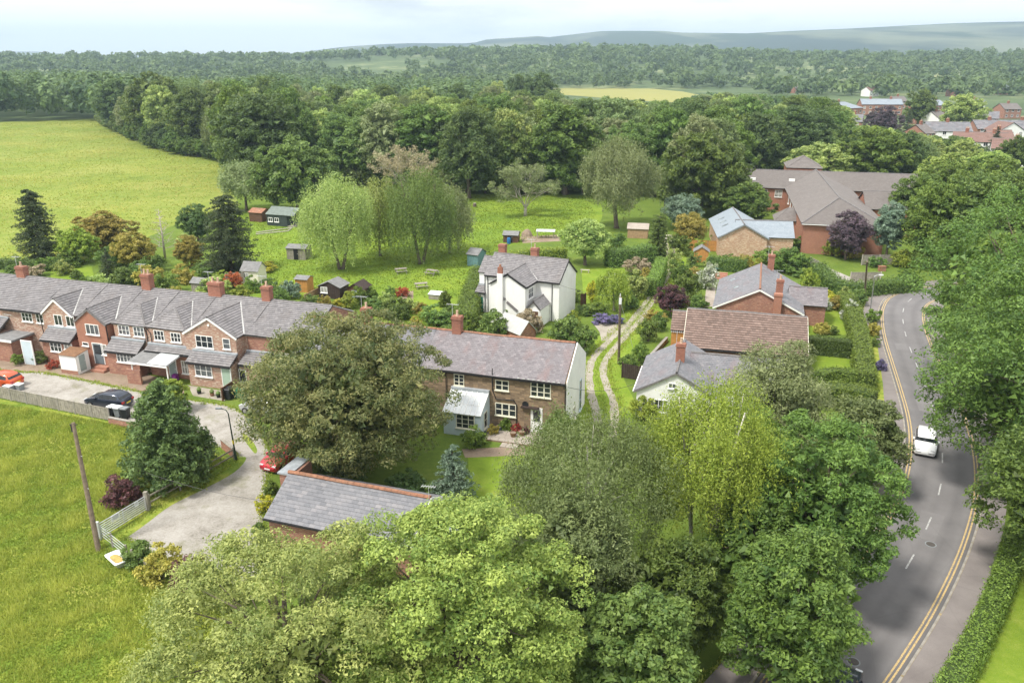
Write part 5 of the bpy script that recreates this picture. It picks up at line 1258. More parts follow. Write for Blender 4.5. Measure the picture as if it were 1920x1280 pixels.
for i, (px, py, wpx) in enumerate(((1045, 141, 22), (1072, 139, 26), (1100, 138, 28), (1126, 139, 18))):
    far_house('far_terrace', 'far terrace of white-fronted houses above the pale hay field, block %s' % ('furthest left', 'second from left', 'second from right', 'furthest right')[i], px, py, wpx, 3, 12, 5.5, 9, 'render_white' if i else 'brick_red', 'slate_new', seed=80 + i, chim=2)
for i, (px, py, lab) in enumerate(((738, 111, 'small pale farm roof far left of the hill gap'), (878, 113, 'pale farm building far off under the wooded hill'), (925, 111, 'far white-walled barn right of the pale farm'))):
    far_house('far_farm', lab, px, py, 18, 0, 14, 4, 7, 'render_white', 'slate_new', seed=90 + i, chim=0, rows=1)

# smaller roofs scattered among the far trees
FARROOF = [(1600, 228, 30, 'brick_red', 'slate', 'left of the copper beech'), (1690, 190, 26, 'brick_red', 'grey_tile', 'behind the pointed conifer'), (1735, 214, 34, 'brick_red', 'red_tile', 'under the far brick row'), (1770, 222, 30, 'render_white', 'grey_tile', 'left behind the far white house'), (1850, 222, 40, 'brick_red', 'slate', 'behind the long grey roof'), (1900, 205, 36, 'brick_red', 'grey_tile', 'at the edge above the long grey roof'), (1830, 196, 34, 'render_white', 'slate', 'above the rounded pale tree'), (1800, 170, 26, 'brick_red', 'slate_new', 'high above the far white house'), (1700, 158, 24, 'render_white', 'slate_new', 'small and pale in the far woods'), (1500, 165, 22, 'brick_red', 'grey_tile', 'alone in the woods left of the white bungalow'), (1840, 150, 24, 'render_white', 'slate', 'in the far woods toward the right edge'), (1640, 170, 26, 'render_white', 'red_tile', 'above the far brick terrace'), (1320, 140, 18, 'render_white', 'slate_new', 'far off right of the hay field'), (1380, 128, 18, 'brick_red', 'slate_new', 'very far in the misty trees'), (1880, 262, 44, 'brick_red', 'red_tile', 'just behind the red semi-detached pair'), (1745, 250, 30, 'brick_red', 'grey_tile', 'left of the far white house, lower down')]
for i, (px, py, wp, wl, tl_, wh) in enumerate(FARROOF):
    far_house('far_house', 'small far house %s' % wh, px, py, wp, (-25, 10, -8, 30)[i % 4], 9, 5.0, 7.8, wl, tl_, seed=120 + i)

# ================================================================ TREES
def spot(px, yb, yt, hw):
    g = G(px, yb); k = (640 - yt) / FPX
    z = (k * g.y * _cp - g.y * _sp) / (_cp + k * _sp) + CAM_H
    d = g.y * _cp - (z * 0.6 - CAM_H) * _sp
    return g, z, hw * d / FPX
def hero(kind, label, px, yb, yt, hw, m, seed, name='tree', z0=0.12, **k):
    g, H_, R = spot(px, yb, yt, hw)
    if kind == 'broad': me = broad_mesh(seed, R, H_, H_ * z0, m=m, **k)
    elif kind == 'weep': me = weeping_mesh(seed, R, H_, H_ * z0, m=m, **k)
    else: me = conifer_mesh(seed, R, H_, H_ * z0, m=m, **k)
    return plant(name, label, me, g, 0)
# foreground
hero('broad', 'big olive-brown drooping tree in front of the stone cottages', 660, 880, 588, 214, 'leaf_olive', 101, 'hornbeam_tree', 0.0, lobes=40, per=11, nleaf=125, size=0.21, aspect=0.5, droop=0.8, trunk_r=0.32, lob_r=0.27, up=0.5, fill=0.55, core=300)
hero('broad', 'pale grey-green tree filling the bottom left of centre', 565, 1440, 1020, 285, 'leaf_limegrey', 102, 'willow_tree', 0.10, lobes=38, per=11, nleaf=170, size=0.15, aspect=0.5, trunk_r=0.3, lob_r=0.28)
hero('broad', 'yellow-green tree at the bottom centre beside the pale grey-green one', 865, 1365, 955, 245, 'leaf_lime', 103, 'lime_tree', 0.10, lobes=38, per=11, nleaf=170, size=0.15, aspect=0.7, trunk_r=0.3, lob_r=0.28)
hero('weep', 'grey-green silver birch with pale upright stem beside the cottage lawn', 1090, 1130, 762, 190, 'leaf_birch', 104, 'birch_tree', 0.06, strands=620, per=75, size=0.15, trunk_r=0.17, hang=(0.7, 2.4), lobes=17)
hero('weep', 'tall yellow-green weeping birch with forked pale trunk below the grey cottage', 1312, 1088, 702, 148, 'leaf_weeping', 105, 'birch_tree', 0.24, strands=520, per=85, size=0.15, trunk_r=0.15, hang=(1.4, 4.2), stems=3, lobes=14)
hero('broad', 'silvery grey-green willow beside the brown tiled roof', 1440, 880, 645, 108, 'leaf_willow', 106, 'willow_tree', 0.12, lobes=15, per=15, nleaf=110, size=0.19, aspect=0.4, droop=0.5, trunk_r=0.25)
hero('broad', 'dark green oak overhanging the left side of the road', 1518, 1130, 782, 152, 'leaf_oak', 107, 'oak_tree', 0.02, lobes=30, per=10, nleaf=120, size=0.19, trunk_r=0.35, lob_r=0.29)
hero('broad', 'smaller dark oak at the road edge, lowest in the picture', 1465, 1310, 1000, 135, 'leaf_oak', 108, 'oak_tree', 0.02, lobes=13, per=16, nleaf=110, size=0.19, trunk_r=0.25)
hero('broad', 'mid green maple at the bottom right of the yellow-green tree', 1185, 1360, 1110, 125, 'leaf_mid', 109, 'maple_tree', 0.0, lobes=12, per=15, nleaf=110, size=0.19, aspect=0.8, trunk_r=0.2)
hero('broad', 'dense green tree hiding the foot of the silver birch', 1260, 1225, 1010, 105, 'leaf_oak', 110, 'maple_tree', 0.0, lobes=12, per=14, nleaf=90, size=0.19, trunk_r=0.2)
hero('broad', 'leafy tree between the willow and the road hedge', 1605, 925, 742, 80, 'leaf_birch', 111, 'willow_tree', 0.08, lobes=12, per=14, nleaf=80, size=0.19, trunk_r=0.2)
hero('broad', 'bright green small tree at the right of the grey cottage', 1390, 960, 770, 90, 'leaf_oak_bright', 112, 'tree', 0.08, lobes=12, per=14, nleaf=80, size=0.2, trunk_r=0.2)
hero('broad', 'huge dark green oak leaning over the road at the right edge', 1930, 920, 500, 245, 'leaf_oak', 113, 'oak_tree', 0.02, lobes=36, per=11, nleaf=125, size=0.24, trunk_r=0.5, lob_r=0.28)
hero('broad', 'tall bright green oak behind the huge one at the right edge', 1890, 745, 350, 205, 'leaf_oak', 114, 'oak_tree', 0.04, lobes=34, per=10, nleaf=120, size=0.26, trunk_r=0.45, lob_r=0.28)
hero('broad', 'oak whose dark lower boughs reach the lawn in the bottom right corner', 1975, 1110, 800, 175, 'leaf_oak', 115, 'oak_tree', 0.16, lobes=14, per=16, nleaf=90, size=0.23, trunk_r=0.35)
hero('conifer', 'dense rounded evergreen beside the post and rail fence', 325, 905, 712, 92, 'leaf_conifer', 116, 'cypress_tree', 0.10, tiers=20, per=20, nleaf=34, size=0.24, power=0.55, ragged=0.2, aspect=0.55)
hero('conifer', 'small blue-green holly tree at the corner of the cottage lawn', 850, 942, 835, 52, 'leaf_blue', 117, 'holly_tree', 0.04, tiers=14, per=12, nleaf=24, size=0.16, power=0.7, aspect=0.6)
hero('broad', 'lime green small tree peeping over the rounded evergreen by the lane', 318, 775, 712, 42, 'leaf_weeping', 118, 'small_tree', 0.1, lobes=10, per=10, nleaf=60, size=0.16, trunk_r=0.1)
hero('broad', 'grey-green tree filling the gap below the silver birch', 1075, 1230, 935, 130, 'leaf_birch', 134, 'willow_tree', 0.0, lobes=14, per=15, nleaf=95, size=0.18, aspect=0.45, droop=0.4, trunk_r=0.2)
hero('broad', 'dark tree between the forked birch trunk and the roadside oak', 1395, 1150, 930, 90, 'leaf_oak', 135, 'oak_tree', 0.0, lobes=12, per=14, nleaf=85, size=0.2, trunk_r=0.2)
hero('broad', 'oak shading the lawn in the bottom right corner from outside the frame', 2080, 1230, 900, 190, 'leaf_oak', 136, 'oak_tree', 0.2, lobes=14, per=12, nleaf=60, size=0.26, trunk_r=0.35)
# paddock
hero('weep', 'pale weeping willow, left of the clump in the paddock', 640, 505, 320, 82, 'leaf_limegrey', 120, 'willow_tree', 0.02, lobes=22, strands=484, per=60, size=0.25, hang=(2.0, 6.0), trunk_r=0.25, stems=2, bark='bark')
hero('weep', 'darker weeping willow in the middle of the paddock clump', 790, 495, 310, 78, 'leaf_mid', 121, 'willow_tree', 0.02, lobes=22, strands=484, per=60, size=0.25, hang=(2.0, 6.5), trunk_r=0.25, stems=2, bark='bark')
hero('weep', 'weeping willow at the right side of the paddock clump', 842, 475, 338, 54, 'leaf_willow', 122, 'willow_tree', 0.02, strands=300, per=50, size=0.30, hang=(2.0, 5.5), trunk_r=0.2, bark='bark')
hero('weep', 'slim weeping tree between the two largest paddock willows', 712, 480, 328, 58, 'leaf_limegrey', 123, 'willow_tree', 0.05, strands=300, per=50, size=0.30, hang=(2.0, 5.5), trunk_r=0.2, bark='bark')
hero('weep', 'broad grey-green willow at the right end of the paddock', 1155, 428, 256, 80, 'leaf_willow', 124, 'willow_tree', 0.0, strands=520, per=55, size=0.34, hang=(1.2, 4.0), trunk_r=0.4, bark='bark')
hero('broad', 'round pale green tree behind the white house', 1097, 497, 412, 48, 'leaf_limegrey', 125, 'apple_tree', 0.12, lobes=13, per=13, nleaf=70, size=0.24, trunk_r=0.25)
hero('weep', 'small weeping pear tree in the bed by the track', 1150, 582, 500, 36, 'leaf_weeping', 126, 'weeping_tree', 0.12, strands=200, per=50, size=0.20, hang=(0.9, 3.0), trunk_r=0.16, bark='bark_pale')
hero('conifer', 'dark pine standing at the edge of the far field', 80, 492, 355, 48, 'leaf_pine', 127, 'pine_tree', 0.02, tiers=18, per=17, nleaf=26, size=0.3, power=0.38, ragged=0.5)
hero('conifer', 'wide dark evergreen behind the terrace gardens', 435, 508, 366, 62, 'leaf_pine', 128, 'pine_tree', 0.0, tiers=18, per=18, nleaf=26, size=0.32, power=0.4, ragged=0.4)
hero('broad', 'dark plum-leaved tree in front of the care home', 1585, 487, 395, 40, 'leaf_plum', 129, 'plum_tree', 0.08, lobes=13, per=12, nleaf=55, size=0.28, trunk_r=0.2)
hero('broad', 'silver-leaved tree between the plum tree and the road bend', 1660, 492, 378, 34, 'leaf_blue', 130, 'tree', 0.2, lobes=12, per=12, nleaf=50, size=0.28, trunk_r=0.2)
hero('broad', 'small purple Japanese maple by the track', 1256, 592, 535, 34, 'leaf_purple', 131, 'maple_tree', 0.1, lobes=10, per=10, nleaf=60, size=0.17, trunk_r=0.08)
hero('broad', 'silvery shrubby tree behind the ivy column', 1278, 432, 365, 42, 'leaf_blue', 132, 'tree', 0.06, lobes=12, per=12, nleaf=55, size=0.26, trunk_r=0.15)
hero('broad', 'olive green tree beside the wooden fence at the track end', 1292, 462, 400, 34, 'leaf_gold', 133, 'tree', 0.06, lobes=12, per=12, nleaf=50, size=0.24, trunk_r=0.15)
# leafless trees
def bare_tree(name, label, px, yb, yt, hw, seed, leaf=None, lm='leaf_straw', **k):
    g, H_, R = spot(px, yb, yt, hw); me, tips = bare_mesh(seed, R, H_ * 0.8, **k)
    t = empty(name, label, 'tree', g); obj('trunk', me, t)
    xs = np.array([(a.x, a.y, a.z) for a in tips]); sc = R / max(1e-3, np.percentile(np.hypot(xs[:, 0], xs[:, 1]), 96)); sz = H_ / xs[:, 2].max()
    t.scale = (sc, sc, sz)
    if leaf:
        rng = np.random.default_rng(seed); v, tt = cluster_leaves(rng, xs, np.full(len(xs), 0.55), leaf, 0.26 / sc, 0.6)
        obj('crown', np_mesh('crown', v, quads(len(tt)), tt, lm), t)
    return t
bare_tree('thin_leaved_tree', 'pale thin-leaved tree with spreading bare branches on the paddock lawn', 985, 405, 302, 68, 140, 22, 'leaf_willow', r0=0.2, first=6, levels=4)
bare_tree('thin_leaved_tree', 'brownish half-bare tree at the wood edge above the willows', 765, 385, 272, 62, 141, 14, 'leaf_straw', r0=0.18, first=6, levels=4)
bare_tree('dead_tree', 'bleached dead conifer among the shrubs behind the terrace', 310, 485, 392, 26, 142, None, r0=0.18, leader=True)

# prototypes shared by the wood
PB = [broad_mesh(200 + i, 5.0, 11.5, 0.2, lobes=16 + i % 3, per=11, nleaf=72, size=0.33, trunk_r=0.3, lob_r=0.36 + 0.02 * (i % 3)) for i in range(6)]
PQ = [broad_mesh(210 + i, 5.0, 7.6, 0.1, lobes=18, per=10, nleaf=70, size=0.31, trunk_r=0.3, lob_r=0.33) for i in range(3)]
PW = [weeping_mesh(220 + i, 4.6, 12.0, 0.8, strands=240, per=40, size=0.34, hang=(1.0, 3.2), bark='bark') for i in range(2)]
PC = [conifer_mesh(230 + i, 3.0, 12.0, 0.5, tiers=18, per=10, nleaf=14, size=0.36, power=0.85) for i in range(2)]
_tr = random.Random(77)
COL = {'leaf_oak': 'green', 'leaf_dark': 'dark green', 'leaf_mid': 'mid green', 'leaf_oak_bright': 'bright green', 'leaf_birch': 'grey-green', 'leaf_limegrey': 'pale green', 'leaf_lime': 'yellow-green', 'leaf_blue': 'blue-green', 'leaf_gold': 'olive gold', 'leaf_plum': 'copper purple', 'leaf_willow': 'silvery green', 'leaf_weeping': 'light yellow-green', 'leaf_pine': 'blackish green'}
def copy_tree(kind, m, g, H_, R, label, group, name='woodland_tree'):
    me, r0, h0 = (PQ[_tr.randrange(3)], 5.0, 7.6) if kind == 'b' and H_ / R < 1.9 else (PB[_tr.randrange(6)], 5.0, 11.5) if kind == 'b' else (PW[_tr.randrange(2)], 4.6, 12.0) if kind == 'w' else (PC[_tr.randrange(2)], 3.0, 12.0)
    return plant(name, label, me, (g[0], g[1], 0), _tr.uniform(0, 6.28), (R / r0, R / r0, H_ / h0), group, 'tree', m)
# trees one can pick out at the edge of and above the wood: px, foot, top, half width, material, kind, where
PICK = [
 (228, 246, 150, 46, 'leaf_dark', 'b', 'standing first at the left tip of the field-edge wood'),
 (300, 268, 142, 66, 'leaf_mid', 'b', 'second in the field-edge row'), (372, 286, 160, 56, 'leaf_oak', 'b', 'in the middle of the field-edge row'),
 (424, 300, 190, 46, 'leaf_birch', 'w', 'slender, left of the big dark crown at the field edge'), (500, 352, 172, 84, 'leaf_dark', 'b', 'largest crown at the field edge'),
 (612, 335, 200, 50, 'leaf_limegrey', 'b', 'above the twin olive crowns'), (560, 395, 262, 84, 'leaf_mid', 'b', 'low and broad, behind the dark summerhouse'),
 (462, 395, 300, 56, 'leaf_willow', 'w', 'left of the dark summerhouse'), (690, 345, 215, 66, 'leaf_mid', 'b', 'above the pale willow clump'),
 (800, 350, 192, 72, 'leaf_oak', 'b', 'above the half-bare brown tree'), (880, 372, 205, 62, 'leaf_dark', 'b', 'left of the thin-leaved lawn tree'),
 (950, 365, 222, 56, 'leaf_mid', 'b', 'straight behind the thin-leaved lawn tree'), (1060, 365, 192, 78, 'leaf_oak', 'b', 'right of the thin-leaved lawn tree'),
 (1150, 330, 180, 60, 'leaf_birch', 'b', 'above the broad grey willow'), (1245, 400, 296, 22, 'leaf_birch', 'w', 'narrow, just right of the broad grey willow'),
 (1310, 405, 248, 84, 'leaf_oak', 'b', 'tall, behind the silver shrubby tree'), (1235, 330, 205, 60, 'leaf_mid', 'b', 'in the wood right of the grey willow'),
 (1415, 330, 212, 66, 'leaf_dark', 'b', 'left behind the care home'), (1480, 318, 196, 56, 'leaf_dark', 'b', 'centre behind the care home'),
 (1528, 300, 180, 40, 'leaf_oak', 'b', 'upright, behind the care home roof peak'), (1012, 235, 133, 38, 'leaf_dark', 'b', 'tall dark twin beside the hay field'),
 (972, 232, 137, 26, 'leaf_dark', 'b', 'slimmer twin left of the tall dark crown'), (1535, 345, 268, 66, 'leaf_limegrey', 'b', 'behind the care home ridge, pale top'),
 (1628, 345, 240, 72, 'leaf_oak_bright', 'b', 'broad, right of the care home ridge'), (1785, 320, 256, 58, 'leaf_dark', 'b', 'dark dome below the far white house'),
 (1652, 262, 200, 36, 'leaf_plum', 'b', 'copper beech in front of the far brick terrace'), (1698, 262, 203, 18, 'leaf_pine', 'c', 'pointed conifer right of the copper beech'),
 (1720, 240, 165, 32, 'leaf_mid', 'b', 'between the far brick terraces'), (1800, 250, 176, 42, 'leaf_limegrey', 'b', 'rounded, above the far white house'),
 (1768, 372, 292, 62, 'leaf_lime', 'b', 'bright, above the silver-leaved tree'), (1850, 345, 285, 56, 'leaf_lime', 'b', 'bright, at the right above the oaks'),
 (1715, 440, 330, 62, 'leaf_oak', 'b', 'at the road bend, left of the tall bright oak'), (1760, 430, 300, 66, 'leaf_oak_bright', 'b', 'behind the tall bright oak at the bend'),
 (1900, 330, 255, 40, 'leaf_oak', 'b', 'at the far right edge under the red roofs'), (1860, 300, 238, 22, 'leaf_pine', 'c', 'slim conifer beside the red roofs'),
 (1400, 420, 345, 52, 'leaf_oak', 'b', 'in front of the left wing of the care home'), (1360, 400, 300, 48, 'leaf_mid', 'b', 'left of the blue-grey slate house'),
 (1205, 300, 225, 56, 'leaf_dark', 'b', 'dark, above and right of the grey willow'),
 (1745, 502, 340, 66, 'leaf_oak_bright', 'b', 'beyond the road bend, left of the tall oak'), (1815, 505, 322, 80, 'leaf_mid', 'b', 'beyond the road bend, behind the tall oak'), (1895, 505, 318, 84, 'leaf_oak', 'b', 'beyond the road at the right frame edge'), (1845, 430, 290, 70, 'leaf_oak_bright', 'b', 'above the tall oak at the right'), (1930, 440, 300, 70, 'leaf_mid', 'b', 'cut by the right frame edge above the oaks'), (1835, 640, 430, 90, 'leaf_oak_bright', 'b', 'on the near side of the bend under the tall oak'),
 (200, 470, 400, 60, 'leaf_gold', 'b', 'olive, between the pine and the dead conifer'), (150, 492, 428, 40, 'leaf_weeping', 'b', 'bright, right beside the dark pine'),
 (255, 500, 438, 44, 'leaf_gold', 'b', 'golden, in front of the dead conifer'), (360, 500, 440, 30, 'leaf_gold', 'b', 'yellowish, left of the wide dark evergreen'),
 (372, 450, 385, 36, 'leaf_dark', 'b', 'dark, left of the wide dark evergreen'), (205, 520, 465, 22, 'leaf_pine', 'c', 'small dark conifer behind the terrace ridge'),
]
for (px, yb, yt, hw, m, kd, wh) in PICK:
    g, H_, R = spot(px, yb, yt, hw)
    copy_tree(kd, m, g, H_, R, '%s %s %s' % (COL[m], 'conifer' if kd == 'c' else 'tree', wh), None, 'tree')

# the wood itself
def inside(p, poly):
    c = False; n = len(poly)
    for i in range(n):
        a, b = poly[i], poly[(i + 1) % n]
        if (a[1] > p[1]) != (b[1] > p[1]) and p[0] < (b[0] - a[0]) * (p[1] - a[1]) / (b[1] - a[1]) + a[0]: c = not c
    return c
def pix(x, y, z=0):
    zz = z - CAM_H; Y = y * _cp - zz * _sp; V = y * _sp + zz * _cp
    return 960 + FPX * x / Y, 640 - FPX * V / Y
EDGE = [(-400, 238), (195, 230), (215, 240), (260, 262), (330, 284), (430, 302), (445, 335), (560, 345), (700, 352), (880, 364), (1090, 366), (1230, 372), (1330, 395), (1380, 330), (1560, 312), (1640, 345), (1680, 350), (1920, 330), (2300, 330)]
HAY = [(960, 140), (1060, 142), (1420, 166), (1420, 200), (1240, 198), (1020, 184)]
TOWN = [(1590, 186), (1690, 176), (1930, 150), (1990, 150), (1990, 285), (1820, 285), (1720, 256), (1590, 232)]
cand = []; cell = {}
def far_enough(x, y, d):
    gx, gy = int(x // 14), int(y // 14)
    for i in range(gx - 1, gx + 2):
        for j in range(gy - 1, gy + 2):
            for (a, b) in cell.get((i, j), ()):
                if (a - x) ** 2 + (b - y) ** 2 < d * d: return False
    cell.setdefault((gx, gy), []).append((x, y)); return True
for _ in range(60000):
    y = 165 + 560 * _tr.random() ** 1.15; x = _tr.uniform(-1, 1) * y * 0.72
    px, py = pix(x, y)
    if not (-140 < px < 2060): continue
    e = float(np.interp(px, [q[0] for q in EDGE], [q[1] for q in EDGE]))
    if py > e - 3: continue
    if inside((px, py), HAY) or inside((px, py), TOWN): continue
    if far_enough(x, y, 9.5 if y < 260 else 11.5): cand.append((y, x, y, px))
cand.sort()
SKYL = [(-200, 132), (0, 130), (200, 128), (300, 140), (420, 148), (520, 132), (620, 140), (860, 142), (960, 152), (1035, 165), (1055, 184), (1250, 192), (1330, 172), (1500, 178), (1560, 188), (1595, 236), (1740, 256), (1790, 258), (1850, 288), (2100, 292)]
def cap_h(x, y, px, H_):                        # no crown taller than the photograph's canopy line
    if y > 730: return H_
    yt = float(np.interp(px, [q[0] for q in SKYL], [q[1] for q in SKYL])); k = (640 - yt) / FPX
    return min(H_, (k * y * _cp - y * _sp) / (_cp + k * _sp) + CAM_H)
cand = [c_ for c_ in cand if cap_h(c_[1], c_[2], c_[3], 20) > 5.5]
WM = ['leaf_oak', 'leaf_dark', 'leaf_mid', 'leaf_oak', 'leaf_birch', 'leaf_willow', 'leaf_oak_bright', 'leaf_mid', 'leaf_limegrey']
def zone(px, y):
    if px < 215: return 'in the wood beyond the far field'
    if px < 560: return 'in the wood along the right side of the far field'
    if px < 1120: return 'in the wood behind the paddock'
    if px < 1400: return 'in the wood right of the paddock'
    return 'in the wooded ground behind the care home'
near = cand[:250]; rest = cand[250:]
for (d, x, y, px) in near:
    m = WM[_tr.randrange(9)]; H_ = _tr.uniform(15.5, 21) if 560 < px < 1400 else _tr.uniform(18, 25) if px < 560 else _tr.uniform(12, 17); R = _tr.uniform(6.0, 8.2); H_ = cap_h(x, y, px, H_); R = min(R, H_ * 0.55)
    kd = 'w' if (m == 'leaf_birch' and _tr.random() < .5) else 'b'
    copy_tree(kd, m, (x, y), H_, R, '%s broadleaf tree %s' % (COL[m], zone(px, y)), '%s trees %s' % (COL[m], zone(px, y)))
# bushy skirt along the edge of the wood
ex = smooth_path([G(a, b + (6 if a < 440 else 0)) for a, b in EDGE[1:13]], 6); acc = 0; nb = 0
for i in range(len(ex) - 1):
    L_ = (ex[i + 1] - ex[i]).length; k = 0.0
    while k < L_:
        p = ex[i].lerp(ex[i + 1], k / L_); px, py = pix(p.x, p.y); k += _tr.uniform(6, 9); m = WM[_tr.randrange(6)]
        copy_tree('b', m, (p.x + _tr.uniform(-1, 1), p.y + 3 + _tr.uniform(-1.5, 1.5)), _tr.uniform(5, 8.5), _tr.uniform(3.6, 5.2), '%s low bushy tree fronting %s' % (COL[m], zone(px, p.y).replace('in the ', 'the ', 1)), 'low bushy %s trees fronting %s' % (COL[m], zone(px, p.y).replace('in the ', 'the ', 1)), 'edge_tree')
# what lies further off reads as one mass of crowns
def woodland(name, label, items, per, size, m, seed):
    rng = np.random.default_rng(seed); V, T = [], []
    for it in items:
        x, y, H_, R = it[:4]; zb = it[4] if len(it) > 4 else 0.0
        k = per if callable(per) is False else per(y); nl = 9; lc = sphere_dirs(rng, nl) * np.array((0.62, 0.62, 0.55)); lc[:, 2] = np.where(lc[:, 2] < -0.2, lc[:, 2] * 0.9, lc[:, 2])
        li = rng.integers(0, nl, k); d = sphere_dirs(rng, k); d[:, 2] = np.where(d[:, 2] < -0.7, -d[:, 2], d[:, 2])
        p = (lc[li] + d * 0.42 * rng.uniform(0.75, 1.0, (k, 1))) * np.array((R, R, H_ * 0.5)) + np.array((x, y, zb + H_ * 0.5))
        n = d + rng.normal(0, 0.4, (k, 3)) + np.array((0, 0, 0.35)); base = rng.normal(0.42, 0.2)
        V.append(tris(rng, p, n, size * R / 6)); T.append(base + rng.normal(0, 0.14, k))
    v = np.concatenate(V); t = np.concatenate(T)
    o = obj(name, np_mesh(name, v, np.arange(len(t) * 3).reshape(-1, 3), t, m)); tag(o, label, 'woodland', None, 'stuff'); return o
woodland('woodland', 'mass of green crowns filling the middle distance', [(x, y, cap_h(x, y, px, _tr.uniform(20, 26) if px < 560 else _tr.uniform(15, 21) if px < 1400 else _tr.uniform(10, 15)), _tr.uniform(7, 10.5) if px < 560 else _tr.uniform(6, 8.5)) for (d, x, y, px) in rest], (lambda y: 480 if y < 330 else 420 if y < 500 else 200), 1.35, 'leaf_far', 5)
def rise(x, y): return max(f(x, y) for f in HILLF)
def far_scatter(n, y0, y1, pw, lim_f, gap, cap):
    out = []
    for _ in range(n):
        y = y0 + (y1 - y0) * _tr.random() ** pw; x = _tr.uniform(-1, 1) * y * 0.72; px, py = pix(x, y)
        if y < 930 and inside((px, py), HAY): continue
        dens = math.sin(x * 0.011 + 1.3) + math.sin(y * 0.009 + x * 0.004) + 0.6 * math.sin(x * 0.031 + y * 0.02) + 0.5 * math.sin(x * 0.0037 - y * 0.0023)
        lim = lim_f(px, y) - (0.9 if 900 < px < 1450 and y > 930 else 0)
        hr_ = min(abs(math.sin(x * 0.013 + y * 0.004)), abs(math.sin(y * 0.011 - x * 0.003)))   # hedgerows
        if dens < lim and hr_ > 0.05: continue
        if rise(x, y) > 46: continue
        if far_enough(x, y, gap): out.append((x, y))
        if len(out) >= cap: break
    return out
f1 = far_scatter(26000, 700, 1500, 1.2, lambda px, y: -0.75 - (1.4 if px < 480 else 0) - (0.9 if px > 1250 else 0), 15, 1700)
woodland('far_woodland', 'far woods and hedgerow trees beyond the middle distance', [(x, y, _tr.uniform(9, 20), _tr.uniform(6, 12), rise(x, y)) for (x, y) in f1], 110, 2.2, 'leaf_far', 6)
f2 = far_scatter(26000, 1450, 3900, 1.0, lambda px, y: (-0.25 if px > 560 else -0.6) - (0.9 if px > 1250 and y < 2300 else 0) + (0.5 if y > 2800 else 0), 22, 2500)
woodland('distant_woodland', 'distant belts of trees fading into haze below the hills', [(x, y, _tr.uniform(10, 17), _tr.uniform(8, 15), rise(x, y)) for (x, y) in f2], 34, 3.8, 'leaf_far', 7)

# ================================================================ HEDGES AND SHRUBS
def GZ(pts, z): return [(G(a, b, z).x, G(a, b, z).y) for a, b in pts]
def dens_path(pts, step=1.2):
    P = smooth_path([Vector((a, b, 0)) for a, b in pts], 4); return [(p.x, p.y) for p in P]
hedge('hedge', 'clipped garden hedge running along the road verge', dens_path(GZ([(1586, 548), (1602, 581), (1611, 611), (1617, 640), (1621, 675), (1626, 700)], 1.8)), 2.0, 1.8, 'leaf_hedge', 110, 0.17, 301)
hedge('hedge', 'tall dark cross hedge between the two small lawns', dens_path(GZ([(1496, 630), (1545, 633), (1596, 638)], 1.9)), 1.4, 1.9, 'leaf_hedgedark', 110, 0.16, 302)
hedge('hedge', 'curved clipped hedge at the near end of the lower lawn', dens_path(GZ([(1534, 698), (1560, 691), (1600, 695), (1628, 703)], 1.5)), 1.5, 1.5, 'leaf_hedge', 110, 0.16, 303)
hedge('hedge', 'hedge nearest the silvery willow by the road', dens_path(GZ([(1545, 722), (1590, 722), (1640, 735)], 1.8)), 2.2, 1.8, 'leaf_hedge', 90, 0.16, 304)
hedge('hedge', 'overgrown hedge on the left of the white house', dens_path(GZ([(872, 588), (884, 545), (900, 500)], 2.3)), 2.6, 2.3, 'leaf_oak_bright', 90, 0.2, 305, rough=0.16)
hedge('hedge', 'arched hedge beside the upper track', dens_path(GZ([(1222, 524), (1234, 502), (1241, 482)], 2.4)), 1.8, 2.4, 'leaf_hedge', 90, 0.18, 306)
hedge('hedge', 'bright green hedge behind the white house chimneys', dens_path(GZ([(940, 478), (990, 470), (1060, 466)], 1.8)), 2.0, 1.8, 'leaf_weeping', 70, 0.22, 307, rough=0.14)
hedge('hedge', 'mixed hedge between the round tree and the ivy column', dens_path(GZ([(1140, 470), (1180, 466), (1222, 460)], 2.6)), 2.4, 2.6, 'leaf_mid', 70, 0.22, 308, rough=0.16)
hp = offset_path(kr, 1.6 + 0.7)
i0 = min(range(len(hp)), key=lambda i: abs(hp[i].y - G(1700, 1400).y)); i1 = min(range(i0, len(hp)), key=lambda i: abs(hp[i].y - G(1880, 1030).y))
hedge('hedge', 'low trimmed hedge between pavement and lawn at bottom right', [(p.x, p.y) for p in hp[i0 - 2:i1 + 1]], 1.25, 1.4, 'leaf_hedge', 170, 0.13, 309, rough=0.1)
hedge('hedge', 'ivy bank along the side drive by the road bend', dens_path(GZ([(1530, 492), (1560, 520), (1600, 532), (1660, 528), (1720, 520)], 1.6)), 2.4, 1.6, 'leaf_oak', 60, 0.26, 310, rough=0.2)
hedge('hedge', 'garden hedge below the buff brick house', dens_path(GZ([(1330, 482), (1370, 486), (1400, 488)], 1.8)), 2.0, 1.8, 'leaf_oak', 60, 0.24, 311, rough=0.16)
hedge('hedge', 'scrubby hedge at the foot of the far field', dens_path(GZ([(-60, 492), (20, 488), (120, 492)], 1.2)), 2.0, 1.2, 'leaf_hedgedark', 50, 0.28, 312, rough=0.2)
g, H_, R = spot(1232, 482, 406, 17)
hero('conifer', 'clipped ivy-covered column beside the track', 1232, 482, 404, 18, 'leaf_mid', 320, 'topiary_column', 0.0, tiers=16, per=12, nleaf=34, size=0.22, power=0.16, ragged=0.1)
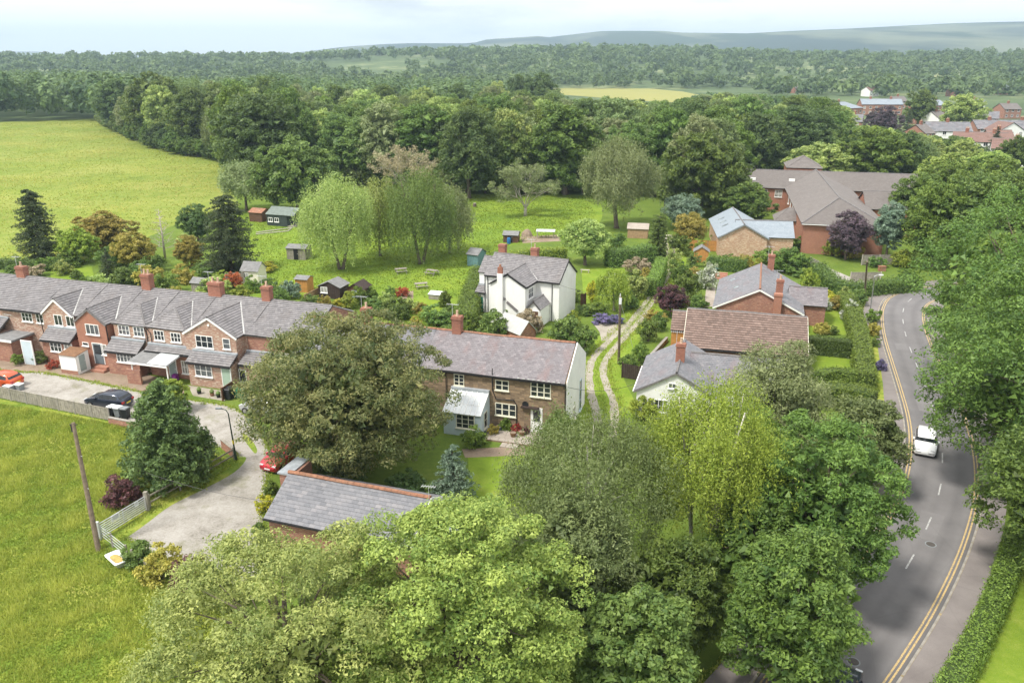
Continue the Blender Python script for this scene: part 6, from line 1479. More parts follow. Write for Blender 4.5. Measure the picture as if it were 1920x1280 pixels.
SH = [  # px, foot y, width px, height px, material, description
 (230, 945, 82, 66, 'leaf_purple', 'dark purple shrub beside the metal gate'),
 (262, 1060, 62, 60, 'leaf_mid', 'green end of the mixed shrub bank near the bath'), (305, 1085, 86, 82, 'leaf_gold', 'variegated gold shrub in the bank by the yard'),
 (352, 1105, 78, 78, 'leaf_purple', 'purple-leaved shrub in the bank by the yard'), (398, 1120, 84, 80, 'leaf_mid', 'green shrub in the bank next to the purple one'),
 (440, 1135, 80, 70, 'leaf_limegrey', 'pale shrub at the end of the bank under the big tree'),
 (500, 958, 42, 40, 'leaf_yellow', 'yellow shrub at the left end of the garage'), (510, 925, 30, 30, 'leaf_oak_bright', 'green shrub behind the yellow one at the garage'),
 (488, 1008, 34, 36, 'leaf_mid', 'shrub at the near left corner of the garage'), (520, 1022, 44, 40, 'leaf_oak_bright', 'leafy shrub under the garage front wall'),
 (890, 838, 56, 50, 'leaf_oak_bright', 'bright shrub at the corner of the blue conservatory'), (925, 815, 26, 28, 'leaf_gold', 'small shrub by the conservatory side'),
 (948, 808, 26, 30, 'leaf_oak_bright', 'potted fern under the cottage window'), (968, 812, 22, 22, 'leaf_red', 'red-flowered pot by the cottage wall'), (985, 815, 20, 18, 'leaf_purple', 'dark potted plant by the white cottage door'),
 (1050, 830, 70, 72, 'leaf_mid', 'climbing shrub right of the cottage door'), (760, 925, 90, 46, 'leaf_dark', 'dark undergrowth below the olive tree behind the garage'), (640, 905, 110, 44, 'leaf_dark', 'ivy undergrowth below the olive tree, left'), (820, 935, 60, 46, 'leaf_mid', 'green undergrowth beside the holly'),
 (35, 682, 32, 26, 'leaf_oak_bright', 'garden shrub by the pale blue door'), (75, 680, 34, 24, 'leaf_mid', 'flowering shrub left of the white shed'), (100, 690, 26, 18, 'leaf_red', 'reddish pots left of the white shed'),
 (925, 640, 66, 72, 'leaf_mid', 'tall garden shrub below the white house chimney'), (880, 625, 40, 30, 'leaf_oak_bright', 'low bush beside the white garden chair'), (990, 625, 60, 52, 'leaf_straw', 'dry brown bush before the white house porch'),
 (1062, 650, 84, 74, 'leaf_mid', 'large garden shrub right of the porch'), (1090, 660, 60, 50, 'leaf_oak', 'dark shrub at the stone wall by the track'), (1040, 652, 62, 34, 'leaf_weeping', 'bright yellow-green bush behind the cottage ridge'), (958, 602, 46, 40, 'leaf_oak_bright', 'bush against the white house wing'),
 (1130, 606, 44, 22, 'leaf_lavender', 'purple lavender bed under the weeping pear'), (1155, 606, 36, 20, 'leaf_lavender', 'second clump of purple lavender by the track'),
 (1110, 565, 28, 48, 'leaf_yellow', 'yellow conifer behind the weeping pear'), (1190, 560, 54, 62, 'leaf_limegrey', 'pale feathery shrub above the weeping pear'), (1210, 540, 34, 44, 'leaf_gold', 'golden shrub in the track border'), (1180, 580, 40, 40, 'leaf_mid', 'green shrub at the track edge'), (1200, 515, 60, 40, 'leaf_straw', 'buff feathery shrub beside the arched hedge'),
 (1325, 540, 44, 58, 'leaf_blossom', 'white blossoming shrub by the bungalow steps'), (1290, 560, 56, 64, 'leaf_oak', 'dark rounded shrub left of the white blossom'), (1310, 585, 40, 40, 'leaf_mid', 'shrub beside the bungalow path'), (1298, 595, 22, 18, 'leaf_weeping', 'small round yellow-green bush by the bungalow'), (1262, 500, 34, 40, 'leaf_limegrey', 'light shrub right of the upper track'), (1280, 478, 40, 40, 'leaf_oak_bright', 'shrub below the olive green tree'), (1270, 530, 40, 50, 'leaf_oak', 'dark shrub along the right of the track'),
 (1215, 640, 44, 52, 'leaf_mid', 'border shrub left of the brown tiled house'), (1200, 680, 40, 46, 'leaf_oak_bright', 'border shrub above the dark gate'), (1235, 620, 34, 40, 'leaf_oak', 'dark shrub below the purple maple'), (1178, 700, 40, 44, 'leaf_oak', 'rounded bush beside the dark gate'), (1225, 690, 36, 24, 'leaf_yellow', 'yellow flowers beside the grey cottage'),
 (1480, 510, 76, 56, 'leaf_oak', 'large garden shrub behind the bungalow chimney'), (1440, 500, 60, 40, 'leaf_oak_bright', 'bright shrub below the buff brick gable'), (1515, 545, 36, 52, 'leaf_weeping', 'light green shrub by the bungalow wing'), (1545, 558, 44, 18, 'leaf_yellow', 'low golden hedge bush by the side drive'),
 (1545, 582, 34, 30, 'leaf_blossom', 'pale shrub at the top of the small lawn'), (1568, 580, 38, 30, 'leaf_gold', 'orange-gold shrub at the top of the small lawn'), (1590, 600, 30, 44, 'leaf_blossom', 'flowering shrub against the road hedge'), (1607, 572, 44, 38, 'leaf_mid', 'rounded shrub by the lamp post'), (1635, 605, 34, 34, 'leaf_oak_bright', 'green shrub on the road verge'), (1636, 630, 30, 32, 'leaf_gold', 'yellow shrub on the road verge'), (1640, 650, 24, 24, 'leaf_mid', 'small dark shrub on the road verge'), (1650, 695, 24, 26, 'leaf_lavender', 'lavender clump on the road verge'),
 (1540, 625, 36, 24, 'leaf_gold', 'golden low shrub at the lawn corner'), (1562, 627, 24, 20, 'leaf_mid', 'low green shrub beside the golden one'), (1508, 618, 16, 16, 'leaf_mid', 'small round bush on the garden path'),
 (735, 592, 60, 44, 'leaf_mid', 'garden shrub above the cottage ridge, left'), (765, 585, 44, 34, 'leaf_limegrey', 'pale shrub on the lawn above the cottage ridge'), (790, 590, 32, 26, 'leaf_gold', 'golden bush on the lawn above the cottages'), (820, 610, 66, 46, 'leaf_mid', 'shrub border right of the small lawn'), (712, 590, 34, 30, 'leaf_oak', 'dark shrub behind the brick chimney'), (755, 555, 30, 20, 'leaf_red', 'red-leaved bush by the paddock'), (730, 556, 26, 22, 'leaf_mid', 'green bush beside the red-leaved one'), (675, 570, 28, 40, 'leaf_oak_bright', 'bright upright bush by the dark sheds'), (640, 575, 40, 18, 'leaf_yellow', 'yellow bush behind the terrace roof end'), (840, 640, 60, 34, 'leaf_oak_bright', 'bright bushes left of the white chair'),
 (525, 580, 46, 50, 'leaf_mid', 'shrub behind the single chimney'), (548, 560, 44, 44, 'leaf_blue', 'grey-leaved shrub left of the orange shed'), (505, 555, 40, 40, 'leaf_dark', 'dark shrub beside the white summerhouse'), (495, 508, 60, 20, 'leaf_yellow', 'golden bush right of the white summerhouse'), (452, 565, 44, 34, 'leaf_weeping', 'yellow-green bush by the double chimney'), (400, 552, 66, 44, 'leaf_limegrey', 'pale rounded bush behind the terrace'), (372, 566, 60, 26, 'leaf_weeping', 'bright low bush behind the terrace ridge'), (440, 540, 40, 36, 'leaf_red', 'reddish bush behind the double chimney'),
 (310, 548, 56, 44, 'leaf_oak_bright', 'leafy bush right of the second chimney'), (345, 530, 50, 40, 'leaf_gold', 'golden bush below the dead conifer'), (285, 540, 60, 56, 'leaf_gold', 'broad golden shrub behind the second chimney'), (235, 545, 60, 50, 'leaf_mid', 'green shrub behind the terrace ridge'), (190, 548, 50, 40, 'leaf_limegrey', 'pale shrub by the garden lawn behind the terrace'), (215, 498, 60, 44, 'leaf_oak', 'shrub beneath the olive trees, middle'), (290, 510, 44, 40, 'leaf_oak', 'dark shrub under the dead conifer'), (130, 500, 50, 30, 'leaf_oak', 'dark bush right of the pine'), (60, 520, 60, 30, 'leaf_straw', 'dry grassy bush by the first chimney'),
 (420, 505, 60, 40, 'leaf_mid', 'low shrub under the wide dark evergreen'), (350, 470, 44, 36, 'leaf_limegrey', 'pale shrub behind the golden one'),
 (1080, 565, 26, 26, 'leaf_oak_bright', 'small bush by the white house gable'), (1155, 465, 40, 34, 'leaf_oak', 'shrub at the left of the mixed hedge'), (1300, 500, 30, 30, 'leaf_mid', 'bush in front of the orange shed'),
 (1500, 470, 40, 30, 'leaf_oak_bright', 'light bush by the care home wall'), (1560, 480, 44, 40, 'leaf_weeping', 'light bush left of the plum tree'), (1640, 500, 40, 24, 'leaf_mid', 'bush on the bank right of the plum tree'), (1700, 525, 40, 26, 'leaf_oak', 'bush on the ivy bank by the bend'),
 (1010, 975, 70, 50, 'leaf_weeping', 'yellowish bush at the far end of the cottage lawn'), (980, 905, 50, 44, 'leaf_birch', 'soft bush at the right of the cottage lawn'), (1030, 900, 60, 60, 'leaf_birch', 'feathery bush under the silver birch, left'), (1130, 880, 60, 44, 'leaf_oak_bright', 'bright bush at the end of the track'), (1190, 860, 70, 66, 'leaf_weeping', 'light bush at the right of the track end'), (1210, 790, 60, 60, 'leaf_weeping', 'light green bush against the grey cottage'), (960, 1010, 90, 60, 'leaf_mid', 'dark bush below the cottage lawn'), (1120, 1010, 100, 70, 'leaf_oak', 'dark bush below the silver birch'), (1370, 1060, 90, 80, 'leaf_oak', 'dark bush between birch trunk and oak'), (1240, 960, 80, 70, 'leaf_oak_bright', 'bush left of the forked birch trunk'), (1660, 840, 40, 60, 'leaf_hedge', 'hedge bush by the pavement'), (1640, 880, 60, 60, 'leaf_oak', 'oak scrub at the pavement edge'), (1400, 870, 80, 60, 'leaf_mid', 'shrub left of the bright small tree'), (1330, 800, 70, 50, 'leaf_weeping', 'light shrub before the grey cottage wall'),
]
EXTRA = [(x, y) for x, y in ((145, 525), (165, 540), (120, 515), (262, 520), (330, 555), (420, 530), (385, 520), (475, 548), (535, 548), (585, 575), (610, 580), (655, 578), (700, 575), (695, 560), (720, 575), (750, 600), (780, 612), (800, 600), (845, 600), (835, 575), (905, 610), (945, 620), (1000, 600), (1075, 612), (1100, 590), (1120, 590), (1145, 560), (1165, 545), (1225, 600), (1245, 575), (1255, 560), (1275, 575), (1330, 500), (1370, 500), (1400, 505), (1420, 515), (1500, 520), (1525, 560), (1582, 565), (1600, 590), (1300, 520), (1310, 470), (1265, 465), (1350, 455), (1390, 460), (1550, 470), (1600, 485), (1690, 500), (25, 515), (88, 505))]
EM = [('leaf_mid', 'green'), ('leaf_oak_bright', 'bright green'), ('leaf_limegrey', 'pale green'), ('leaf_oak', 'dark green'), ('leaf_gold', 'golden'), ('leaf_weeping', 'yellow-green')]
for i, (x, y) in enumerate(EXTRA):
    m, c_ = EM[i % 6]; wh = 'behind the brick terrace' if x < 640 else 'in the garden behind the stone cottages' if x < 900 else 'in the white house garden' if x < 1130 else 'in the borders along the track' if x < 1320 else 'around the bungalow and care home'
    SH.append((x, y, 26 + (i * 7) % 22, 22 + (i * 5) % 20, m, '%s filler bush %s' % (c_, wh)))
for (px, py, wp, hp_, m, lab) in SH: shrub(lab.replace(' filler bush', ' bush'), px, py, wp, hp_, m, group=(lab.replace(' filler bush', ' bushes') if 'filler' in lab else None))

# ================================================================ SHEDS AND GARDEN THINGS
def shed(name, label, px, py, w, d, hz, hr, wall, roof, deg=-17, ax='x', dm=None, wn=0, cat='shed', porch=0):
    g = G(px, py); t = empty(name, label, cat, g, R_(deg)); mb = MB(); w2 = w / 2
    if ax == 'x': mb.add([(-w2, 0, -.05), (w2, 0, -.05), (w2, d, -.05), (-w2, d, -.05), (-w2, 0, hz), (w2, 0, hz), (w2, d, hz), (-w2, d, hz), (-w2, d / 2, hr), (w2, d / 2, hr)], [(0, 1, 5, 4), (2, 3, 7, 6), (1, 2, 6, 9, 5), (3, 0, 4, 8, 7)])
    else: mb.add([(-w2, 0, -.05), (w2, 0, -.05), (w2, d, -.05), (-w2, d, -.05), (-w2, 0, hz), (w2, 0, hz), (w2, d, hz), (-w2, d, hz), (0, 0, hr), (0, d, hr)], [(1, 2, 6, 5), (3, 0, 4, 7), (0, 1, 5, 8, 4), (2, 3, 7, 9, 6)])
    # board joints as proud battens
    k = int(w / 0.3)
    for i in range(k): x = -w2 + (i + .5) * w / k; mb.box(x - .02, -.02, 0, x + .02, -.001, hz)
    mb.build('wall', wall, t); r = MB()
    if ax == 'x':
        s_ = (hr - hz) / (d / 2)
        r.slab([(-w2 - .15 - porch * 0, -.2, hz - .2 * s_ + .04), (w2 + .15 + porch, -.2, hz - .2 * s_ + .04), (w2 + .15 + porch, d / 2, hr + .04), (-w2 - .15, d / 2, hr + .04)], .06); r.slab([(w2 + .15 + porch, d + .2, hz - .2 * s_ + .04), (-w2 - .15, d + .2, hz - .2 * s_ + .04), (-w2 - .15, d / 2, hr + .04), (w2 + .15 + porch, d / 2, hr + .04)], .06)
    else:
        s_ = (hr - hz) / w2
        r.slab([(-w2 - .2, -.15, hz - .2 * s_ + .04), (0, -.15, hr + .04), (0, d + .15, hr + .04), (-w2 - .2, d + .15, hz - .2 * s_ + .04)], .06); r.slab([(w2 + .2, -.15, hz - .2 * s_ + .04), (0, -.15, hr + .04), (0, d + .15, hr + .04), (w2 + .2, d + .15, hz - .2 * s_ + .04)], .06)
    r.build('roof', roof, t)
    if dm: door(t, w2 * 0.3 if wn else 0, -.022, 0, min(.8, w * .4), min(1.8, hz - .15), 0, dm, wall)
    for i in range(wn): window(t, -w2 + w * (i + .6) / (wn + 1.2), -.022, 0.8, min(1.0, w / (wn + 2)), 0.8, 2, 1)
    if porch:
        for y in (0.05, d - 0.05): MB().box(w2 + porch - .1, y - .05, 0, w2 + porch, y + .05, hz + .1).build('post', wall, t)
        MB().box(w2, 0, 0.0, w2 + porch, d, 0.2).build('deck', 'wood_grey', t); MB().box(w2 + porch - .06, 0.1, .7, w2 + porch, d - .1, .8).build('rail', wall, t)
    return t
shed('summerhouse', 'dark green summerhouse with veranda at the far end of the paddock', 520, 424, 4.6, 4.4, 2.3, 3.4, 'wood_greenblack', 'felt_green', -20, 'x', None, 2, 'summerhouse', 1.6)
shed('shed', 'small shed with red-edged roof left of the dark summerhouse', 480, 416, 3.0, 3.0, 1.9, 2.5, 'wood_brown', 'ridge_clay', -20, 'x', None, 0)
shed('shed', 'derelict grey shed with open front on the paddock', 556, 487, 3.2, 2.6, 1.9, 2.3, 'wood_grey', 'felt_roof', -10, 'x', 'paint_dark', 0)
shed('summerhouse', 'cream garden summerhouse with glazed doors behind the terrace', 470, 532, 2.6, 2.4, 2.0, 3.0, 'paint_cream', 'felt_roof', -12, 'x', None, 1, 'summerhouse')
shed('shed', 'narrow orange timber shed behind the terrace', 566, 548, 1.8, 1.8, 1.9, 2.2, 'wood_orange', 'felt_roof', -15, 'x')
shed('shed', 'dark brown shed with window, left of the pair by the paddock', 618, 560, 3.2, 2.6, 1.7, 2.4, 'wood_dark', 'felt_roof', -17, 'y', None, 1)
shed('shed', 'dark brown shed with pale door, right of the pair by the paddock', 666, 566, 2.2, 2.6, 1.8, 2.5, 'wood_brown', 'wood_dark', -17, 'y', 'paint_greygreen')
shed('shed', 'teal painted garden shed beside the overgrown hedge', 886, 500, 1.9, 2.6, 2.0, 2.7, 'paint_teal', 'felt_roof', -28, 'x')
shed('hen_house', 'low dark hen house with felt roof on the far paddock', 957, 455, 2.6, 2.2, 1.4, 1.9, 'wood_brown', 'felt_roof', -10, 'x', 'paint_dark')
shed('shed', 'beige-roofed shed under the broad grey willow', 1195, 447, 3.6, 3.0, 1.8, 2.5, 'wood_fence', 'patio_flag', -12, 'x')
shed('shed', 'orange garden shed with grey roof beside the upper track', 1314, 492, 2.2, 2.0, 1.8, 2.5, 'wood_orange', 'felt_roof', -12, 'y')
shed('shed', 'small grey-roofed shed behind the terrace ridge', 372, 552, 2.0, 1.6, 1.7, 2.2, 'wood_grey', 'felt_roof', -17, 'x')
shed('outhouse', 'old brick outhouse with mossy stone roof below the white house', 990, 648, 2.2, 4.2, 1.7, 2.9, 'brick_red', 'mortar_pale', 38, 'y', None, 0, 'outhouse')
# white lean-to shed in front of the terrace
p = TF.w(-52.1, -0.7); t = empty('shed', 'white boarded shed with grey-green door on the lane', 'shed', p, TF.a)
MB().add([(-1.1, 0, -.05), (1.0, 0, -.05), (1.0, 1.7, -.05), (-1.1, 1.7, -.05), (-1.1, 0, 2.0), (1.0, 0, 2.0), (1.0, 1.7, 2.25), (-1.1, 1.7, 2.25)], [(0, 1, 5, 4), (2, 3, 7, 6), (1, 2, 6, 5), (3, 0, 4, 7), (4, 5, 6, 7)]).build('wall', 'paint_white', t)
MB().slab([(-1.2, -.12, 2.03), (1.1, -.12, 2.03), (1.1, 1.75, 2.3), (-1.2, 1.75, 2.3)], .05).build('roof', 'rust_brown', t); door(t, 1.0, 0.75, 0.25, 0.8, 1.7, 90, 'paint_greygreen')
MB().box(-1.12, -.03, 0, 1.02, -.002, 0.4).build('plinth', 'brick_red', t)
def simple(name, label, cat, loc, rz, parts):
    t = empty(name, label, cat, loc, rz)
    for (n, mb, m) in parts: mb.build(n, m, t)
    return t
for px, py, lab in ((790, 540, 'weathered picnic table nearest the overgrown hedge'), (752, 512, 'weathered picnic table under the paddock willows'), (810, 515, 'low picnic table right of the willow trunks')):
    mb = MB()
    for i in range(4): mb.box(-.9, -.38 + i * .2, .7, .9, -.2 + i * .2, .74)
    s1 = MB().box(-.9, -.85, .42, .9, -.6, .46); s2 = MB().box(-.9, .6, .42, .9, .85, .46); lg = [MB().bar((x, y0, 0), (x, y1, .7), .07, .1) for x in (-.7, .7) for y0, y1 in ((-.8, -.25), (.8, .25))]
    simple('picnic_table', lab, 'table', G(px, py), _ri.uniform(-.5, .5), [('table_top', mb, 'wood_grey'), ('bench_seat', s1, 'wood_grey'), ('bench_seat', s2, 'wood_grey')] + [('leg', l, 'wood_grey') for l in lg])
simple('cold_frame', 'white-topped cold frame at the edge of the paddock', 'frame', G(818, 560), -.3, [('wall', MB().box(-.9, -.5, 0, .9, .5, .7), 'wood_grey'), ('lid', MB().slab([(-1, -.6, .72), (1, -.6, .72), (1, .6, .95), (-1, .6, .95)], .04), 'polycarbonate')])
simple('barrel', 'blue plastic barrel beside the hen house', 'barrel', G(954, 457), 0, [('drum', MB().tube([(0, 0, 0), (0, 0, .15), (0, 0, .5), (0, 0, .9), (0, 0, 1.0)], [.28, .31, .33, .31, .27], 14), 'plastic_blue'), ('lid', MB().tube([(0, 0, 1.0), (0, 0, 1.05)], .29, 14), 'plastic_blue')])
tb = [('table_top', MB().slab([(-1.7, -.7, 1.3), (1.7, -.7, 1.3), (1.7, .7, 1.45), (-1.7, .7, 1.45)], .06), 'polycarbonate')] + [('leg', MB().box(x - .04, y - .04, 0, x + .04, y + .04, 1.3), 'wood_grey') for x in (-1.5, 1.5) for y in (-.6, .6)]
simple('feed_shelter', 'open shelter with pale sheet roof beside the hen run', 'shelter', G(1023, 446), -.1, tb)
simple('log_seat', 'cut log standing on the paddock lawn', 'log', G(890, 388), 0, [('log', MB().tube([(0, 0, 0), (0, 0, .5), (0.02, 0, .8)], [.42, .38, .36], 10), 'bark'), ('cut_face', MB().tube([(0.02, 0, .8), (.02, 0, .82)], .34, 10), 'bark_pale')])
rk = random.Random(3); mb = MB()
for i in range(3): simple('dust_bath_mound', 'grey rubble mound beside the hen house', 'mound', G(988, 442), 0, [('rubble', MB().tube([(0, 0, 0), (0, 0, .5), (.1, 0, 1.0), (.1, .05, 1.25)], [1.1, .95, .55, .15], 9), 'bare_soil')]) if i == 0 else None
for a, b, lab in (((480, 437), (548, 428), 'far pole'), ((480, 440), (540, 434), 'near pole'), ((548, 428), (540, 434), 'cross pole')):
    mb = MB().tube([G(*a) + Vector((0, 0, .1)), G(*b) + Vector((0, 0, .1))], .1, 6); o = mb.build('bed_edging_pole', 'bark_pale'); tag(o, 'pale timber edging pole on the grass by the dark summerhouse, %s' % lab, 'pole')
simple('garden_chair', 'white garden chair behind the cottage ridge', 'chair', G(887, 612), .4, [('seat', MB().box(-.25, -.25, .4, .25, .25, .45), 'plastic_white'), ('backrest', MB().box(-.25, .2, .45, .25, .25, .9), 'plastic_white')] + [('leg', MB().box(x - .03, y - .03, 0, x + .03, y + .03, .4), 'plastic_white') for x in (-.2, .2) for y in (-.2, .2)])
simple('garden_bench', 'blue-green garden seat by the bungalow steps', 'bench', G(1348, 508), .1, [('seat', MB().box(-.6, -.25, .4, .6, .25, .46), 'paint_teal'), ('backrest', MB().box(-.6, .2, .46, .6, .25, .95), 'paint_teal'), ('leg', MB().box(-.55, -.2, 0, -.48, .2, .4), 'paint_teal'), ('leg', MB().box(.48, -.2, 0, .55, .2, .4), 'paint_teal')])
simple('garden_steps', 'brick garden steps beside the bungalow', 'steps', G(1347, 524), -.3, [('step', MB().box(-1.2, i * .5, 0, 1.2, i * .5 + .49, .16 * (i + 1)), 'brick_plain') for i in range(4)])
simple('garden_bench', 'pale bench on the lawn right of the white house', 'bench', G(1097, 511), -.3, [('seat', MB().box(-.7, -.2, .4, .7, .2, .45), 'bark_pale'), ('leg', MB().box(-.6, -.15, 0, -.5, .15, .4), 'bark_pale'), ('leg', MB().box(.5, -.15, 0, .6, .15, .4), 'bark_pale')])
# bath used as a trough in the meadow
g = G(221, 1057); t = empty('bath_trough', 'old white bath lying in the meadow grass as a trough', 'bath', g, R_(-42)); mb = MB(); n = 20
def ell(a, b, z, k=3.2): return [(a * math.copysign(abs(math.cos(q)) ** (2 / k), math.cos(q)), b * math.copysign(abs(math.sin(q)) ** (2 / k), math.sin(q)), z) for q in [2 * math.pi * i / n for i in range(n)]]
rings = [ell(.62, .26, .02), ell(.78, .38, .45, 6), ell(.86, .46, .47, 9), ell(.86, .46, .52, 9), ell(.74, .34, .52, 4), ell(.62, .25, .30, 3)]
mb.add([p for r in rings for p in r], [(i * n + k, i * n + (k + 1) % n, (i + 1) * n + (k + 1) % n, (i + 1) * n + k) for i in range(5) for k in range(n)] + [tuple(range(5 * n, 6 * n))])
mb.build('tub', 'plastic_white', t, True); MB().add(ell(.66, .28, .38), [tuple(range(n))]).build('water', 'water_tan', t)

# ================================================================ FENCES, GATE, WALLS
def line_pts(a, b, step):
    a = Vector(a); b = Vector(b); n = max(1, round((b - a).length / step)); return [a.lerp(b, i / n) for i in range(n + 1)]
def board_fence(name, label, P, h, pm, bm, pw=0.12, cap=True):
    o = P[0].copy(); t = empty(name, label, 'fence', o)
    for i, p in enumerate(P):
        q = p - o; MB().box(q.x - pw / 2, q.y - pw / 2, -.05, q.x + pw / 2, q.y + pw / 2, h + .08).build('post', pm, t)
        if i < len(P) - 1:
            d = (P[i + 1] - p); L = d.length; d.normalize(); mb = MB(); k = int(L / .14)
            for j in range(k):
                a = q + d * (pw * .6 + (L - pw * 1.2) * j / k); b = q + d * (pw * .6 + (L - pw * 1.2) * (j + .94) / k); jz = _ri.uniform(-.012, .012); off = Vector((d.y, -d.x, 0)) * (.012 if j % 2 else -.002)
                mb.bar(a + off + Vector((0, 0, h / 2 + .03 + jz)), b + off + Vector((0, 0, h / 2 + .03 + jz)), .02, h - .08)
            pn = mb.build('panel', bm, t); pn['kind'] = 'stuff'
            if cap: MB().bar(q + d * pw * .6 + Vector((0, 0, h + .02)), q + d * (L - pw * .6) + Vector((0, 0, h + .02)), .07, .04).build('capping_rail', bm, t)
    return t
board_fence('board_fence', 'weathered grey board fence between the meadow and the parked cars', line_pts(G(-90, 728), G(206, 789), 2.15), 1.2, 'kerb_concrete', 'wood_grey')
board_fence('board_fence', 'grey board fence beside the side drive by the care home', line_pts(G(1518, 500), G(1546, 515), 2.4), 1.5, 'kerb_concrete', 'wood_grey')
board_fence('board_fence', 'dark board fence right of the plum tree at the bend', line_pts(G(1615, 497), G(1712, 496), 2.6), 1.6, 'bark_pale', 'wood_grey')
board_fence('board_fence', 'old board fence above the drive mouth', line_pts(G(1594, 527), G(1650, 527), 2.4), 1.3, 'bark_pale', 'wood_grey')
board_fence('board_fence', 'new orange timber fence left of the blue-grey slate house', line_pts(G(1288, 470), G(1345, 472), 1.9), 1.8, 'wood_fence', 'wood_orange')
board_fence('board_fence', 'grey fence joined to the cream summerhouse', line_pts(G(425, 535), G(458, 532), 1.9), 1.7, 'wood_grey', 'wood_grey')
board_fence('board_fence', 'short brown fence beside the wheelie bin', line_pts(G(418, 752), G(440, 737), 1.6), 1.3, 'wood_brown', 'wood_brown')
board_fence('board_fence', 'dark panel fence right of the white house gable', line_pts(G(1089, 574), G(1098, 572), .9), 1.6, 'wood_brown', 'wood_brown')
board_fence('board_fence', 'low timber panel behind the terrace by the dark sheds', line_pts(G(572, 566), G(600, 552), 1.8), 1.0, 'wood_fence', 'wood_fence')
g0, g1 = G(1166, 708), G(1200, 714)
t = empty('garden_gate', 'dark brown solid garden gate beside the track', 'gate', g0); d = (g1 - g0).normalized(); L = (g1 - g0).length
for i in range(9): MB().bar(d * (L * i / 9 + .01) + Vector((0, 0, .82)), d * (L * (i + .96) / 9) + Vector((0, 0, .82)), .03, 1.5).build('board', 'wood_dark', t)
for k in (0, 1): MB().box((d * L * k).x - .06, (d * L * k).y - .06, -.05, (d * L * k).x + .06, (d * L * k).y + .06, 1.7).build('post', 'wood_dark', t)
def rail_fence(name, label, P, h, rails, m, thick=.05, pw=.12):
    o = P[0].copy(); t = empty(name, label, 'fence', o)
    for i, p in enumerate(P):
        q = p - o; MB().box(q.x - pw / 2, q.y - pw / 2, -.05, q.x + pw / 2, q.y + pw / 2, h + .1).build('post', m, t)
        if i < len(P) - 1:
            for r in rails: MB().bar(q + Vector((0, 0, r)), P[i + 1] - o + Vector((0, 0, r + _ri.uniform(-.03, .03))), thick, .11).build('rail', m, t)
    return t
rail_fence('post_and_rail_fence', 'two-rail timber fence along the gravel yard', line_pts(G(440, 862), G(282, 952), 2.5), 1.05, (.45, .95), 'wood_grey')
rail_fence('post_and_rail_fence', 'broken timber fence below the yard shrubs', line_pts(G(250, 1052), G(300, 1090), 2.2), .8, (.7,), 'wood_grey')
a, b = G(278, 956), G(188, 1012); t = empty('field_gate', 'galvanised seven-bar field gate into the meadow', 'gate', a); d = (b - a); L = d.length; d.normalize()
for i, z in enumerate((.18, .36, .52, .68, .84, 1.0, 1.18)): MB().tube([d * .12 + Vector((0, 0, z)), d * (L - .1) + Vector((0, 0, z))], .032, 6).build('bar', 'galvanised', t)
for k in (.12, L * .5, L - .1): MB().tube([d * k + Vector((0, 0, .12)), d * k + Vector((0, 0, 1.22))], .034, 6).build('upright', 'galvanised', t)
MB().box(-.13, -.13, -.05, .13, .13, 1.5).build('post', 'wood_grey', t); MB().box((d * L).x - .1, (d * L).y - .1, -.05, (d * L).x + .1, (d * L).y + .1, 1.4).build('post', 'galvanised', t)
nrm = Vector((d.y, -d.x, 0)); nrm = nrm if nrm.y < 0 else -nrm
for k, wd, zc in ((.22, .34, 1.02), (.66, .72, 1.0)):
    c = d * (L * k) + nrm * .035; s_ = MB().bar(c - d * wd / 2 + Vector((0, 0, zc)), c + d * wd / 2 + Vector((0, 0, zc)), .012, .42); sg = s_.build('sign', 'plastic_white', t)
    for q in range(4 if wd > .5 else 3):                       # lines of small print
        ln = MB().bar(c + nrm * .009 - d * wd * .36 + Vector((0, 0, zc + .12 - q * .08)), c + nrm * .009 + d * wd * (.36 - .1 * (q % 2)) + Vector((0, 0, zc + .12 - q * .08)), .003, .03); ln.build('printed_line', 'plastic_grey', sg)
a, b = G(190, 1008), G(240, 1048); t = empty('hurdle', 'low metal hurdle between the telegraph pole and the shrub bank', 'fence', a); d = (b - a); L = d.length; d.normalize()
for z in (.25, .5, .75, 1.0): MB().tube([Vector((0, 0, z)), d * L + Vector((0, 0, z * .96))], .02, 6).build('bar', 'galvanised', t)
for k in (0.02, L * .45, L): MB().box((d * k).x - .05, (d * k).y - .05, -.05, (d * k).x + .05, (d * k).y + .05, 1.1).build('post', 'wood_grey', t)
def low_wall(label, pts, h, w, m, cop='kerb_concrete'):
    P = [Vector(q) for q in pts]; o = P[0].copy(); t = empty('garden_wall', label, 'wall', o); mb = MB(); cp = MB()
    for i in range(len(P) - 1):
        mb.bar(P[i] - o + Vector((0, 0, h / 2 - .02)), P[i + 1] - o + Vector((0, 0, h / 2 - .02)), w, h + .04)
    mb.build('wall', m, t)
    for i in range(len(P) - 1): MB().bar(P[i] - o + Vector((0, 0, h + .035)), P[i + 1] - o + Vector((0, 0, h + .035)), w + .06, .06).build('coping', cop, t)
    return t
low_wall('low brick wall behind the recycling bins', [G(206, 794), G(268, 806)], .6, .22, 'brick_red')
low_wall('low brick wall beside the lamp post with the yellow band', [G(418, 840), G(440, 858)], .8, .24, 'brick_red', 'wood_grey')
low_wall('old stone wall curving beside the track', [G(1068, 668), G(1092, 655), G(1106, 640)], .9, .35, 'stone_rubble')
low_wall('low garden wall along the shrub border of the tiled house', [G(1210, 684), G(1232, 660), G(1250, 640)], .5, .25, 'stone_rubble')
low_wall('brick pier wall at the drive mouth', [G(1548, 520), G(1556, 541)], .9, .3, 'brick_plain')
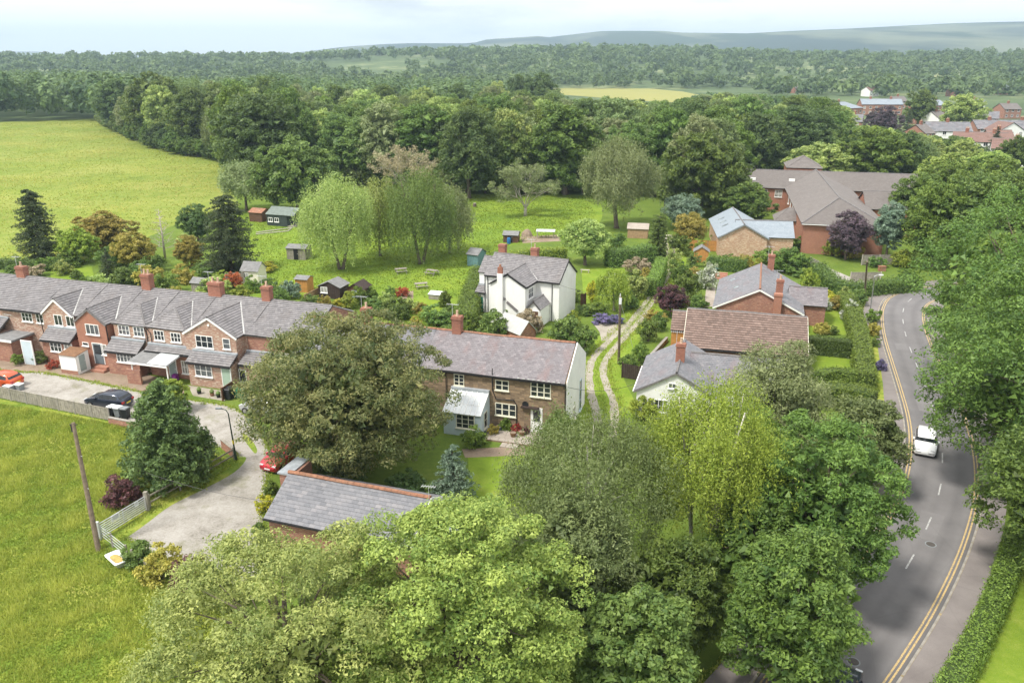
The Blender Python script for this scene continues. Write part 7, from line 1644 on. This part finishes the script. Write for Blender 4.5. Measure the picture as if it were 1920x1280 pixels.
# patio in front of the end cottage: raised edge with single flags
pa = TF.L(905, 842); t = empty('patio', 'raised stone patio in front of the end cottage', 'patio', TF.w(-6.6, -2.6), TF.a)
MB().box(0, 0, -.03, 5.4, 2.5, .12).build('base', 'stone_rubble', t); rr_ = random.Random(4)
for r in range(4):
    x = 0.02
    while x < 5.3:
        wd = min(rr_.uniform(.55, .95), 5.38 - x); MB().box(x, r * .62 + .02, .12, x + wd - .025, r * .62 + .61, .15 + rr_.uniform(0, .012)).build('flagstone', 'patio_flag', t); x += wd
for i in range(3): MB().box(1.8 + i * .5, -.8, 0, 2.26 + i * .5, -.05, .07 + .01 * i).build('step_flag', 'patio_flag', t)
for px, py, lab in ((935, 806, 'blue glazed pot under the cottage window'), (962, 818, 'stone trough on the patio'), (978, 816, 'dark tub beside the white cottage door')):
    simple('plant_pot', lab, 'pot', G(px, py, .16), 0, [('pot', MB().tube([(0, 0, 0), (0, 0, .2), (0, 0, .38)], [.18, .24, .28], 12), 'paint_slateblue' if 'blue' in lab else 'rust_brown'), ('soil', MB().tube([(0, 0, .37), (0, 0, .385)], .25, 12), 'bare_soil')])

# ================================================================ POLES, LAMPS, WIRES
def pole(name, label, base, top, r0, r1, m, cat='pole'):
    t = empty(name, label, cat, base); v = top - base
    MB().tube([Vector((0, 0, -.1)), v * .33, v * .66, v], [r0, r0 * .8 + r1 * .2, r0 * .4 + r1 * .6, r1], 10).build('shaft', m, t)
    return t, v
t, v = pole('telegraph_pole', 'leaning wooden telegraph pole in the meadow beside the gate', G(185, 1032), G(137, 792, 8.6), .17, .11, 'pole_wood')
MB().tube([v * .93 + Vector((-.14, 0, 0)), v + Vector((-.14, 0, -.1))], .07, 8).build('terminal_box', 'plastic_black', t); MB().bar(v * .985 + Vector((-.25, 0, 0)), v * .985 + Vector((.25, 0, 0)), .05).build('bracket', 'plastic_black', t)
for k in range(2): MB().tube([v * (.5 + .25 * k) + Vector((.14, -.1, 0)), v * (.5 + .25 * k) + Vector((.26, -.16, 0))], .015, 5).build('step_iron', 'galvanised', t)
POLE1 = G(185, 1032) + v
b_ = G(443, 862); t, v = pole('lamp_post', 'dark green lamp post with yellow band at the lane corner', b_, G(428, 775, 4.4), .07, .045, 'lamp_green', 'lamp post')
MB().tube([v * .36, v * .44], .075, 10).build('yellow_band', 'yellow_band', t); MB().tube([Vector((0, 0, 0)), v * .2], .1, 10).build('base_sleeve', 'lamp_green', t)
MB().tube([v, v + Vector((-.15, 0, .3)), v + Vector((-.55, .05, .42))], .035, 8).build('arm', 'lamp_green', t); MB().box(v.x - .95, v.y - .04, v.z + .36, v.x - .5, v.y + .14, v.z + .48).build('lantern', 'plastic_grey', t)
b_ = G(1160, 682); t, v = pole('telegraph_pole', 'wooden telegraph pole with guy wire beside the track', b_, G(1163, 556, 8.4), .15, .11, 'pole_wood')
MB().box(v.x - .13, v.y - .2, v.z - .75, v.x + .13, v.y - .1, v.z - .1).build('terminal_box', 'plastic_white', t); MB().tube([v, v + Vector((0, 0, .3))], .04, 6).build('insulator', 'plastic_white', t)
MB().tube([v * .95, G(1192, 672) - b_], .018, 5).build('guy_wire', 'plastic_white', t); POLE2 = b_ + v
b_ = G(1621, 555); t, v = pole('telegraph_pole', 'far wooden pole at the drive mouth beside the road bend', b_, G(1626, 490, 6.6), .14, .1, 'pole_wood'); MB().bar(v * .97 + Vector((-.4, 0, 0)), v * .97 + Vector((.4, 0, 0)), .07).build('cross_arm', 'pole_wood', t); POLE3 = b_ + v
b_ = G(1632, 581); t, v = pole('lamp_post', 'grey street lamp with short arm at the road bend', b_, G(1640, 518, 6.2), .08, .05, 'galvanised', 'lamp post')
MB().tube([v, v + Vector((.2, 0, .12)), v + Vector((.6, 0, .15))], .03, 6).build('arm', 'galvanised', t); MB().box(v.x + .5, v.y - .1, v.z + .1, v.x + 1.0, v.y + .1, v.z + .22).build('lantern', 'plastic_white', t)
def wire(label, a, b, sag=.4, r=.012):
    a = Vector(a); b = Vector(b); P = [a.lerp(b, i / 12) - Vector((0, 0, sag * 4 * (i / 12) * (1 - i / 12))) for i in range(13)]
    o = P[6].copy(); ob = MB().tube([p - o for p in P], r, 4).build('overhead_wire', 'plastic_black', loc=o); tag(ob, label, 'wire')
wire('overhead wire crossing from the end cottage to the grey cottage', TF.w(0.1, 0.1, 4.6), CF.w(0.0, 0.4, 3.0), .5, .018)
wire('overhead wire crossing the gravel yard towards the garage', G(272, 885, 4.2), GF.w(0.1, 1.0, 3.0), .3, .014)
wire('overhead wire from the telegraph pole by the track to the white house', POLE2, WF.w(-0.1, 0.2, 4.7), .3, .014)

# ================================================================ BINS, SIGNS
def bin_(label, g, rz, body, lid, s=1.0):
    t = empty('wheelie_bin', label, 'bin', g, rz); t.scale = (s, s, s); mb = MB()
    mb.add([(-.24, -.28, .06), (.24, -.28, .06), (.24, .24, .06), (-.24, .24, .06), (-.29, -.36, .98), (.29, -.36, .98), (.29, .32, .98), (-.29, .32, .98)], [(0, 3, 2, 1), (4, 5, 6, 7), (0, 1, 5, 4), (1, 2, 6, 5), (2, 3, 7, 6), (3, 0, 4, 7)]).build('body', body, t)
    MB().add([(-.31, -.4, .985), (.31, -.4, .985), (.31, .36, .985), (-.31, .36, .985), (-.27, -.34, 1.05), (.27, -.34, 1.05), (.27, .34, 1.09), (-.27, .34, 1.09)], [(0, 3, 2, 1), (4, 5, 6, 7), (0, 1, 5, 4), (1, 2, 6, 5), (2, 3, 7, 6), (3, 0, 4, 7)]).build('lid', lid, t)
    for x in (-.25, .25): MB().tube([(x - .03, .26, .1), (x + .03, .26, .1)], .1, 10).build('wheel', 'tyre', t)
    MB().bar((-.25, .4, 1.0), (.25, .4, 1.0), .035).build('handle', body, t)
    return t
bin_('black wheelie bin beside the short brown fence', G(431, 748), -.3, 'plastic_black', 'plastic_black', 1.1)
for i, (px, py, bm, lm, lab) in enumerate(((212, 780, 'plastic_black', 'plastic_white', 'pale-lidded recycling bin nearest the fence end'), (224, 782, 'plastic_grey', 'plastic_white', 'grey recycling bin with white lid, middle of three'), (237, 784, 'plastic_black', 'plastic_grey', 'dark recycling bin with grey lid, right of three'))): bin_(lab, G(px, py), R_(160) + i * .1, bm, lm)
for px, py, lab in ((18, 733, 'white-lidded box beside the orange car'), (36, 730, 'second white-lidded box beside the orange car')): simple('storage_box', lab, 'box', G(px, py), -.3, [('body', MB().box(-.4, -.3, 0, .4, .3, .55), 'plastic_grey'), ('lid', MB().box(-.43, -.33, .552, .43, .33, .62), 'plastic_white')])
simple('storage_box', 'green plastic chest behind the wheelie bin', 'box', G(447, 742), -.3, [('body', MB().box(-.6, -.4, 0, .6, .4, .6), 'plastic_green'), ('lid', MB().box(-.63, -.43, .602, .63, .43, .68), 'plastic_green')])
simple('litter_box', 'small red bin on the ivy bank at the bend', 'bin', G(1653, 508), 0, [('body', MB().box(-.5, -.3, 0, .5, .3, .7), 'ridge_clay'), ('lid', MB().box(-.55, -.35, .7, .55, .35, .78), 'ridge_clay')])
for px, py, lab, m in ((410, 745, 'small dark pot on the gravel by the sage door', 'plastic_black'), (398, 742, 'clay pot on the gravel by the sage door', 'ridge_clay'), (374, 738, 'planter below the wide gable window', 'plastic_black')): simple('plant_pot', lab, 'pot', G(px, py), 0, [('pot', MB().tube([(0, 0, 0), (0, 0, .3)], [.16, .22], 10), m), ('plant', MB().tube([(0, 0, .3), (0, 0, .5), (0, 0, .7)], [.16, .24, .05], 7), 'leaf_mid')])

# ================================================================ CARS
def car(label, g, rz, paint, L=4.3, W=1.8, Hc=1.5, name='parked_car', z=0.0):
    t = empty(name, label, 'car', (g[0], g[1], z), rz, None)
    st = [(0, .40, .62, .64, .70), (.012, .30, .80, .86, .84), (.05, .24, .92, 1.02, .90), (.14, .22, .95, Hc - .08, .95), (.28, .22, .96, Hc, .98), (.48, .22, .95, Hc - .01, .98), (.57, .22, .93, Hc - .10, .97), (.73, .22, .93, .97, .96), (.80, .22, .90, .93, .96), (.92, .22, .80, .83, .93), (.985, .26, .66, .68, .84), (1.0, .36, .52, .53, .74)]
    hw = W / 2; vs = []; K = 10
    def ring(s):
        tt, zb, belt, rf, wf = s; x = (tt - .5) * L; w_ = hw * wf; up = max(0, rf - belt); wr = w_ * (1 - .24 * min(1, up / .5))
        half = [(w_ * .93, zb), (w_, zb + .14), (w_, belt - .08), (w_ * .975, belt), (wr, rf - .05 * min(1, up / .3)), (wr * .82, rf)]
        return [(x, y, zz) for y, zz in half] + [(x, -y, zz) for y, zz in reversed(half)]
    rings = [ring(s) for s in st]; n = 12; mb = MB()
    mb.add([p for r in rings for p in r], [(i * n + k, (i + 1) * n + k, (i + 1) * n + (k + 1) % n, i * n + (k + 1) % n) for i in range(len(st) - 1) for k in range(n)] + [tuple(range(n)), tuple(range(len(st) * n - 1, (len(st) - 1) * n - 1, -1))])
    body = mb.build('body', paint, t, True)
    def lerp(a, b, k): return tuple(a[i] + (b[i] - a[i]) * k for i in range(3))
    def patch(nm, corners, mat, off):
        P = [Vector(c) for c in corners]; c0 = sum(P, Vector()) / len(P); P = [c0 + (q - c0) for q in P]; nn = (P[1] - P[0]).cross(P[2] - P[0]).normalized()
        if nn.dot(c0 - Vector((0, 0, .7))) < 0: nn = -nn
        q = [a + nn * off for a in P]; k = len(P)
        MB().add(q + [a - nn * .01 for a in P], [tuple(range(k)), tuple(range(2 * k - 1, k - 1, -1))] + [(i, (i + 1) % k, k + (i + 1) % k, k + i) for i in range(k)]).build(nm, mat, t)
    # glass
    def side(i0, i1, a0, a1, s):
        r0, r1 = rings[i0], rings[i1]; ia, ib = (3, 4) if s > 0 else (8, 7)
        return [lerp(r0[ia], r0[ib], a0), lerp(r1[ia], r1[ib], a0), lerp(r1[ia], r1[ib], a1), lerp(r0[ia], r0[ib], a1)]
    for s in (1, -1):
        patch('side_window', side(3, 4, .12, .9, s), 'car_glass', .012); patch('side_window', side(4, 5, .12, .9, s), 'car_glass', .012)
        A = side(5, 6, .12, .9, s); patch('side_window', A, 'car_glass', .012)
        q = side(6, 7, .12, .85, s); patch('quarter_window', [q[0], lerp(q[0], q[1], .85), q[3]], 'car_glass', .014)
    patch('windscreen', [lerp(rings[6][4], rings[7][4], .08), lerp(rings[6][4], rings[7][4], .92), lerp(rings[6][7], rings[7][7], .92), lerp(rings[6][7], rings[7][7], .08)], 'car_glass', .025)
    patch('rear_window', [lerp(rings[2][4], rings[3][4], .1), lerp(rings[2][4], rings[3][4], .85), lerp(rings[2][7], rings[3][7], .85), lerp(rings[2][7], rings[3][7], .1)], 'car_glass', .025)
    for s in (1, -1):
        MB().box(-L / 2 - .005, s * hw * .55, .66, -L / 2 + .14, s * hw * .86, .86).build('tail_light', 'lens_red', t) if s > 0 else MB().box(-L / 2 - .005, -hw * .86, .66, -L / 2 + .14, -hw * .55, .86).build('tail_light', 'lens_red', t)
        y0, y1 = sorted((s * hw * .45, s * hw * .84)); MB().box(L / 2 - .32, y0, .60, L / 2 - .05, y1, .74).build('headlight', 'lens_clear', t)
        MB().box(L * .14, *(sorted((s * hw * .97, s * hw * 1.13))[0],), .98, L * .19, sorted((s * hw * .97, s * hw * 1.13))[1], 1.1).build('wing_mirror', paint, t)
        for fx in (-.31, .315):
            x = fx * L; a = s * (hw - .17); b = s * (hw + .015)
            wl = MB().tube([(x, a, .32), (x, b, .32)], .32, 18).build('wheel', 'tyre', t); MB().tube([(x, b, .32), (x, b + s * .012, .32)], .20, 14).build('rim', 'alloy', wl)
    MB().box(L / 2 - .03, -.26, .40, L / 2 + .012, .26, .51).build('number_plate', 'plastic_white', t); MB().box(-L / 2 - .012, -.26, .55, -L / 2 + .02, .26, .66).build('number_plate', 'yellow_band', t)
    return t
car('orange hatchback parked at the left edge of the lane', G(4, 722), R_(165), 'car_orange', 4.2)
car('dark blue hatchback parked beside the board fence', G(206, 760), R_(166), 'car_blue', 4.3)
car('white car with dark windows driving on the road under the oak', G(1733, 840), R_(-117.1), 'car_white', 4.0, 1.75, 1.5, 'moving_car')
car('red car parked behind the garage, nose showing', G(531, 868), R_(-112), 'car_red', 3.9)
car('silver car mostly hidden under the olive tree', G(494, 773), R_(160), 'car_silver', 4.2)
car('dark car entering the picture at the bottom of the road', G(1562, 1312), R_(52), 'car_blue', 4.4, 1.8, 1.5, 'moving_car')

# ================================================================ LONG GRASS
def blades(name, label, poly_px, n, h, wd, m, seed, patch=.25):
    rng = np.random.default_rng(seed); P = [(G(a, b).x, G(a, b).y) for a, b in poly_px]; xs = [p[0] for p in P]; ys = [p[1] for p in P]; pts = []
    A = np.array(P)
    while len(pts) < n:
        q = np.stack([rng.uniform(min(xs), max(xs), 6000), rng.uniform(min(ys), max(ys), 6000)], 1); c = np.zeros(len(q), bool); j = len(A) - 1
        for i in range(len(A)):
            cond = ((A[i, 1] > q[:, 1]) != (A[j, 1] > q[:, 1])) & (q[:, 0] < (A[j, 0] - A[i, 0]) * (q[:, 1] - A[i, 1]) / (A[j, 1] - A[i, 1] + 1e-12) + A[i, 0]); c ^= cond; j = i
        pts += list(q[c])
    p = np.array(pts[:n]); f = sum(np.sin((p[:, 0] * math.cos(q) + p[:, 1] * math.sin(q)) * patch * k + q * 7) * 1.1 / math.sqrt(9) for q, k in zip(rng.uniform(0, 6.28, 9), rng.uniform(1.5, 16, 9)))
    hh = h * (0.75 + .3 * np.clip(f, -1, 1)) * rng.uniform(.5, 1.3, n); a = rng.uniform(0, 6.28, n); ln = rng.normal(0, .35, (n, 2)) * hh[:, None]
    w_ = wd * rng.uniform(.6, 1.4, n); dx = np.stack([np.cos(a), np.sin(a)], 1) * w_[:, None] / 2; z = np.zeros(n)
    v = np.stack([np.column_stack([p - dx, z]), np.column_stack([p + dx, z]), np.column_stack([p + dx * .7 + ln * .4, hh * .6]), np.column_stack([p + ln, hh])], 1).reshape(-1, 3)
    v = np.stack([np.column_stack([p - dx, z]), np.column_stack([p + dx, z]), np.column_stack([p + ln, hh])], 1).reshape(-1, 3)
    t = .42 + .27 * f + rng.normal(0, .16, n)
    o = obj(name, np_mesh(name, v, np.arange(n * 3).reshape(n, 3), t, m)); tag(o, label, 'grass', None, 'stuff'); return o
blades('meadow_grass', 'long tussocky yellow-green grass of the near meadow', [(-30, 752), (240, 800), (300, 820), (430, 866), (288, 950), (186, 1010), (250, 1065), (400, 1130), (470, 1190), (460, 1330), (-120, 1330)], 110000, .34, .06, 'blade', 71)
blades('field_weeds', 'rough grass and docks over the far field', [(0, 232), (195, 225), (330, 286), (425, 302), (420, 345), (330, 420), (120, 490), (-20, 498), (-60, 300)], 26000, .26, .3, 'blade_field', 72, .05)
blades('paddock_grass', 'longer grass tufts over the paddock', [(440, 392), (560, 386), (700, 368), (880, 366), (1090, 368), (1120, 400), (1085, 438), (960, 458), (900, 488), (870, 560), (700, 555), (500, 540), (440, 470)], 40000, .22, .2, 'blade_green', 73, .1)

# ================================================================ ROAD DETAIL
for i, (px, py, L_, W_, lab) in enumerate(((1735, 760, 3.0, 1.4, ''), (1690, 650, 2.2, 1.2, ''), (1740, 985, 4.0, 1.5, ''), (1590, 1190, 3.5, 1.3, ''))):
    g = G(px, py); j = min(range(len(cl)), key=lambda q: (cl[q] - g).length); d = (cl[min(j + 1, len(cl) - 1)] - cl[j - 1]).normalized(); r = Vector((d.y, -d.x, 0))
    poly_sheet('road_patch', [g + d * L_ / 2 + r * W_ / 2, g + d * L_ / 2 - r * W_ / 2, g - d * L_ / 2 - r * W_ / 2, g - d * L_ / 2 + r * W_ / 2], 0.016, 'road_asphalt')
for px, py, lab in ((1762, 700, 'round iron manhole cover in the road near the bend'), (1745, 1020, 'round iron manhole cover in the road below the white car'), (1600, 1240, 'round iron manhole cover at the bottom of the road')):
    g = G(px, py); simple('manhole_cover', lab, 'manhole', (g.x, g.y, 0.012), 0, [('frame', MB().tube([(0, 0, 0), (0, 0, .007)], .36, 18), 'plastic_grey'), ('lid', MB().tube([(0, 0, .007), (0, 0, .012)], .29, 18), 'iron_dark')])

# grass creeping over the edges of lanes, lawns and verges
def edge_tufts(name, label, path, n, spread, h, m, seed):
    rng = np.random.default_rng(seed); P = np.array([(p[0], p[1]) for p in path]); seg = np.diff(P, axis=0); L_ = np.linalg.norm(seg, axis=1); cum = np.concatenate([[0], np.cumsum(L_)])
    s_ = rng.uniform(0, cum[-1], n); i = np.clip(np.searchsorted(cum, s_) - 1, 0, len(seg) - 1); k = (s_ - cum[i]) / np.maximum(L_[i], 1e-6); p = P[i] + seg[i] * k[:, None]
    clump = np.abs(np.sin(s_ * 0.9 + seed) + np.sin(s_ * 2.7)) * 0.5; p = p + rng.normal(0, 1, (n, 2)) * (spread * (0.4 + clump))[:, None]
    hh = h * rng.uniform(.4, 1.2, n); a = rng.uniform(0, 6.28, n); ln = rng.normal(0, .4, (n, 2)) * hh[:, None]; dx = np.stack([np.cos(a), np.sin(a)], 1) * (0.05 * rng.uniform(.6, 1.5, n))[:, None]; z = np.zeros(n)
    v = np.stack([np.column_stack([p - dx, z]), np.column_stack([p + dx, z]), np.column_stack([p + ln, hh])], 1).reshape(-1, 3)
    o = obj(name, np_mesh(name, v, np.arange(n * 3).reshape(n, 3), .45 + rng.normal(0, .22, n), m)); tag(o, label, 'grass', None, 'stuff')
edge_tufts('verge_grass', 'ragged grass along the edges of the gravel lane and yard', list(lane) + [lane[0]], 16000, .22, .16, 'blade', 81)
mid = [a.lerp(b, .5) for a, b in zip(tl, tr)]
edge_tufts('verge_grass', 'grass strip growing between the track ruts', mid, 7000, .3, .14, 'blade', 82)
edge_tufts('verge_grass', 'grass along the left edge of the track', offset_path(tl, -.6), 5000, .35, .2, 'blade', 83)
edge_tufts('verge_grass', 'grass along the right edge of the track', offset_path(tr, .6), 5000, .35, .2, 'blade', 84)
edge_tufts('verge_grass', 'weeds along the back of the left pavement', offset_path(kl, -1.95), 7000, .2, .2, 'blade', 85)
edge_tufts('verge_grass', 'moss and weeds in the left gutter', offset_path(kl, -.16), 2500, .07, .07, 'blade_field', 86)
edge_tufts('verge_grass', 'moss and weeds in the right gutter', offset_path(kr, .16), 2500, .07, .07, 'blade_field', 87)
